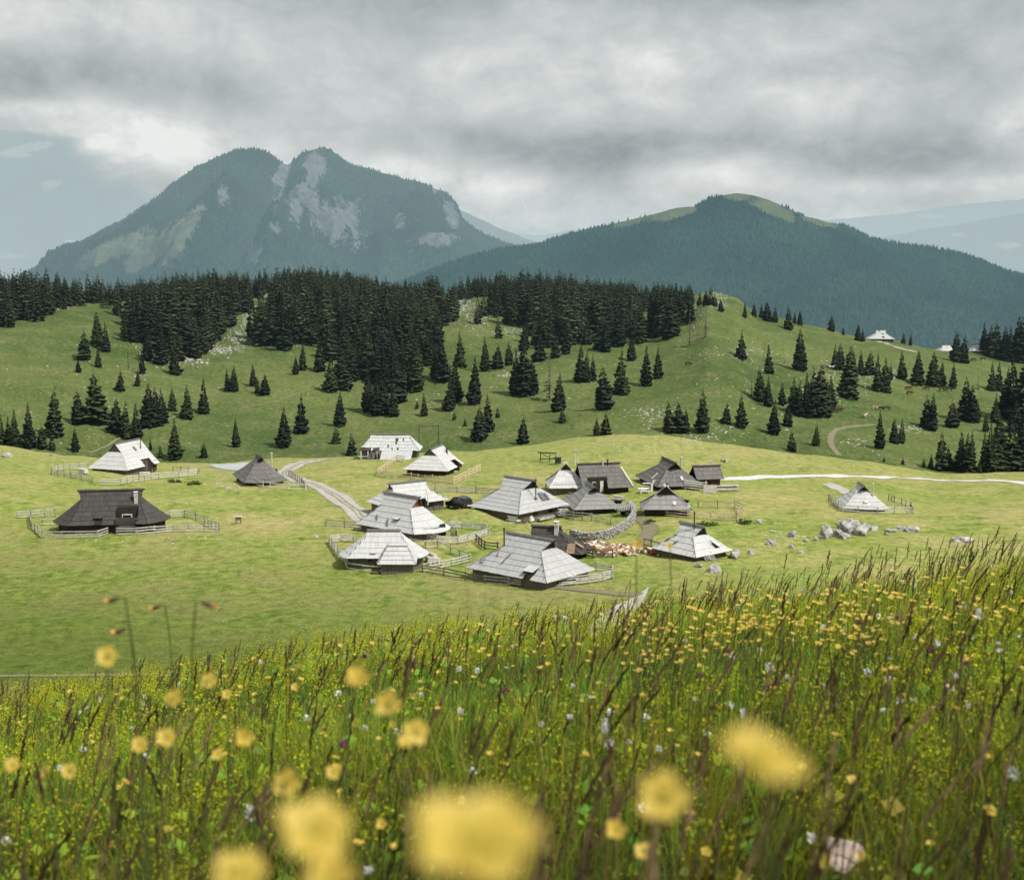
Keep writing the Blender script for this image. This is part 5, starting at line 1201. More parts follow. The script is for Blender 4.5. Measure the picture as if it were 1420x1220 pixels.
for k, (px, py, w, hh, lab) in enumerate([(1118, 829, 26, 16, 'grey boulder seen through the tall grass, left of two'), (1136, 828, 22, 14, 'grey boulder seen through the tall grass, middle'), (1184, 822, 30, 18, 'pale boulder seen through the tall grass, right'), (1092, 836, 18, 10, 'low grey stone left of the boulders in the grass'), (1212, 824, 16, 12, 'low stone right of the boulders in the grass')]):
    rock(px, py, w, hh, lab, 700 + k * 5)

# pale limestone rubble scattered on the hill and in the meadow
def rubble():
    g = np.random.default_rng(12); S = [stone(800 + k, sub=1, rough=.4) for k in range(6)]; VV, FF = [], []; n = 0
    Z = [(382, 408, 22, 14, 260), (372, 424, 14, 14, 160), (345, 445, 12, 24, 280), (330, 470, 16, 16, 240), (308, 485, 22, 7, 220), (265, 500, 26, 8, 150), (215, 480, 30, 12, 110), (225, 503, 16, 6, 70), (390, 474, 34, 7, 180), (640, 424, 22, 14, 420), (660, 445, 24, 16, 200), (770, 420, 60, 12, 160), (710, 462, 26, 5, 90), (150, 418, 22, 6, 80), (90, 424, 16, 6, 50), (275, 404, 22, 8, 70),
         (800, 412, 40, 10, 130), (990, 415, 22, 12, 190), (960, 440, 30, 20, 90), (1150, 520, 24, 14, 90), (1180, 540, 30, 14, 90), (1000, 595, 44, 14, 60), (960, 612, 40, 8, 50), (1190, 615, 26, 10, 35), (1260, 595, 30, 6, 70), (1220, 520, 50, 10, 120), (900, 575, 40, 14, 100), (870, 620, 60, 6, 60), (1020, 490, 60, 10, 60), (1045, 488, 20, 5, 40),
         (640, 520, 200, 60, 110), (160, 540, 160, 60, 90), (1040, 520, 120, 60, 90), (700, 520, 20, 6, 40), (320, 672, 50, 10, 40), (1080, 745, 50, 14, 50), (760, 640, 300, 20, 36), (200, 745, 160, 30, 34)]
    for cx, cy, rx, ry, k in Z:
        for _ in range(k):
            px = cx + g.normal(0, .5) * rx; py = cy + g.normal(0, .5) * ry
            x, y, z = ground_at(px, py, 100, 740) if False else fast_ground(px, py)
            if z is None: continue
            V, F = S[g.integers(6)]; s_ = g.uniform(.12, .42) * (1.15 if g.random() < .12 else .75) * (1.25 if y > 300 else .6); a = g.uniform(0, 6.28)
            VV.append(np.stack([(V[:, 0] * math.cos(a) - V[:, 1] * math.sin(a)) * s_ * 1.3 + x, (V[:, 0] * math.sin(a) + V[:, 1] * math.cos(a)) * s_ + y, V[:, 2] * s_ * .7 + z], 1)); FF.append(F + n); n += len(V)
    o = link_mesh('limestone_rubble', np_mesh('limestone_rubble', np.concatenate(VV), np.concatenate(FF), M['rubble'])); tag(o, 'pale limestone rubble scattered over the hill pasture', 'rubble', kind='stuff')
def fast_ground(px, py):
    r = ray(px, py); t = np.linspace(100, 740, 500) / r[1]; P = r[None, :] * t[:, None]; bl = P[:, 2] <= terrain(P[:, 0], P[:, 1])
    if not bl.any(): return 0, 0, None
    k = int(np.argmax(bl)); p = P[k]; return float(p[0]), float(p[1]), float(terrain(p[0], p[1]))
rubble()

# ------------------------------------------------------------------ car
def car():
    x, y, z = ground_at(636, 705, 95, 266); root = empty('parked_car', (x, y, z), math.atan2(.74, -.67), 'black green sport utility car parked on the grass, rear towards the viewer', 'car')
    # body: cross-sections along the length (x forward)
    S = [(-2.15, .98, .42, .80), (-2.12, .55, .34, .86), (-1.95, 1.02, .30, .90), (-1.2, 1.06, .28, .92), (0, 1.03, .28, .92), (1.0, .98, .28, .92), (1.75, .86, .30, .88), (2.1, .70, .36, .78), (2.18, .52, .42, .70)]
    def loft(name, secs, mat, parent, flare=.06):
        V = []; F = []
        for xx, zt, zb, w in secs: V += [(xx, -w, zb + .10), (xx, -w + .02, zt - .12), (xx, -w + flare + .04, zt), (xx, w - flare - .04, zt), (xx, w - .02, zt - .12), (xx, w, zb + .10), (xx, w - .12, zb), (xx, -w + .12, zb)]
        for i in range(len(secs) - 1):
            for k in range(8): F.append((i * 8 + k, i * 8 + (k + 1) % 8, i * 8 + 8 + (k + 1) % 8, i * 8 + 8 + k))
        F += [tuple(range(7, -1, -1)), tuple(range(len(V) - 8, len(V)))]
        me = bpy.data.meshes.new(name); me.from_pydata(V, [], F); me.materials.append(M[mat]); o = link_mesh(name, me, parent); m = o.modifiers.new('bevel', 'BEVEL'); m.width = .03; m.segments = 2; return o
    S[0] = (-2.15, .98, .42, .80)
    body = loft('body', [(-2.16, .92, .42, .80), (-2.05, 1.04, .32, .88), (-1.2, 1.07, .28, .91), (0, 1.05, .28, .92), (1.0, 1.0, .28, .91), (1.8, .90, .30, .88), (2.15, .72, .38, .76)], 'carpaint', root)
    V = []; secs = [(-2.05, 1.0, .80), (-1.80, 1.66, .66), (-1.2, 1.74, .68), (.1, 1.72, .68), (.55, 1.60, .66), (1.15, 1.0, .80)]
    roof = MB(); T = [(-1.92, 1.56, .68), (-1.75, 1.68, .66), (-1.0, 1.75, .67), (0, 1.73, .67), (.4, 1.64, .66)]
    for a, b in zip(T[:-1], T[1:]): roof.face([(a[0], -a[2], a[1]), (a[0], a[2], a[1]), (b[0], b[2], b[1]), (b[0], -b[2], b[1])][::-1]); roof.face([(a[0], -a[2], a[1]), (b[0], -b[2], b[1]), (b[0], -b[2] - .02, b[1] - .07), (a[0], -a[2] - .02, a[1] - .07)]); roof.face([(a[0], a[2], a[1]), (a[0], a[2] + .02, a[1] - .07), (b[0], b[2] + .02, b[1] - .07), (b[0], b[2], b[1])])
    roof.build('roof', M['carpaint'], root, True)
    for (x0, x1) in ((-2.03, -1.86), (-.95, -.85), (.1, .2)):
        for s_ in (-1, 1):
            b = MB(); b.bar((x0 if x0 < -1.5 else x0, s_ * .84, 1.02), (x1 + .05, s_ * .685, 1.66), .09, .05); b.build('pillar', M['carpaint'], root)
    g_ = MB()
    g_.face([(-2.04, -.80, 1.03), (-2.04, .80, 1.03), (-1.91, .66, 1.58), (-1.91, -.66, 1.58)][::-1]); g_.build('rear_window', M['glass'], root)
    for s_, nm in ((-1, 'side_window'), (1, 'side_window')):
        for a, b_ in ((-1.95, -.98), (-.84, .1), (.2, .85)):
            w = MB(); ta = a + .08 if a < -1.5 else a + .04; tb = min(b_ + .02, .42); w.face([(a, s_ * .83, 1.04), (b_, s_ * .83, 1.04), (tb, s_ * .69, 1.60), (ta, s_ * .69, 1.60)]); w.build(nm, M['glass'], root)
    w = MB(); w.face([(1.05, -.8, 1.02), (1.05, .8, 1.02), (.42, .66, 1.62), (.42, -.66, 1.62)]); w.build('windscreen', M['glass'], root)
    for sx in (-1.32, 1.35):
        for s_ in (-1, 1):
            b = MB(); b.tube([(sx, s_ * .70, .34), (sx, s_ * .93, .34)], [.34, .34], 20); wh = b.build('wheel', M['tyre'], root); r = MB(); r.tube([(sx, s_ * .90, .34), (sx, s_ * .945, .34)], [.21, .19], 14); r.build('rim', M['rim'], wh)
    for s_ in (-1, 1):
        b = MB(); b.box((-2.12, s_ * .74, .88), (.12, .16, .34)); b.build('tail_lamp', M['redlamp'], root); b = MB(); b.box((2.02, s_ * .62, .66), (.18, .26, .13)); b.build('headlamp', M['rim'], root)
        b = MB(); b.box((.75, s_ * 1.0, 1.06), (.16, .2, .14)); b.build('mirror', M['carpaint'], root)
    b = MB(); b.box((-2.2, 0, .47), (.12, 1.62, .2)); b.build('bumper', M['tyre'], root); b = MB(); b.box((-2.17, 0, .74), (.05, .52, .12)); b.build('number_plate', M['plate'], root)
    b = MB(); b.bar((-1.6, -.6, 1.78), (.1, -.6, 1.79), .04); b.bar((-1.6, .6, 1.78), (.1, .6, 1.79), .04); b.build('roof_rail', M['steel'], root)
car()

# ------------------------------------------------------------------ carts, tables, frames, logs and other small things
def at(px, py, y1=266): x, y, z = ground_at(px, py, 95, y1); return x, y, z
def cart():
    x, y, z = at(866, 715); r = empty('farm_cart', (x, y, z), math.radians(20), 'dark farm cart with pale upright slats beside the stone wall', 'cart')
    b = MB(); b.box((0, 0, .75), (2.3, 1.3, .1)); b.build('bed', M['steel'], r)
    for s_ in (-1, 1):
        b = MB()
        for k in range(7): b.box((-1.05 + k * .35, s_ * .62, 1.15), (.12, .05, .8))
        b.bar((-1.1, s_ * .62, 1.5), (1.1, s_ * .62, 1.5), .07); b.build('slat_side', M['pipepale'], r)
    for s_ in (-1, 1):
        b = MB(); b.tube([(0.1, s_ * .62, .42), (.1, s_ * .8, .42)], [.42, .42], 16); w = b.build('wheel', M['tyre'], r); q = MB(); q.tube([(.1, s_ * .78, .42), (.1, s_ * .83, .42)], [.2, .2], 10); q.build('rim', M['rim'], w)
    b = MB(); b.bar((-1.1, 0, .7), (-2.1, 0, .45), .08); b.build('drawbar', M['steel'], r)
    x, y, z = at(857, 699); r = empty('firewood_cart', (x, y, z), math.radians(-30), 'low cart piled with pale firewood at the corner of the mid grey hut', 'cart')
    b = MB(); b.box((0, 0, .6), (1.8, 1.0, .1)); b.build('bed', M['greydark'], r)
    for s_ in (-1, 1): b = MB(); b.tube([(0, s_ * .5, .32), (0, s_ * .66, .32)], [.32, .32], 14); b.build('wheel', M['tyre'], r)
    b = MB(); g = random.Random(2)
    for k in range(24): yy = g.uniform(-.4, .4); zz = .72 + g.uniform(0, .45); b.tube([(-.7 + g.uniform(-.15, .15), yy, zz), (.6 + g.uniform(-.15, .2), yy, zz)], [.07, .07], 6)
    b.build('firewood', M['log'], r)
cart()
def table(px, py, rz, label, mat='white', chairs=2, s=1.0):
    x, y, z = at(px, py); r = empty('garden_table', (x, y, z), rz, label, 'table'); b = MB()
    for k in range(5): b.box((0, -.32 + k * .16, .74), (1.7 * s, .14, .05))
    b.build('table_top', M[mat], r)
    for sx in (-.6, .6):
        for sy in (-.25, .25): b = MB(); b.bar((sx * s, sy, 0), (sx * s * .9, sy * .8, .72), .07); b.build('leg', M[mat], r)
    for sy in (-.72, .72)[:chairs]:
        b = MB(); b.box((0, sy, .44), (1.6 * s, .3, .05)); b.build('bench_seat', M[mat], r)
        for sx in (-.6, .6): b = MB(); b.bar((sx * s, sy, 0), (sx * s, sy, .42), .07); b.build('bench_leg', M[mat], r)
table(893, 684, .2, 'white garden table with benches between the dark huts'); table(201, 661, .3, 'white wooden table and benches beside the bleached gabled hut', 'oldwhite'); table(899, 677, -.3, 'second white table standing by the large dark hut', 'oldwhite', 1)
def stack(px, py, label, mat='white'):
    x, y, z = at(px, py); r = empty('plank_stack', (x, y, z), -.6, label, 'planks'); g = random.Random(8)
    b = MB()
    for k in range(5): b.box((g.uniform(-.1, .1), g.uniform(-.1, .1), .12 + k * .17), (1.5 + g.uniform(-.3, .3), .8, .14), g.uniform(-.08, .08))
    b.build('boards', M[mat], r); b = MB(); b.box((-.4, -1.0, .06), (1.8, .35, .06), .3); b.build('loose_board', M[mat], r)
stack(713, 724, 'white painted boards stacked at the corner of the central silver hut'); stack(732, 723.5, 'flat white slab on the grass before the grey board wall'); stack(116, 657, 'pale slab pile at the left end of the bleached gabled hut', 'oldwhite')
def beehive(px, py, label):
    x, y, z = at(px, py); r = empty('trough_stand', (x, y, z), .1, label, 'stand'); b = MB(); b.box((0, 0, .72), (.75, .55, .38)); b.build('box', M['wall'], r); b = MB(); b.box((0, 0, .96), (.9, .7, .07)); b.build('lid', M['rail'], r)
    for sx in (-.28, .28):
        for sy in (-.2, .2): b = MB(); b.bar((sx * 1.2, sy, 0), (sx, sy, .55), .08); b.build('leg', M['post'], r)
beehive(330.5, 726, 'small wooden box on legs alone in the left meadow')
def logs():
    for k, (px, py, r_) in enumerate(((596, 781, .36), (603, 780.5, .33), (609, 781.5, .33), (601, 777, .30))):
        x, y, z = at(px, py); b = MB(); b.tube([(0, -.5, r_), (0, .9, r_)], [r_, r_ * .95], 14); o = b.build('cut_log', M['log']); o.location = (x, y, z + (.0 if k < 3 else .28)); o.rotation_euler = (0, 0, .25 + .1 * k)
        tag(o, ['leftmost cut log beside the annex hut', 'middle cut log beside the annex hut', 'rightmost cut log beside the annex hut', 'cut log lying on top of the others beside the annex hut'][k], 'log', 'cut logs beside the annex hut')
logs()
def woodpile(px, py, label, L=2.6, hh=.9, mat='rail'):
    x, y, z = at(px, py); b = MB(); g = random.Random(int(px)); 
    for k in range(46): zz = g.uniform(.08, hh); yy = g.uniform(-.5, .5); b.tube([(-L / 2 + g.uniform(-.25, .25), yy, zz), (L / 2 + g.uniform(-.25, .25), yy + g.uniform(-.15, .15), zz + g.uniform(-.1, .1))], [.07, .055], 6)
    o = b.build('wood_pile', M[mat]); o.location = (x, y, z); o.rotation_euler = (0, 0, .15); tag(o, label, 'wood pile')
woodpile(1008, 681, 'grey heap of poles right of the small wooden shed', 3.2); woodpile(785, 711, 'brownish stacked firewood at the back corner of the central hut', 1.6, 1.1, 'railtan'); woodpile(781, 716, 'grey stone and wood heap at the right end of the board wall', 1.2, 1.0, 'rock')
def green_gate(px, py):
    x, y, z = at(px, py); b = MB(); b.box((0, 0, .65), (1.9, .06, 1.2)); o = b.build('green_gate', M['rail']); o.location = (x, y, z); tag(o, 'pale green board panel between the dark hut and the shed', 'panel')
green_gate(984.5, 684)
def lift():
    x0, y0, z0 = at(749, 640); x1, y1, z1 = at(775, 643.5); r = empty('lift_station', (x0, y0, z0), 0, 'low green steel lift frame with dark motor on the upper meadow', 'ski lift'); O = Vector((x0, y0, z0)); A = Vector((0, 0, 0)); B_ = Vector((x1, y1, z1)) - O
    Lh = 1.55
    for p in (A, A + Vector((0, 1.4, 0)), B_ + Vector((-.6, .6, 0)), B_ * .5 + Vector((0, 1.2, 0))): b = MB(); b.bar(p + Vector((0, 0, -.3)), p + Vector((0.1, 0, Lh)), .14); b.build('leg', M['green'], r)
    b = MB(); b.bar(A + Vector((-.4, .5, Lh)), B_ + Vector((-.5, .5, Lh + .25)), .18); b.bar(A + Vector((0, .2, .4)), B_ + Vector((0, .2, .95)), .16); b.bar(A + Vector((0, .5, Lh)), A + Vector((2.0, .5, .4)), .1); b.build('beam', M['green'], r)
    b = MB(); b.tube([B_ + Vector((-.2, .2, .9)), B_ + Vector((-.2, .2, 1.15))], [.65, .65], 16); b.build('pulley_wheel', M['steel'], r); b = MB(); b.box(tuple(B_ + Vector((-.1, .1, .5))), (.8, .6, .7), .5); b.build('motor_box', M['steel'], r)
    # pylon with cross beam on the slope behind the barn
    x, y, z = ground_at(595, 620, 275, 420); d = y * CP - z * SP; k = d / F_PX; r = empty('lift_pylon', (x, y, z), 0, 'green steel lift pylon gantry standing behind the ruined barn', 'ski lift'); h = 30 * k
    for sx in (-13.5 * k, 13.5 * k): b = MB(); b.tube([(sx * 1.03, 0, -1), (sx, 0, h)], [.15, .10], 8); b.build('post', M['green'], r)
    b = MB(); b.bar((-15 * k, 0, h), (15 * k, 0, h), .15); b.build('cross_beam', M['green'], r)
    for sx in (-7, 6):
        for q in (-2.0, 0, 2.0): b = MB(); b.tube([((sx + q) * k, -.1, h - .35), ((sx + q) * k, .1, h - .35)], [.28, .28], 10); b.build('cable_wheel', M['rust'], r)
    for px, yb, yt in ((178, 512, 487), (193, 512, 487)):
        x, y, z = ground_at(px, yb, 275, 720); hh = 25 / F_PX * y; b = MB(); b.tube([(0, 0, -.5), (0, 0, hh)], [.13, .10], 6); o = b.build('wooden_pole', M['bark']); o.location = (x, y, z); tag(o, 'slender dark pole on the high left pasture, ' + ('left' if px < 185 else 'right') + ' of two', 'pole', 'poles on the high left pasture')
lift()
# ------------------------------------------------------------------ cows
def mat_cow():
    m, t, b = material('brown_white_hide'); p = obj_coord(t); oi = t.add('ShaderNodeObjectInfo').outputs['Random']
    v = t.add('ShaderNodeVectorMath', operation='ADD'); t.link(p, v.inputs[0]); cb = t.add('ShaderNodeCombineXYZ'); t.val(cb, 0, t.math('MULTIPLY', oi, 37.0)); t.link(cb.outputs[0], v.inputs[1])
    n = t.mapr(t.noise(v.outputs[0], 1.15, 2, .5, .3), .50, .54); br = t.ramp(oi, [(0, (.22, .095, .04)), (.5, (.33, .165, .075)), (1, (.16, .07, .035))])
    c = t.mix(n, br, (.62, .56, .48)); t.link(c, b.inputs['Base Color']); b.inputs['Roughness'].default_value = .8; return m
M['cow'] = mat_cow(); M['horn'] = mat_plain('horn', (.4, .36, .28)); M['browncow'] = mat_plain('dark_brown_hide', (.075, .035, .02), .8, .3, 2)
def skin(name, nodes, edges, mat, sub=2):
    me = bpy.data.meshes.new(name); me.from_pydata([n[:3] for n in nodes], edges, []); o = bpy.data.objects.new(name, me); COL.objects.link(o)
    m = o.modifiers.new('skin', 'SKIN'); m.use_smooth_shade = True
    for v, n in zip(me.skin_vertices[0].data, nodes): v.radius = (n[3], n[4] if len(n) > 4 else n[3])
    me.skin_vertices[0].data[0].use_root = True
    s_ = o.modifiers.new('sub', 'SUBSURF'); s_.levels = sub; s_.render_levels = sub
    dg = bpy.context.evaluated_depsgraph_get(); dg.update(); r = bpy.data.meshes.new_from_object(o.evaluated_get(dg)); r.name = name; r.materials.clear(); r.materials.append(mat)
    bpy.data.objects.remove(o); return r
# x forward, lying cow: legs folded under, head up; then a grazing / standing one
LYING = skin('cow_body', [(0, 0, .48, .40, .36), (-.62, 0, .46, .40, .36), (-.98, 0, .40, .24), (.55, 0, .52, .34, .36), (.85, 0, .68, .22), (1.12, .06, .88, .15), (1.32, .14, .88, .13), (1.52, .22, .76, .09),
                      (.5, .30, .2, .13), (.95, .34, .09, .08), (.62, .36, .07, .06), (.5, -.30, .2, .13), (.98, -.30, .09, .08), (.66, -.34, .07, .06),
                      (-.6, .36, .25, .2), (-.15, .52, .1, .1), (-.62, .55, .07, .07), (-.6, -.34, .25, .2), (-.2, -.5, .1, .1), (-.66, -.5, .07, .07),
                      (1.22, .28, .98, .035), (1.16, .40, .98, .05), (1.2, -.02, .98, .035), (1.12, -.14, .98, .05), (-1.14, 0, .3, .05), (-1.1, .1, .08, .04), (-.9, .3, .05, .05)],
              [(0, 1), (1, 2), (0, 3), (3, 4), (4, 5), (5, 6), (6, 7), (3, 8), (8, 9), (9, 10), (3, 11), (11, 12), (12, 13), (1, 14), (14, 15), (15, 16), (1, 17), (17, 18), (18, 19), (6, 20), (20, 21), (6, 22), (22, 23), (2, 24), (24, 25), (25, 26)], M['cow'])
def stand(head_down, mat):
    hd = [(1.15, 0, .95, .17), (1.42, 0, .55, .13), (1.55, 0, .22, .10)] if head_down else [(1.15, 0, 1.38, .17), (1.42, 0, 1.48, .13), (1.68, 0, 1.32, .09)]
    n = [(0, 0, 1.05, .38, .34), (-.6, 0, 1.08, .36, .32), (-.95, 0, 1.12, .2), (.6, 0, 1.08, .34, .32), (.9, 0, 1.12, .24)] + hd
    e = [(0, 1), (1, 2), (0, 3), (3, 4), (4, 5), (5, 6), (6, 7)]
    for sx, sy in ((.62, .2), (.62, -.2)): i = len(n); n += [(sx, sy, .72, .13), (sx + .03, sy, .42, .075), (sx, sy, .06, .06)]; e += [(3, i), (i, i + 1), (i + 1, i + 2)]
    for sx, sy in ((-.72, .2), (-.72, -.2)): i = len(n); n += [(sx + .02, sy, .75, .17), (sx - .12, sy, .48, .08), (sx - .05, sy, .06, .06)]; e += [(1, i), (i, i + 1), (i + 1, i + 2)]
    i = len(n); n += [(-1.1, 0, .95, .04), (-1.1, 0, .45, .035), (-1.1, 0, .3, .05)]; e += [(2, i), (i, i + 1), (i + 1, i + 2)]
    h6 = n[6]
    for sy in (-1, 1): i = len(n); n += [(h6[0] - .06, sy * .16, h6[2] + .10, .03), (h6[0] - .08, sy * .27, h6[2] + .08, .045)]; e += [(6, i), (i, i + 1)]
    return skin('cow_body', n, e, mat)
GRAZE = stand(True, M['browncow']); STAND = stand(False, M['cow'])
HORN = None
def cow(px, py, rz, label, me, group, y1=266, y0=95, s=1.0):
    x, y, z = ground_at(px, py, y0, y1); r = empty('cow', (x, y, z - .02), rz, label, 'cow', group); r.scale = (s, s, s); link_mesh('body', me, r)
    if me is LYING:
        for sy in (.26, .02): b = MB(); b.tube([(1.20, sy, .99), (1.22, sy + (.08 if sy > .1 else -.08), 1.12), (1.27, sy + (.06 if sy > .1 else -.06), 1.2)], [.03, .025, .008], 6); b.build('horn', M['horn'], r)
    return r
CP_ = [(818, 759, .4, 'brown cow with pale flank lying beside the rusty roof patch'), (828, 763, 2.9, 'pale cow lying at the left of the resting herd'), (836, 768, .1, 'white backed cow lying in front of the dark rail fence'), (843, 760, 2.7, 'tan cow lying at the back of the resting herd'), (850, 765, -.3, 'light brown cow lying in the middle of the herd'), (846, 771, 3.3, 'cow lying nearest the corner of the dark fence'),
       (860, 762, 3.5, 'reddish cow lying right of the herd middle'), (866, 767, .5, 'tan cow lying near the right of the herd'), (876, 765, 2.6, 'upper brown cow of the close pair right of the herd'), (875, 770, .15, 'lower reddish brown cow of the close pair right of the herd'), (900, 767, .2, 'pale cow lying alone next to the dark two-rail fence'), (909, 769, 2.8, 'brown cow lying at the foot of the white hut')]
for px, py, rz, lab in CP_: cow(px, py, rz, lab, LYING, 'cows resting in the village', s=.9)
HC = [(1268, 536, .3, 'dark cow first from the left on the upper right pasture', GRAZE), (1260, 541, 2.9, 'brown cow second from the left on the upper right pasture', GRAZE), (1261, 547.5, .2, 'brown cow lowest on the upper right pasture', GRAZE), (1285, 541, 3.0, 'brown cow middle of the upper right pasture', GRAZE), (1306, 542, .1, 'dark brown cow left of the far pair on the pasture', GRAZE), (1316, 542.5, 3.1, 'dark brown cow right of the far pair on the pasture', GRAZE),
      (1214, 568.5, .2, 'pale cow left of the three by the dirt track', STAND), (1221, 569, 2.8, 'brown cow middle of the three by the dirt track', GRAZE), (1229, 568.5, .1, 'dark cow right of the three by the dirt track', GRAZE), (1198, 580, .5, 'white cow standing just below the track cows', STAND), (1159, 572, .1, 'brown cow left of two under the dense middle grove', GRAZE), (1165, 571, 2.9, 'brown cow right of two under the dense middle grove', GRAZE), (1142, 573.5, 3.0, 'tan cow under the dense middle grove', STAND),
      (1350, 501, .2, 'dark cow left of two below the crest roofs', GRAZE), (1363, 500, 3.0, 'dark cow right of two below the crest roofs', GRAZE), (1153, 512, .2, 'white cow beside the stony shoulder', STAND), (1188, 525, 2.9, 'tan cow on the stony shoulder', STAND), (954, 507, .3, 'brown cow alone on the pasture below the knoll', GRAZE), (1194, 519, .1, 'pale cow upper on the stony shoulder', STAND)]
for px, py, rz, lab, me in HC: cow(px, py, rz, lab, me, 'cows on the hill pasture', 720, 280)
# wisp of smoke in the far valley
def smoke():
    m = bpy.data.materials.new('smoke'); m.use_nodes = True; t = NT(m); b = t.n['Principled BSDF']; b.inputs['Base Color'].default_value = (.8, .8, .78, 1); tr = t.add('ShaderNodeBsdfTransparent'); mx = t.add('ShaderNodeMixShader'); p = obj_coord(t)
    t.link(t.mapr(t.noise(p, .05, 5, .7), .4, .7, .0, .35), mx.inputs[0]); t.link(tr.outputs[0], mx.inputs[1]); t.link(b.outputs[0], mx.inputs[2]); t.link(mx.outputs[0], t.n['Material Output'].inputs[0])
    D = 8200; x = (728 - 710) / F_PX * D; z = tanz(304) * D; c = MB(); c.tube([(0, 0, 0), (2, 0, 25), (-1, 0, 55), (5, 0, 85)], [5, 8, 10, 5], 12); o = c.build('smoke_plume', m, None, True); o.location = (x, D, z); tag(o, 'thin white smoke plume in the hazy valley between the mountains', 'smoke')
smoke()
# ------------------------------------------------------------------ the flower meadow in front
M['blade'] = mat_tint('grass_blades', (.37, .44, .060), .7, .5, False)
M['seedhead'] = mat_tint('grass_seed_heads', (.125, .090, .050), .8, .25, False)
M['petal'] = mat_tint('buttercup_petals', (.80, .585, .125), .45, .45, False, .3)
M['stem'] = mat_tint('flower_stems', (.085, .12, .03), .8, .2, False)
M['centre'] = mat_plain('flower_centre', (.62, .50, .08), .8, .2, 60)
M['whitepetal'] = mat_tint('white_petals', (.82, .82, .78), .6, .3, False)
M['pinkpetal'] = mat_tint('purple_clover', (.30, .085, .17), .7, .25, False)
M['bud'] = mat_tint('hawkweed_bud', (.11, .075, .055), .8, .1, False)
M['orangepetal'] = mat_tint('hawkweed_florets', (.75, .45, .11), .6, .3, False)
GM = np.random.default_rng(21)
def zmeadow(x, y): return terrain(x, y)

def blades(P, H, W, lean, az, col, seg=3, curl=1.0):
    """ribbon blades from the ground up: n x (2*seg+1) vertices"""
    n = len(P); t = np.linspace(0, 1, seg + 1); face = GM.uniform(0, 6.28, n); fx, fy = np.cos(face), np.sin(face); lx, ly = np.cos(az), np.sin(az)
    col = col * (.38 + .66 * sstep(1.2, 5.0, P[:, 1]))[:, None]; V = np.zeros((n, 2 * seg + 1, 3)); C = np.zeros((n, 2 * seg + 1, 3))  # blades close to the viewer get shade painted into their colour
    for k in range(seg + 1):
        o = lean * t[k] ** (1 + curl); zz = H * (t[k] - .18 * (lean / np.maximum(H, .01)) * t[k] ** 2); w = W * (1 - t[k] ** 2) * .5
        cx = P[:, 0] + lx * o; cy = P[:, 1] + ly * o; cz = P[:, 2] + zz; sh = (.24 + .92 * t[k])  # sh darkens the blade feet: painted shade for the gaps between them
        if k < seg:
            V[:, 2 * k] = np.stack([cx - fx * w, cy - fy * w, cz], 1); V[:, 2 * k + 1] = np.stack([cx + fx * w, cy + fy * w, cz], 1); C[:, 2 * k] = C[:, 2 * k + 1] = col * sh
        else: V[:, 2 * k] = np.stack([cx, cy, cz], 1); C[:, 2 * k] = col * sh
    b = np.arange(n)[:, None] * (2 * seg + 1); F = []
    for k in range(seg - 1): F += [np.stack([b[:, 0] + 2 * k, b[:, 0] + 2 * k + 1, b[:, 0] + 2 * k + 3], 1), np.stack([b[:, 0] + 2 * k, b[:, 0] + 2 * k + 3, b[:, 0] + 2 * k + 2], 1)]
    F.append(np.stack([b[:, 0] + 2 * seg - 2, b[:, 0] + 2 * seg - 1, b[:, 0] + 2 * seg], 1))
    return V.reshape(-1, 3), np.concatenate(F), C.reshape(-1, 3)

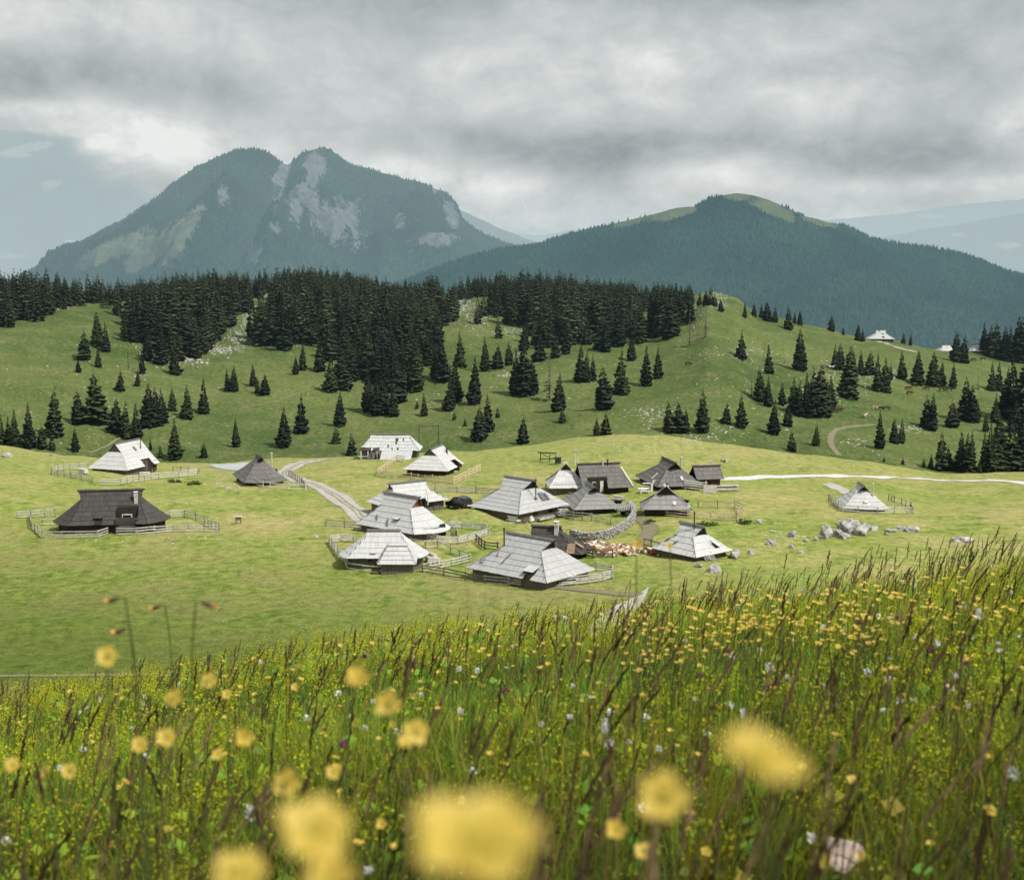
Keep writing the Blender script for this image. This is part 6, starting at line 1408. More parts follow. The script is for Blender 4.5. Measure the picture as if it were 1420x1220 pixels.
def scatter(n, y0, y1, p=1.0, spread=.47, pad=.9):
    """n places in the wedge of meadow the photo looks over, thinning with distance"""
    u = GM.random(n); y = (y0 ** p + u * (y1 ** p - y0 ** p)) ** (1 / p); x = GM.uniform(-1, 1, n) * (spread * y + pad)
    return x, y
def tuft_pos(n, y0, y1, p, per, r):
    x, y = scatter(max(1, n // per), y0, y1, p); x = np.repeat(x, per)[:n]; y = np.repeat(y, per)[:n]; m = len(x)
    x = x + GM.normal(0, r, m); y = np.maximum(y + GM.normal(0, r, m), .25); return x, y
EDGE = 19.0
def low(x, y): return 1 - (.52 * sstep(3.5, 8.5, y) + .22 * sstep(8, 12, y)) * (1 - .70 * sstep(-.05, .30, x / y))
def grass():
    parts = []
    # fine short sward
    x, y = scatter(95000, .5, EDGE, 1.25); z = zmeadow(x, y); n = len(x); patch = fbm(x * 1.1, y * 1.1, 3, 41)
    H = GM.uniform(.10, .24, n) * (1 + .6 * patch) * low(x, y); big = fbm(x * .35, y * .35, 3, 47); patch = patch + .8 * big
    col = np.stack([.95 + .5 * patch + GM.normal(0, .16, n), 1 + .25 * patch + GM.normal(0, .12, n), .9 + GM.normal(0, .2, n)], 1).clip(.25, 2.2)
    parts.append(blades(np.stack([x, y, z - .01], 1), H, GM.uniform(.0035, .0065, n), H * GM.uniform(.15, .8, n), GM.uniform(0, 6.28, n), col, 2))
    # taller tufts
    x, y = tuft_pos(42000, .6, EDGE, 1.3, 14, .05); z = zmeadow(x, y); n = len(x); H = low(x, y) * GM.uniform(.2, .42, n) * (1 + .35 * fbm(x * .8, y * .8, 2, 43)); patch = fbm(x * .6, y * .6, 3, 44)
    patch = patch + .7 * fbm(x * .35, y * .35, 3, 47)
    col = np.stack([.8 + .7 * patch + GM.normal(0, .2, n), .95 + .3 * patch + GM.normal(0, .15, n), .75 + GM.normal(0, .2, n)], 1).clip(.2, 2.2)
    dry = GM.random(n) < .16; col[dry] = np.array([1.5, .95, 1.6]) * GM.uniform(.7, 1.1, (dry.sum(), 1))
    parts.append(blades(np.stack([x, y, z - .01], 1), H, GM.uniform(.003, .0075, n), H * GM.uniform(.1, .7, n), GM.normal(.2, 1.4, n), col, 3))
    V = []; F = []; C = []; m = 0
    for a, b, c in parts: V.append(a); F.append(b + m); C.append(c); m += len(a)
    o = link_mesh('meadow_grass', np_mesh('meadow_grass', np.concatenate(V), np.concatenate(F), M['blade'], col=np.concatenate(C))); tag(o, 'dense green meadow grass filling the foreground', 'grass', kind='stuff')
grass()

def herbs():
    """lady's mantle and bedstraw: leafy rosettes with frothy yellow-green heads"""
    V = []; F = []; C = []; m = 0
    def quads(c, s, col, up=.4, k=None):
        nonlocal m
        n = len(c); a = GM.normal(0, 1, (n, 3)); a[:, 2] *= up; a /= np.linalg.norm(a, axis=1)[:, None]; b = np.cross(a, GM.normal(0, 1, (n, 3)) + [0, 0, .01]); b /= np.linalg.norm(b, axis=1)[:, None] + 1e-9
        s = s[:, None]; Q = np.stack([c - a * s, c + b * s * .75, c + a * s, c - b * s * .75], 1).reshape(-1, 3); i = np.arange(n)[:, None] * 4 + m
        V.append(Q); F.append(np.concatenate([np.concatenate([i, i + 1, i + 2], 1), np.concatenate([i, i + 2, i + 3], 1)])); C.append(np.repeat(col, 4, 0)); m += len(Q)
    # broad low leaves
    x, y = scatter(15000, .5, EDGE, 1.25); pz = zmeadow(x, y); n = len(x); keep = fbm(x * .9, y * .9, 3, 51) > -.18; x, y, pz = x[keep], y[keep], pz[keep]; n = len(x)
    col = np.stack([GM.uniform(.45, 1.1, n), GM.uniform(.6, 1.2, n), GM.uniform(.6, 1.2, n)], 1); quads(np.stack([x, y, pz + GM.uniform(.03, .2, n)], 1), GM.uniform(.010, .028, n), col, .35)
    # frothy heads
    x, y = scatter(7200, .7, EDGE, 1.2); keep = (fbm(x * .55, y * .55, 3, 52) + .12 * GM.standard_normal(len(x))) > -.16; x, y = x[keep], y[keep]; pz = zmeadow(x, y); h = GM.uniform(.12, .30, len(x)); per = 42
    cx = np.repeat(x, per); cy = np.repeat(y, per); cz = np.repeat(pz + h, per); n = len(cx); tone = np.repeat(GM.uniform(.7, 1.3, len(x)), per)
    c = np.stack([cx + GM.normal(0, .020, n), cy + GM.normal(0, .020, n), cz + GM.normal(0, .026, n)], 1); col = np.stack([1.36 * tone, 1.16 * tone, .43 * tone], 1) * GM.uniform(.7, 1.2, (n, 1)); quads(c, GM.uniform(.003, .0066, n) * (.42 + .58 * sstep(1.2, 5.0, cy)), col, .7)
    S = blades(np.stack([x, y, pz], 1), h, np.full(len(x), .003), GM.uniform(0, .05, len(x)), GM.uniform(0, 6.28, len(x)), np.ones((len(x), 3)) * [1.1, 1, .8], 2); V.append(S[0]); F.append(S[1] + m); C.append(S[2]); m += len(S[0])
    o = link_mesh('meadow_herbs', np_mesh('meadow_herbs', np.concatenate(V), np.concatenate(F), M['blade'], col=np.concatenate(C))); tag(o, 'leafy herbs with frothy yellow green flower heads in the foreground', 'herbs', kind='stuff')
herbs()

def seed_grass():
    """flowering grass: thin stems, dark spikes nodding to the right"""
    V = []; F = []; C = []; m = 0
    def add(x, y, H, lean, az, hl, hw):
        nonlocal m
        n = len(x); z = zmeadow(x, y); t = np.linspace(0, 1, 7); lx, ly = np.cos(az), np.sin(az); tone = GM.uniform(.55, 2.1, n)
        def pt(q): return np.stack([x + lx * lean * q ** 2.2, y + ly * lean * q ** 2.2, z + H * q - .22 * lean * q ** 3], 1)
        face = GM.uniform(0, 6.28, n); fx = np.stack([np.cos(face), np.sin(face), np.zeros(n)], 1); ts = 1 - hl / H
        rows = [pt(0 * H)] + [pt(q) for q in (ts * .45, ts * .8, ts)]; w = np.array([.0016, .0014, .0011, .0009]); b = []
        for k, r in enumerate(rows): V.append(r - fx * w[k]); V.append(r + fx * w[k]); c = np.ones((n, 3)) * [.85, 1.05, .6] * (.55 + .25 * k); C.extend([c, c]); b.append((m, m + n)); m += 2 * n
        i = np.arange(n)
        for k in range(3): F.append(np.stack([b[k][0] + i, b[k][1] + i, b[k + 1][1] + i], 1)); F.append(np.stack([b[k][0] + i, b[k + 1][1] + i, b[k + 1][0] + i], 1))
        # the spike: two crossed slim leaves made of short spikelets
        for cr in range(2):
            f2 = np.stack([np.cos(face + cr * 1.57), np.sin(face + cr * 1.57), np.zeros(n)], 1)
            for s_ in range(7):
                q0 = ts + (1 - ts) * s_ / 7; q1 = ts + (1 - ts) * min(1.0, (s_ + 1.9) / 7); wd = hw * [.55, .85, 1, 1, .85, .65, .4][s_] * GM.uniform(.6, 1.25, n); sd = 1 if (s_ + cr) % 2 else -1
                a = pt(q0); c_ = pt(q1); mid = pt((q0 + q1) / 2); V.extend([a, mid + f2 * (wd * sd)[:, None], c_, mid - f2 * (wd * .45 * sd)[:, None]]); cc = np.stack([tone * 1.0, tone * .95, tone * .85], 1) * GM.uniform(.6, 1.3, (n, 1)); C.extend([cc] * 4)
                F.append(np.stack([m + i, m + n + i, m + 2 * n + i], 1)); F.append(np.stack([m + i, m + 2 * n + i, m + 3 * n + i], 1)); m += 4 * n
    x, y = tuft_pos(3600, 1.6, EDGE, 1.25, 3, .10); n = len(x); H = (.35 + .65 * low(x, y)) * GM.uniform(.30, .56, n) * (1 + .25 * fbm(x * .5, y * .5, 2, 61)); add(x, y, H, H * GM.uniform(.04, .38, n), GM.normal(-.05, .75, n), GM.uniform(.08, .15, n), GM.uniform(.004, .0085, n))
    # the brow of the meadow carries more of them
    x, y = tuft_pos(1700, 5.0, 15.0, 1.2, 4, .16); n = len(x); k = (GM.random(n) < .12 + .72 * sstep(-.15, .30, x / y)) ; x, y = x[k], y[k]; n = len(x); H = (.3 + .7 * low(x, y)) * GM.uniform(.34, .62, n); add(x, y, H, H * GM.uniform(.04, .40, n), GM.normal(0, .7, n), GM.uniform(.08, .15, n), GM.uniform(.004, .0085, n))
    # a few close stalks that blur in front of the lens
    x, y = scatter(190, .6, 1.9, 1.0, .42, .1); n = len(x); H = GM.uniform(.40, .60, n); add(x, y, H, H * GM.uniform(.02, .22, n), GM.normal(-.1, .8, n), GM.uniform(.07, .13, n), GM.uniform(.003, .006, n))
    o = link_mesh('flowering_grass', np_mesh('flowering_grass', np.concatenate(V), np.concatenate(F), M['seedhead'], col=np.concatenate(C))); tag(o, 'dark flowering grass stalks standing above the meadow', 'grass', kind='stuff')
seed_grass()

# ---- flowers: one of each kind, then copies
def cup(n_pet, r, depth, seed, notch=.0, wide=1.0, ring=5):
    g = np.random.default_rng(seed); V = []; F = []; C = []; m = 0
    for k in range(n_pet):
        a = 2 * PI * k / n_pet + g.uniform(-.12, .12); rr = r * g.uniform(.88, 1.1); dp = depth * g.uniform(.6, 1.3); half = PI / n_pet * wide
        rows = 5; cols = ring
        for i in range(rows):
            q = i / (rows - 1); rad = rr * (q ** .85); wa = half * (.35 + .85 * math.sin(min(1, q * 1.05) * PI * .62)) * (1 if q < .95 else .72)
            for j in range(cols):
                s_ = (j / (cols - 1) - .5) * 2; rad2 = rad * (1 - .16 * abs(s_) ** 2.2 * q - notch * (1 - abs(s_)) * (q > .9)); ang = a + s_ * wa
                V.append((math.cos(ang) * rad2, math.sin(ang) * rad2, dp * q ** 1.7 + r * .06 * s_ * s_ * q + (k % 2) * r * .02)); sh = .82 + .22 * q + g.uniform(-.05, .05); C.append((sh, sh, sh * (.7 + .3 * q)))
        for i in range(rows - 1):
            for j in range(cols - 1): b = m + i * cols + j; F.append((b, b + 1, b + cols + 1, b + cols))
        m = len(V)
    return np.array(V), np.array(F), np.array(C)
PET = [np_mesh('petals', *cup(5, .0118, d, 70 + k)[:2], M['petal'], col=cup(5, .0118, d, 70 + k)[2], smooth=True) for k, d in enumerate((.004, .0065, .0025, .008))]
def dome(name, r, hgt, mat, bumps=26, seed=1):
    g = np.random.default_rng(seed); b = MB()
    for k in range(bumps):
        a = g.uniform(0, 6.28); q = math.sqrt(g.random()); c = Vector((math.cos(a) * r * q, math.sin(a) * r * q, hgt * (1 - q * q) * .9)); b.tube([c * .6, c + Vector((math.cos(a), math.sin(a), 1.2)) * r * .25], [r * .10, r * .16], 5)
    return b.mesh(name, mat)
CENTRE = dome('flower_centre', .0034, .0028, M['centre'])
def stem_mesh(bend):
    V = []; F = []; n = 9; K = 5
    for i in range(n):
        q = i / (n - 1); c = (bend * (q ** 2 - q) * 1.6, bend * .5 * math.sin(q * 3), q)
        for k in range(K): a = 2 * PI * k / K; V.append((c[0] + math.cos(a) * .0011 * (1.3 - .5 * q), c[1] + math.sin(a) * .0011 * (1.3 - .5 * q), c[2]))
    for i in range(n - 1):
        for k in range(K): F.append((i * K + k, i * K + (k + 1) % K, i * K + K + (k + 1) % K, i * K + K + k))
    return np_mesh('stem', V, F, M['stem'], col=np.ones((len(V), 3)), smooth=True)
STEMS = [stem_mesh(b) for b in (.06, -.05, .10, 0.02)]
rf = random.Random(33)
def buttercup(x, y, ztop, tilt, az, label, group, size=1.0, parts=True):
    z = float(zmeadow(x, y)); h = ztop - z
    r = empty('buttercup', (x, y, z), rf.uniform(0, 6.28), label, 'flower', group)
    s_ = link_mesh('stem', rf.choice(STEMS), r); s_.scale = (1, 1, h + .002)
    p = link_mesh('petals', rf.choice(PET), r); p.location = (0, 0, h); p.scale = (size,) * 3
    d = Vector((math.cos(az - r.rotation_euler[2]) * math.sin(tilt), math.sin(az - r.rotation_euler[2]) * math.sin(tilt), math.cos(tilt))); p.rotation_euler = d.to_track_quat('Z', 'Y').to_euler()
    if parts: link_mesh('flower_centre', CENTRE, p)
    return r
def hold(px, py, d):                                   # a point d metres in front of the viewer's place
    r = ray(px, py); k = d / math.sqrt((r ** 2).sum()); return r * k
def rooted(px, py, h):                                 # where a flower h tall would have its head at that row
    r = ray(px, py); t = np.linspace(.8, EDGE - .5, 900) / r[1]; P = r[None, :] * t[:, None]; g = P[:, 2] - zmeadow(P[:, 0], P[:, 1]) - h; k = int(np.argmax(g < 0)) if (g < 0).any() else -1
    return P[k] if k > 0 else None
# close, blurred buttercups: (column, row, distance, tilt, facing, size, description)
W_ = -PI / 2
CLOSE = [(440, 1150, .36, .62, W_ + .3, 1.1, 'large blurred yellow buttercup at the bottom left of centre'), (668, 1170, .26, .30, W_, 1.45, 'largest blurred yellow buttercup at the bottom centre'), 
         (458, 1222, .42, .6, W_, 1.0, 'blurred buttercup cut off by the bottom edge under the large left one'), (336, 1212, .42, .5, W_, .95, 'small blurred buttercup on the bottom edge left of the large ones'), (918, 1106, .48, .9, W_, 1.05, 'round blurred buttercup right of the largest one'), (1055, 1052, .30, .42, W_ + .9, 1.1, 'wide tilted blurred buttercup at right of centre'),
         (398, 1084, .90, 1.25, W_, 1.0, 'scalloped buttercup above the large blurred left flower'), (463, 1070, 1.3, .9, W_, .8, 'small buttercup right of the scalloped one'), (577, 1014, .98, 1.1, W_ + .3, 1.05, 'buttercup below and right of the middle trio'), (565, 1030, 1.1, .6, W_, .8, 'half hidden buttercup just under its neighbour right of the middle trio'), (538, 975, .93, 1.2, W_, 1.0, 'biggest buttercup of the middle trio'), (498, 943, 1.0, .7, W_, 1.0, 'flat buttercup at the left of the middle trio'),
         (290, 944, 1.45, 1.0, W_, .95, 'buttercup above the left pair'), (243, 968, 1.25, 1.0, W_ - .3, .95, 'round buttercup left of the one above the pair'), (232, 1022, 1.25, .9, W_, 1.0, 'buttercup in the left cluster, right of two'), (195, 1032, 1.35, .8, W_ - .2, .95, 'buttercup in the left cluster, left of two'), (338, 1022, 1.25, 1.1, W_ + .4, .95, 'round buttercup below the pair in the left middle'),
         (150, 910, 1.15, .95, W_, 1.0, 'highest buttercup at the left with its head against the pasture'), (97, 1068, 1.5, 1.0, W_, .95, 'buttercup low at the left, right one of two'), (67, 1068, 1.7, 1.3, W_ - .9, .8, 'narrow buttercup low at the left, left one of two'), (17, 1062, 1.45, .7, W_, .95, 'buttercup at the left photo edge'), (302, 1046, 1.8, .9, W_, .9, 'small buttercup under the left middle pair'), (315, 962, 2.2, .9, W_, .9, 'faint buttercup between the left middle flowers'),
         (885, 755, 2.0, .9, W_, .95, 'yellow buttercup standing in front of the resting cows'), (928, 757, 2.4, .7, W_, .8, 'yellow buttercup standing in front of the half hidden white hut'), (855, 1152, 1.15, .8, W_, 1.0, 'blurred buttercup at the bottom right of the largest one'), (893, 1180, 1.2, .7, W_, .9, 'lower buttercup beside the bottom right one'), (530, 1143, 1.9, .8, W_, .9, 'buttercup between the two large blurred flowers'), (640, 1108, 2.2, .7, W_, .9, 'small buttercup above the largest blurred flower'), (980, 1182, 2.2, .6, W_, 1.0, 'buttercup near the bottom right of centre'), (1373, 1123, 2.0, .6, W_, 1.0, 'buttercup low at the right edge'), (410, 953, 2.6, .9, W_, .9, 'small buttercup left of the middle trio'), (545, 1005, 2.4, .8, W_, .85, 'tiny buttercup right under the biggest of the trio')]
for px, py, d, tl, az, s_, lab in CLOSE:
    p = hold(px, py, d); buttercup(p[0], p[1], p[2], tl, az, lab, 'buttercups close to the lens', s_ * (.72 if d < .6 else .74))
n_b = 0; far_b = []
bx, by = 1100, 850
for k in range(860):
    q = rf.random()
    if q < .66:
        if k % 7 == 0 or k < 2: bx = rf.gauss(1120, 240); by = rf.gauss(846 - (bx - 1130) * .09, 24)
        px = rf.gauss(bx, 34); py = rf.gauss(by, 9)
    elif q < .86: px = rf.uniform(0, 1420); py = rf.gauss(930 - px * .09, 40)
    elif q < .97: px = rf.uniform(-10, 1430); py = rf.gauss(1000 - px * .07, 55)
    else: px = rf.uniform(-10, 1430); py = rf.uniform(900, 1215)
    if not -15 < px < 1435 or py > 1216: continue
    p = rooted(px, py, rf.uniform(.24, .44))
    if p is None: continue
    far_b.append((p[1], p[0], p[2]))
far_b.sort(); far_b = far_b[:560]
near_n = 300 - len(CLOSE)
VV, FF, CC = [], [], []; n0 = 0
SV, SF, SC = cup(5, .0125, .004, 91, ring=3)
for i, (y, x, z) in enumerate(far_b):
    tl = rf.uniform(.0, .55); az = rf.gauss(W_, 1.3)
    if i < near_n:
        if y < 4.2: lab, grp = 'small yellow buttercup in the near part of the meadow', 'buttercups in the near meadow'
        elif y < 7: lab, grp = 'small yellow buttercup in the middle strip of the meadow', 'buttercups in the middle strip of the meadow'
        else: lab, grp = 'tiny yellow buttercup along the brow of the meadow', 'buttercups along the brow of the meadow'
        buttercup(x, y, z, tl, az, lab, grp, rf.uniform(.6, .95) * (.8 if y < 5 else 1), y < 4.2)
    else:
        R = Vector((math.cos(az) * math.sin(tl), math.sin(az) * math.sin(tl), math.cos(tl))).to_track_quat('Z', 'Y').to_matrix(); Q = SV @ np.array(R).T + [x, y, z]; VV.append(Q); FF.append(SF + n0); CC.append(SC); n0 += len(Q)
        zg = float(zmeadow(x, y)); st = np.array([(x - .0012, y, zg), (x + .0012, y, zg), (x + .001, y, z), (x - .001, y, z)]); VV.append(st); FF.append(np.array([[0, 1, 2, 3]]) + n0); CC.append(np.ones((4, 3)) * [.15, .3, .4]); n0 += 4
if VV:
    o = link_mesh('distant_buttercups', np_mesh('distant_buttercups', np.concatenate(VV), np.concatenate(FF), M['petal'], col=np.concatenate(CC))); tag(o, 'sprinkle of the farthest yellow buttercups over the meadow brow', 'flowers', kind='stuff')

# white campion-like heads, purple clover
def head_mesh(name, mat, r, hgt, n, seed, up=.4):
    g = np.random.default_rng(seed); V = []; F = []; C = []
    for k in range(n):
        a = g.uniform(0, 6.28); q = g.random(); c = np.array([math.cos(a) * r * math.sin(q * PI) ** .6, math.sin(a) * r * math.sin(q * PI) ** .6, hgt * q]); d = np.array([math.cos(a), math.sin(a), up + g.uniform(-.3, .6)]); d /= np.linalg.norm(d); s_ = np.cross(d, [0, 0, 1.0]); s_ /= np.linalg.norm(s_) + 1e-6
        L = r * g.uniform(.7, 1.2); w = L * .42; m = len(V); V += [c * .8, c + d * L * .6 + s_ * w, c + d * L, c + d * L * .6 - s_ * w]; F.append((m, m + 1, m + 2, m + 3)); sh = g.uniform(.75, 1.1); C += [[sh * .8] * 3, [sh] * 3, [sh * 1.05] * 3, [sh] * 3]
    return np_mesh(name, V, F, mat, col=np.array(C))
WH = [head_mesh('flower_head', M['whitepetal'], .0075, h_, n_, 200 + k) for k, (h_, n_) in enumerate(((.018, 34), (.026, 44), (.012, 26)))]
CL = [head_mesh('flower_head', M['pinkpetal'], .0085, .018, 46, 220 + k, 1.0) for k in range(2)]
def head_flower(name, x, y, z, meshes, label, group, size=1.0):
    zg = float(zmeadow(x, y)); r = empty(name, (x, y, zg), rf.uniform(0, 6.28), label, 'flower', group); h = max(z - zg, .05); s_ = link_mesh('stem', rf.choice(STEMS), r); s_.scale = (1, 1, h)
    p = link_mesh('flower_head', rf.choice(meshes), r); p.location = (0, 0, h - .004); p.scale = (size,) * 3; p.rotation_euler = (rf.uniform(-.35, .35), rf.uniform(-.35, .35), 0); return r
WHITE = [(1033, 992, 'white flower head in the middle right of the meadow'), (1100, 888, None), (1143, 870, None), (1234, 858, None), (895, 997, None), (915, 1040, 'white flower right of the pair below the middle right'), (871, 1028, 'white flower left of the pair below the middle right'), (1343, 980, 'white flower at the right beyond the middle'), (1067, 930, None), (1092, 940, None), (1144, 950, None), (1205, 935, None), (1235, 943, None), (1388, 903, None), (1358, 852, None), (894, 1123 + 0, None), (1408, 1080, 'tall white flower at the right photo edge'), (750, 1006, None), (792, 995, None), (839, 1005, None), (838, 1015, None), (655, 1072, 'white flower low in the centre'), (362, 918, None), (280, 920, None), (300, 932, None), (140, 972, None), (118, 983, None), (113, 990, None), (248, 950, None), (198, 978, None), (425, 998, None), (115, 1039, None), (575, 912, None), (613, 887, None), (636, 930, None), (660, 932, None), (470, 963, None), (783, 858, None), (770, 855, None), (1267, 972, None), (1268, 885, None), (1298, 895, None), (1355, 858, None), (1315, 955, None), (507, 1010, None), (640, 988, None), (1010, 1040 - 60, None), (980, 1020, None), (1225, 985, None), (1127, 1165, None), (512, 1210, None), (350, 1135, None), (8, 1168, None), (1374, 787, None), (1322, 776, None)]
for px, py, lab in WHITE:
    p = rooted(px, py, rf.uniform(.22, .36))
    if p is not None: head_flower('white_flower', p[0], p[1], p[2], WH, lab or 'small white flower head scattered among the meadow grass', None if lab else 'scattered small white flowers', rf.uniform(.6, 1.0) * (1.15 if py < 920 else 1))
for k in range(60):
    px = rf.uniform(0, 1420); p = rooted(px, rf.gauss(940 - px * .06, 60), rf.uniform(.2, .34))
    if p is not None: head_flower('white_flower', p[0], p[1], p[2], WH, 'small white flower head scattered among the meadow grass', 'scattered small white flowers', rf.uniform(.55, .9))
for px, py, lab in [(1064, 957, 'purple clover head at the right of the meadow middle'), (868, 876, 'purple clover left one of the close pair'), (880, 880, 'purple clover right one of the close pair'), (1325, 838, 'pink flower spike near the brow at right'), (1243, 858, None), (1190, 865, None), (193, 996, 'pinkish clover at the left'), (480, 1036, 'purple clover left of the middle'), (506, 912, None), (1078, 950, None), (1010, 905, None), (900, 910, None), (970, 940, None), (1290, 905, None), (1170, 905, None), (700, 960, None), (1340, 920, None), (95, 995, None)]:
    p = rooted(px, py, rf.uniform(.25, .36))
    if p is not None: head_flower('clover', p[0], p[1], p[2], CL, lab or 'small purple clover head scattered among the meadow grass', None if lab else 'scattered purple clover', rf.uniform(.7, 1.0))
# nodding hawkweed heads, half open
def hawkweed(px, py, d, dirx, lab):
    p = hold(px, py, d); x, y, z = p; zg = float(zmeadow(x, y)); r = empty('hawkweed', (x - dirx * .022, y, zg), 0, lab, 'flower'); h = z - zg
    b = MB(); b.tube([(0, 0, 0), (-.01 * dirx, 0, h * .5), (0, 0, h * .93), (dirx * .006, 0, h + .004), (dirx * .016, 0, h + .004)], [.0013, .0012, .001, .001, .0013], 6); me = b.mesh('stem', M['stem'], True); a = me.color_attributes.new('tint', 'FLOAT_COLOR', 'POINT'); a.data.foreach_set('color', [.9, .8, .9, 1] * len(me.vertices)); link_mesh('stem', me, r)
    b = MB(); b.tube([(dirx * .014, 0, h + .004), (dirx * .018, 0, h + .002), (dirx * .025, 0, h - .001)], [.0018, .0031, .0027], 9); me = b.mesh('bud', M['bud'], True); a = me.color_attributes.new('tint', 'FLOAT_COLOR', 'POINT'); a.data.foreach_set('color', [1, 1, 1, 1] * len(me.vertices)); link_mesh('bud', me, r)
    V = []; F = []; g = random.Random(int(px))
    for k in range(26): a = g.uniform(0, 6.28); ro = g.uniform(.001, .003); m = len(V); c = Vector((dirx * .026, math.cos(a) * ro, h - .001 + math.sin(a) * ro)); t_ = c + Vector((dirx * g.uniform(.003, .006), math.cos(a) * .0022, math.sin(a) * .0022)); s_ = Vector((0, -math.sin(a), math.cos(a))) * .0012; V += [c - s_, c + s_, t_ + s_ * .8, t_ - s_ * .8]; F.append((m, m + 1, m + 2, m + 3))
    link_mesh('florets', np_mesh('florets', [tuple(v) for v in V], F, M['orangepetal'], col=np.ones((len(V), 3))), r)
hawkweed(155, 833, 1.75, -1, 'half open orange hawkweed nodding left at the far left'); hawkweed(290, 839, 1.75, 1, 'half open orange hawkweed nodding right'); hawkweed(215, 843, 2.3, -1, 'half open orange hawkweed between the two taller ones'); hawkweed(164, 876, 1.9, -1, 'orange hawkweed below the far left one')
# the flat stone in the grass
p = rooted(1168, 1190, .16); V, F = stone(905, (.052, .042, .020), 4, .35); o = link_mesh('flat_stone', np_mesh('flat_stone', V, F, M['pinkrock'])); o.location = (p[0], p[1], p[2] + .004); o.rotation_euler = (.15, -.1, .3); tag(o, 'flat pinkish stone lying in the grass at the bottom right', 'stone')
# ------------------------------------------------------------------ sky, sun, camera
SUN_DIR = Vector((.62, -.42, .95)).normalized()
def sky():
    w = bpy.data.worlds.new('World'); scene.world = w; w.use_nodes = True; w.cycles.sampling_method = 'MANUAL'; w.cycles.sample_map_resolution = 256; t = NT(w); t.n.clear()
    out = t.add('ShaderNodeOutputWorld'); st = t.add('ShaderNodeTexSky', sky_type='NISHITA'); st.sun_disc = False
    st.sun_elevation = math.asin(SUN_DIR.z); st.sun_rotation = math.atan2(SUN_DIR.x, SUN_DIR.y); st.altitude = 1600
    b1 = t.add('ShaderNodeBackground'); t.link(st.outputs[0], b1.inputs[0]); b1.inputs[1].default_value = .10
    # cloud deck, laid out by direction: azimuth and elevation in degrees
    v = t.add('ShaderNodeTexCoord').outputs['Generated']; sp = t.add('ShaderNodeSeparateXYZ'); t.link(v, sp.inputs[0])
    az = t.math('MULTIPLY', t.math('ARCTAN2', sp.outputs[0], sp.outputs[1]), 57.2958); el = t.math('MULTIPLY', t.math('ARCSINE', sp.outputs[2]), 57.2958)
    def co(sx, sy, off=0.0):
        c = t.add('ShaderNodeCombineXYZ'); t.link(t.math('MULTIPLY', az, sx), c.inputs[0]); t.link(t.math('MULTIPLY', el, sy), c.inputs[1]); c.inputs[2].default_value = off; return c.outputs[0]
    wx = t.noise(co(.16, .26, 11.0), 1.0, 4, .5); wy = t.noise(co(.16, .26, 23.0), 1.0, 4, .5)
    def warp(sx, sy, off, k):
        c = t.add('ShaderNodeCombineXYZ'); t.link(t.math('ADD', t.math('MULTIPLY', az, sx), t.math('MULTIPLY', t.math('SUBTRACT', wx, .5), k)), c.inputs[0])
        t.link(t.math('ADD', t.math('MULTIPLY', el, sy), t.math('MULTIPLY', t.math('SUBTRACT', wy, .5), k)), c.inputs[1]); c.inputs[2].default_value = off; return c.outputs[0]
    def billow(vec, detail, rough):        # rounded heaps of cloud
        n = t.add('ShaderNodeTexVoronoi', feature='SMOOTH_F1', distance='EUCLIDEAN', voronoi_dimensions='2D'); n.normalize = True; t.link(vec, n.inputs['Vector']); n.inputs['Scale'].default_value = 1.0; n.inputs['Detail'].default_value = detail; n.inputs['Roughness'].default_value = rough; n.inputs['Smoothness'].default_value = .6
        return t.math('SUBTRACT', 1.0, n.outputs['Distance'])
    big = t.noise(warp(.10, .17, 3.1, .9), 1.0, 7, .50); fine = billow(warp(.26, .42, 7.7, 1.1), 4, .62); puff = t.noise(warp(.55, .80, 1.3, 1.2), 1.0, 9, .60)
    def blob(a0, e0, sa, se):          # soft lobe of the cloud deck
        a = t.math('DIVIDE', t.math('SUBTRACT', az, a0), sa); e = t.math('DIVIDE', t.math('SUBTRACT', el, e0), se)
        return t.math('POWER', 2.71828, t.math('MULTIPLY', t.math('ADD', t.math('MULTIPLY', a, a), t.math('MULTIPLY', e, e)), -1.0))
    def px(x, y): return (math.degrees(math.atan((x - 710) / 1950)), math.degrees(math.atan((350 - y) / 1950)))
    base = t.math('ADD', t.math('MULTIPLY', t.math('SUBTRACT', big, .5), .80), t.math('ADD', t.math('MULTIPLY', t.math('SUBTRACT', fine, .72), 1.0), t.math('MULTIPLY', t.math('SUBTRACT', puff, .5), .32)))
    acc = t.math('ADD', t.math('MULTIPLY', base, .74), .625)
    DARK = [(90, 122, 300, 34, .42), (330, 150, 150, 30, .16), (560, 36, 170, 40, .30), (640, 196, 110, 26, .26), (800, 228, 130, 30, .40), (940, 200, 130, 34, .26), (1200, 224, 190, 34, .44), (1380, 120, 140, 70, .18), (1080, -4, 420, 30, .44), (60, 4, 160, 16, .12)]
    LITE = [(60, 165, 120, 14, .30), (205, 205, 110, 36, .50), (100, 44, 150, 22, .16), (560, 238, 90, 20, .34), (680, 262, 90, 20, .36), (330, 70, 150, 40, .10), (850, 100, 220, 52, .20), (1000, 240, 90, 26, .44), (1290, 264, 200, 13, .30), (1395, 182, 46, 44, .40), (1170, 150, 90, 40, .16), (420, 130, 130, 40, .12)]
    wob = t.math('ADD', -.15, t.math('MULTIPLY', puff, 2.3))
    for x, y, sx, sy, k in DARK:
        a, e = px(x, y); acc = t.math('SUBTRACT', acc, t.math('MULTIPLY', t.math('MULTIPLY', blob(a, e, sx / 34, sy / 34), wob), k * .78))
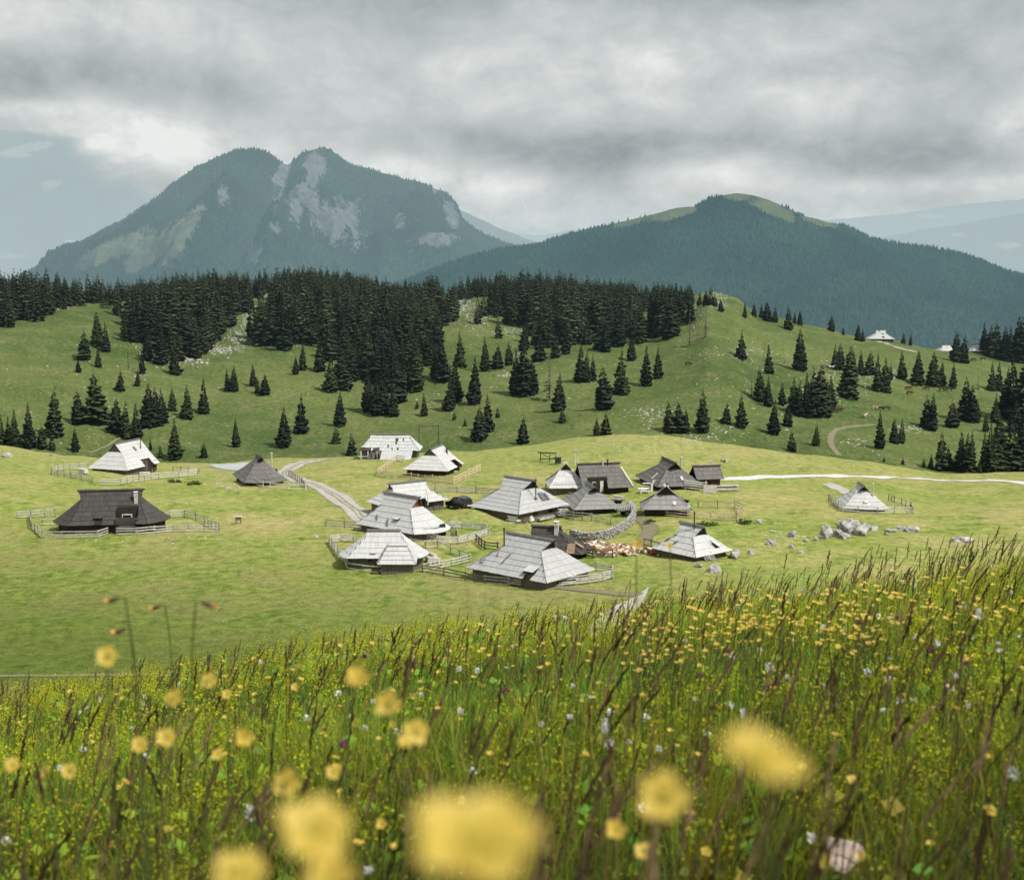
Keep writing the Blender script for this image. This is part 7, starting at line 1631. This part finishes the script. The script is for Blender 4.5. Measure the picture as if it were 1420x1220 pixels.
    for x, y, sx, sy, k in LITE:
        a, e = px(x, y); acc = t.math('ADD', acc, t.math('MULTIPLY', t.math('MULTIPLY', blob(a, e, sx / 34, sy / 34), wob), k * .86))
    # pale hazy strip along the horizon
    hz = t.mapr(el, 2.5, .6); hzn = t.math('MULTIPLY', hz, .92)
    col = t.ramp(acc, [(0, (.25, .295, .305)), (.22, (.335, .38, .39)), (.45, (.455, .50, .502)), (.66, (.575, .61, .61)), (.88, (.72, .75, .74)), (1.0, (.82, .84, .82))])
    hcol = t.mix(t.mapr(puff, .40, .68), (.53, .63, .655), (.72, .755, .755)); col = t.mix(hzn, col, hcol)
    b2 = t.add('ShaderNodeBackground'); t.link(col, b2.inputs[0]); b2.inputs[1].default_value = SKY_GAIN
    gap = t.math('MULTIPLY', t.mapr(puff, .62, .74), t.mapr(el, 12.0, 30.0, 0.12, .5)); m = t.add('ShaderNodeMixShader'); t.link(t.math('SUBTRACT', 1.0, gap), m.inputs[0]); t.link(b1.outputs[0], m.inputs[1]); t.link(b2.outputs[0], m.inputs[2]); t.link(m.outputs[0], out.inputs[0])
SKY_GAIN = 1.0
sky()
sl = bpy.data.lights.new('sun', 'SUN'); sl.energy = 4.7; sl.angle = math.radians(.6); sl.color = (1.0, .965, .91); so = bpy.data.objects.new('sun', sl); COL.objects.link(so); so.rotation_euler = SUN_DIR.to_track_quat('Z', 'Y').to_euler(); so.location = (40, -30, 80)
cd = bpy.data.cameras.new('camera'); cam = bpy.data.objects.new('camera', cd); COL.objects.link(cam); cam.location = (0, 0, 0); cam.rotation_euler = (PI / 2 - PITCH, 0, 0)
cd.sensor_fit = 'HORIZONTAL'; cd.sensor_width = 36.0; cd.lens = 36.0 * F_PX / 1420.0; cd.clip_start = .02; cd.clip_end = 60000
cd.dof.use_dof = True; cd.dof.focus_distance = 34.0; cd.dof.aperture_fstop = cd.lens / 6.2; cd.dof.aperture_blades = 0
scene.camera = cam
scene.view_settings.view_transform = 'Standard'; scene.view_settings.look = 'None'; scene.view_settings.exposure = 0; scene.view_settings.gamma = 1
scene.render.engine = 'CYCLES'; cy = scene.cycles; cy.max_bounces = 6; cy.diffuse_bounces = 3; cy.transparent_max_bounces = 8; cy.transmission_bounces = 3; cy.glossy_bounces = 2
cy.use_adaptive_sampling = True; cy.adaptive_threshold = .03; cy.adaptive_min_samples = 12
cy.use_denoising = True
try: cy.denoiser = 'OPENIMAGEDENOISE'
except Exception: pass
cy.sample_clamp_indirect = 4.0
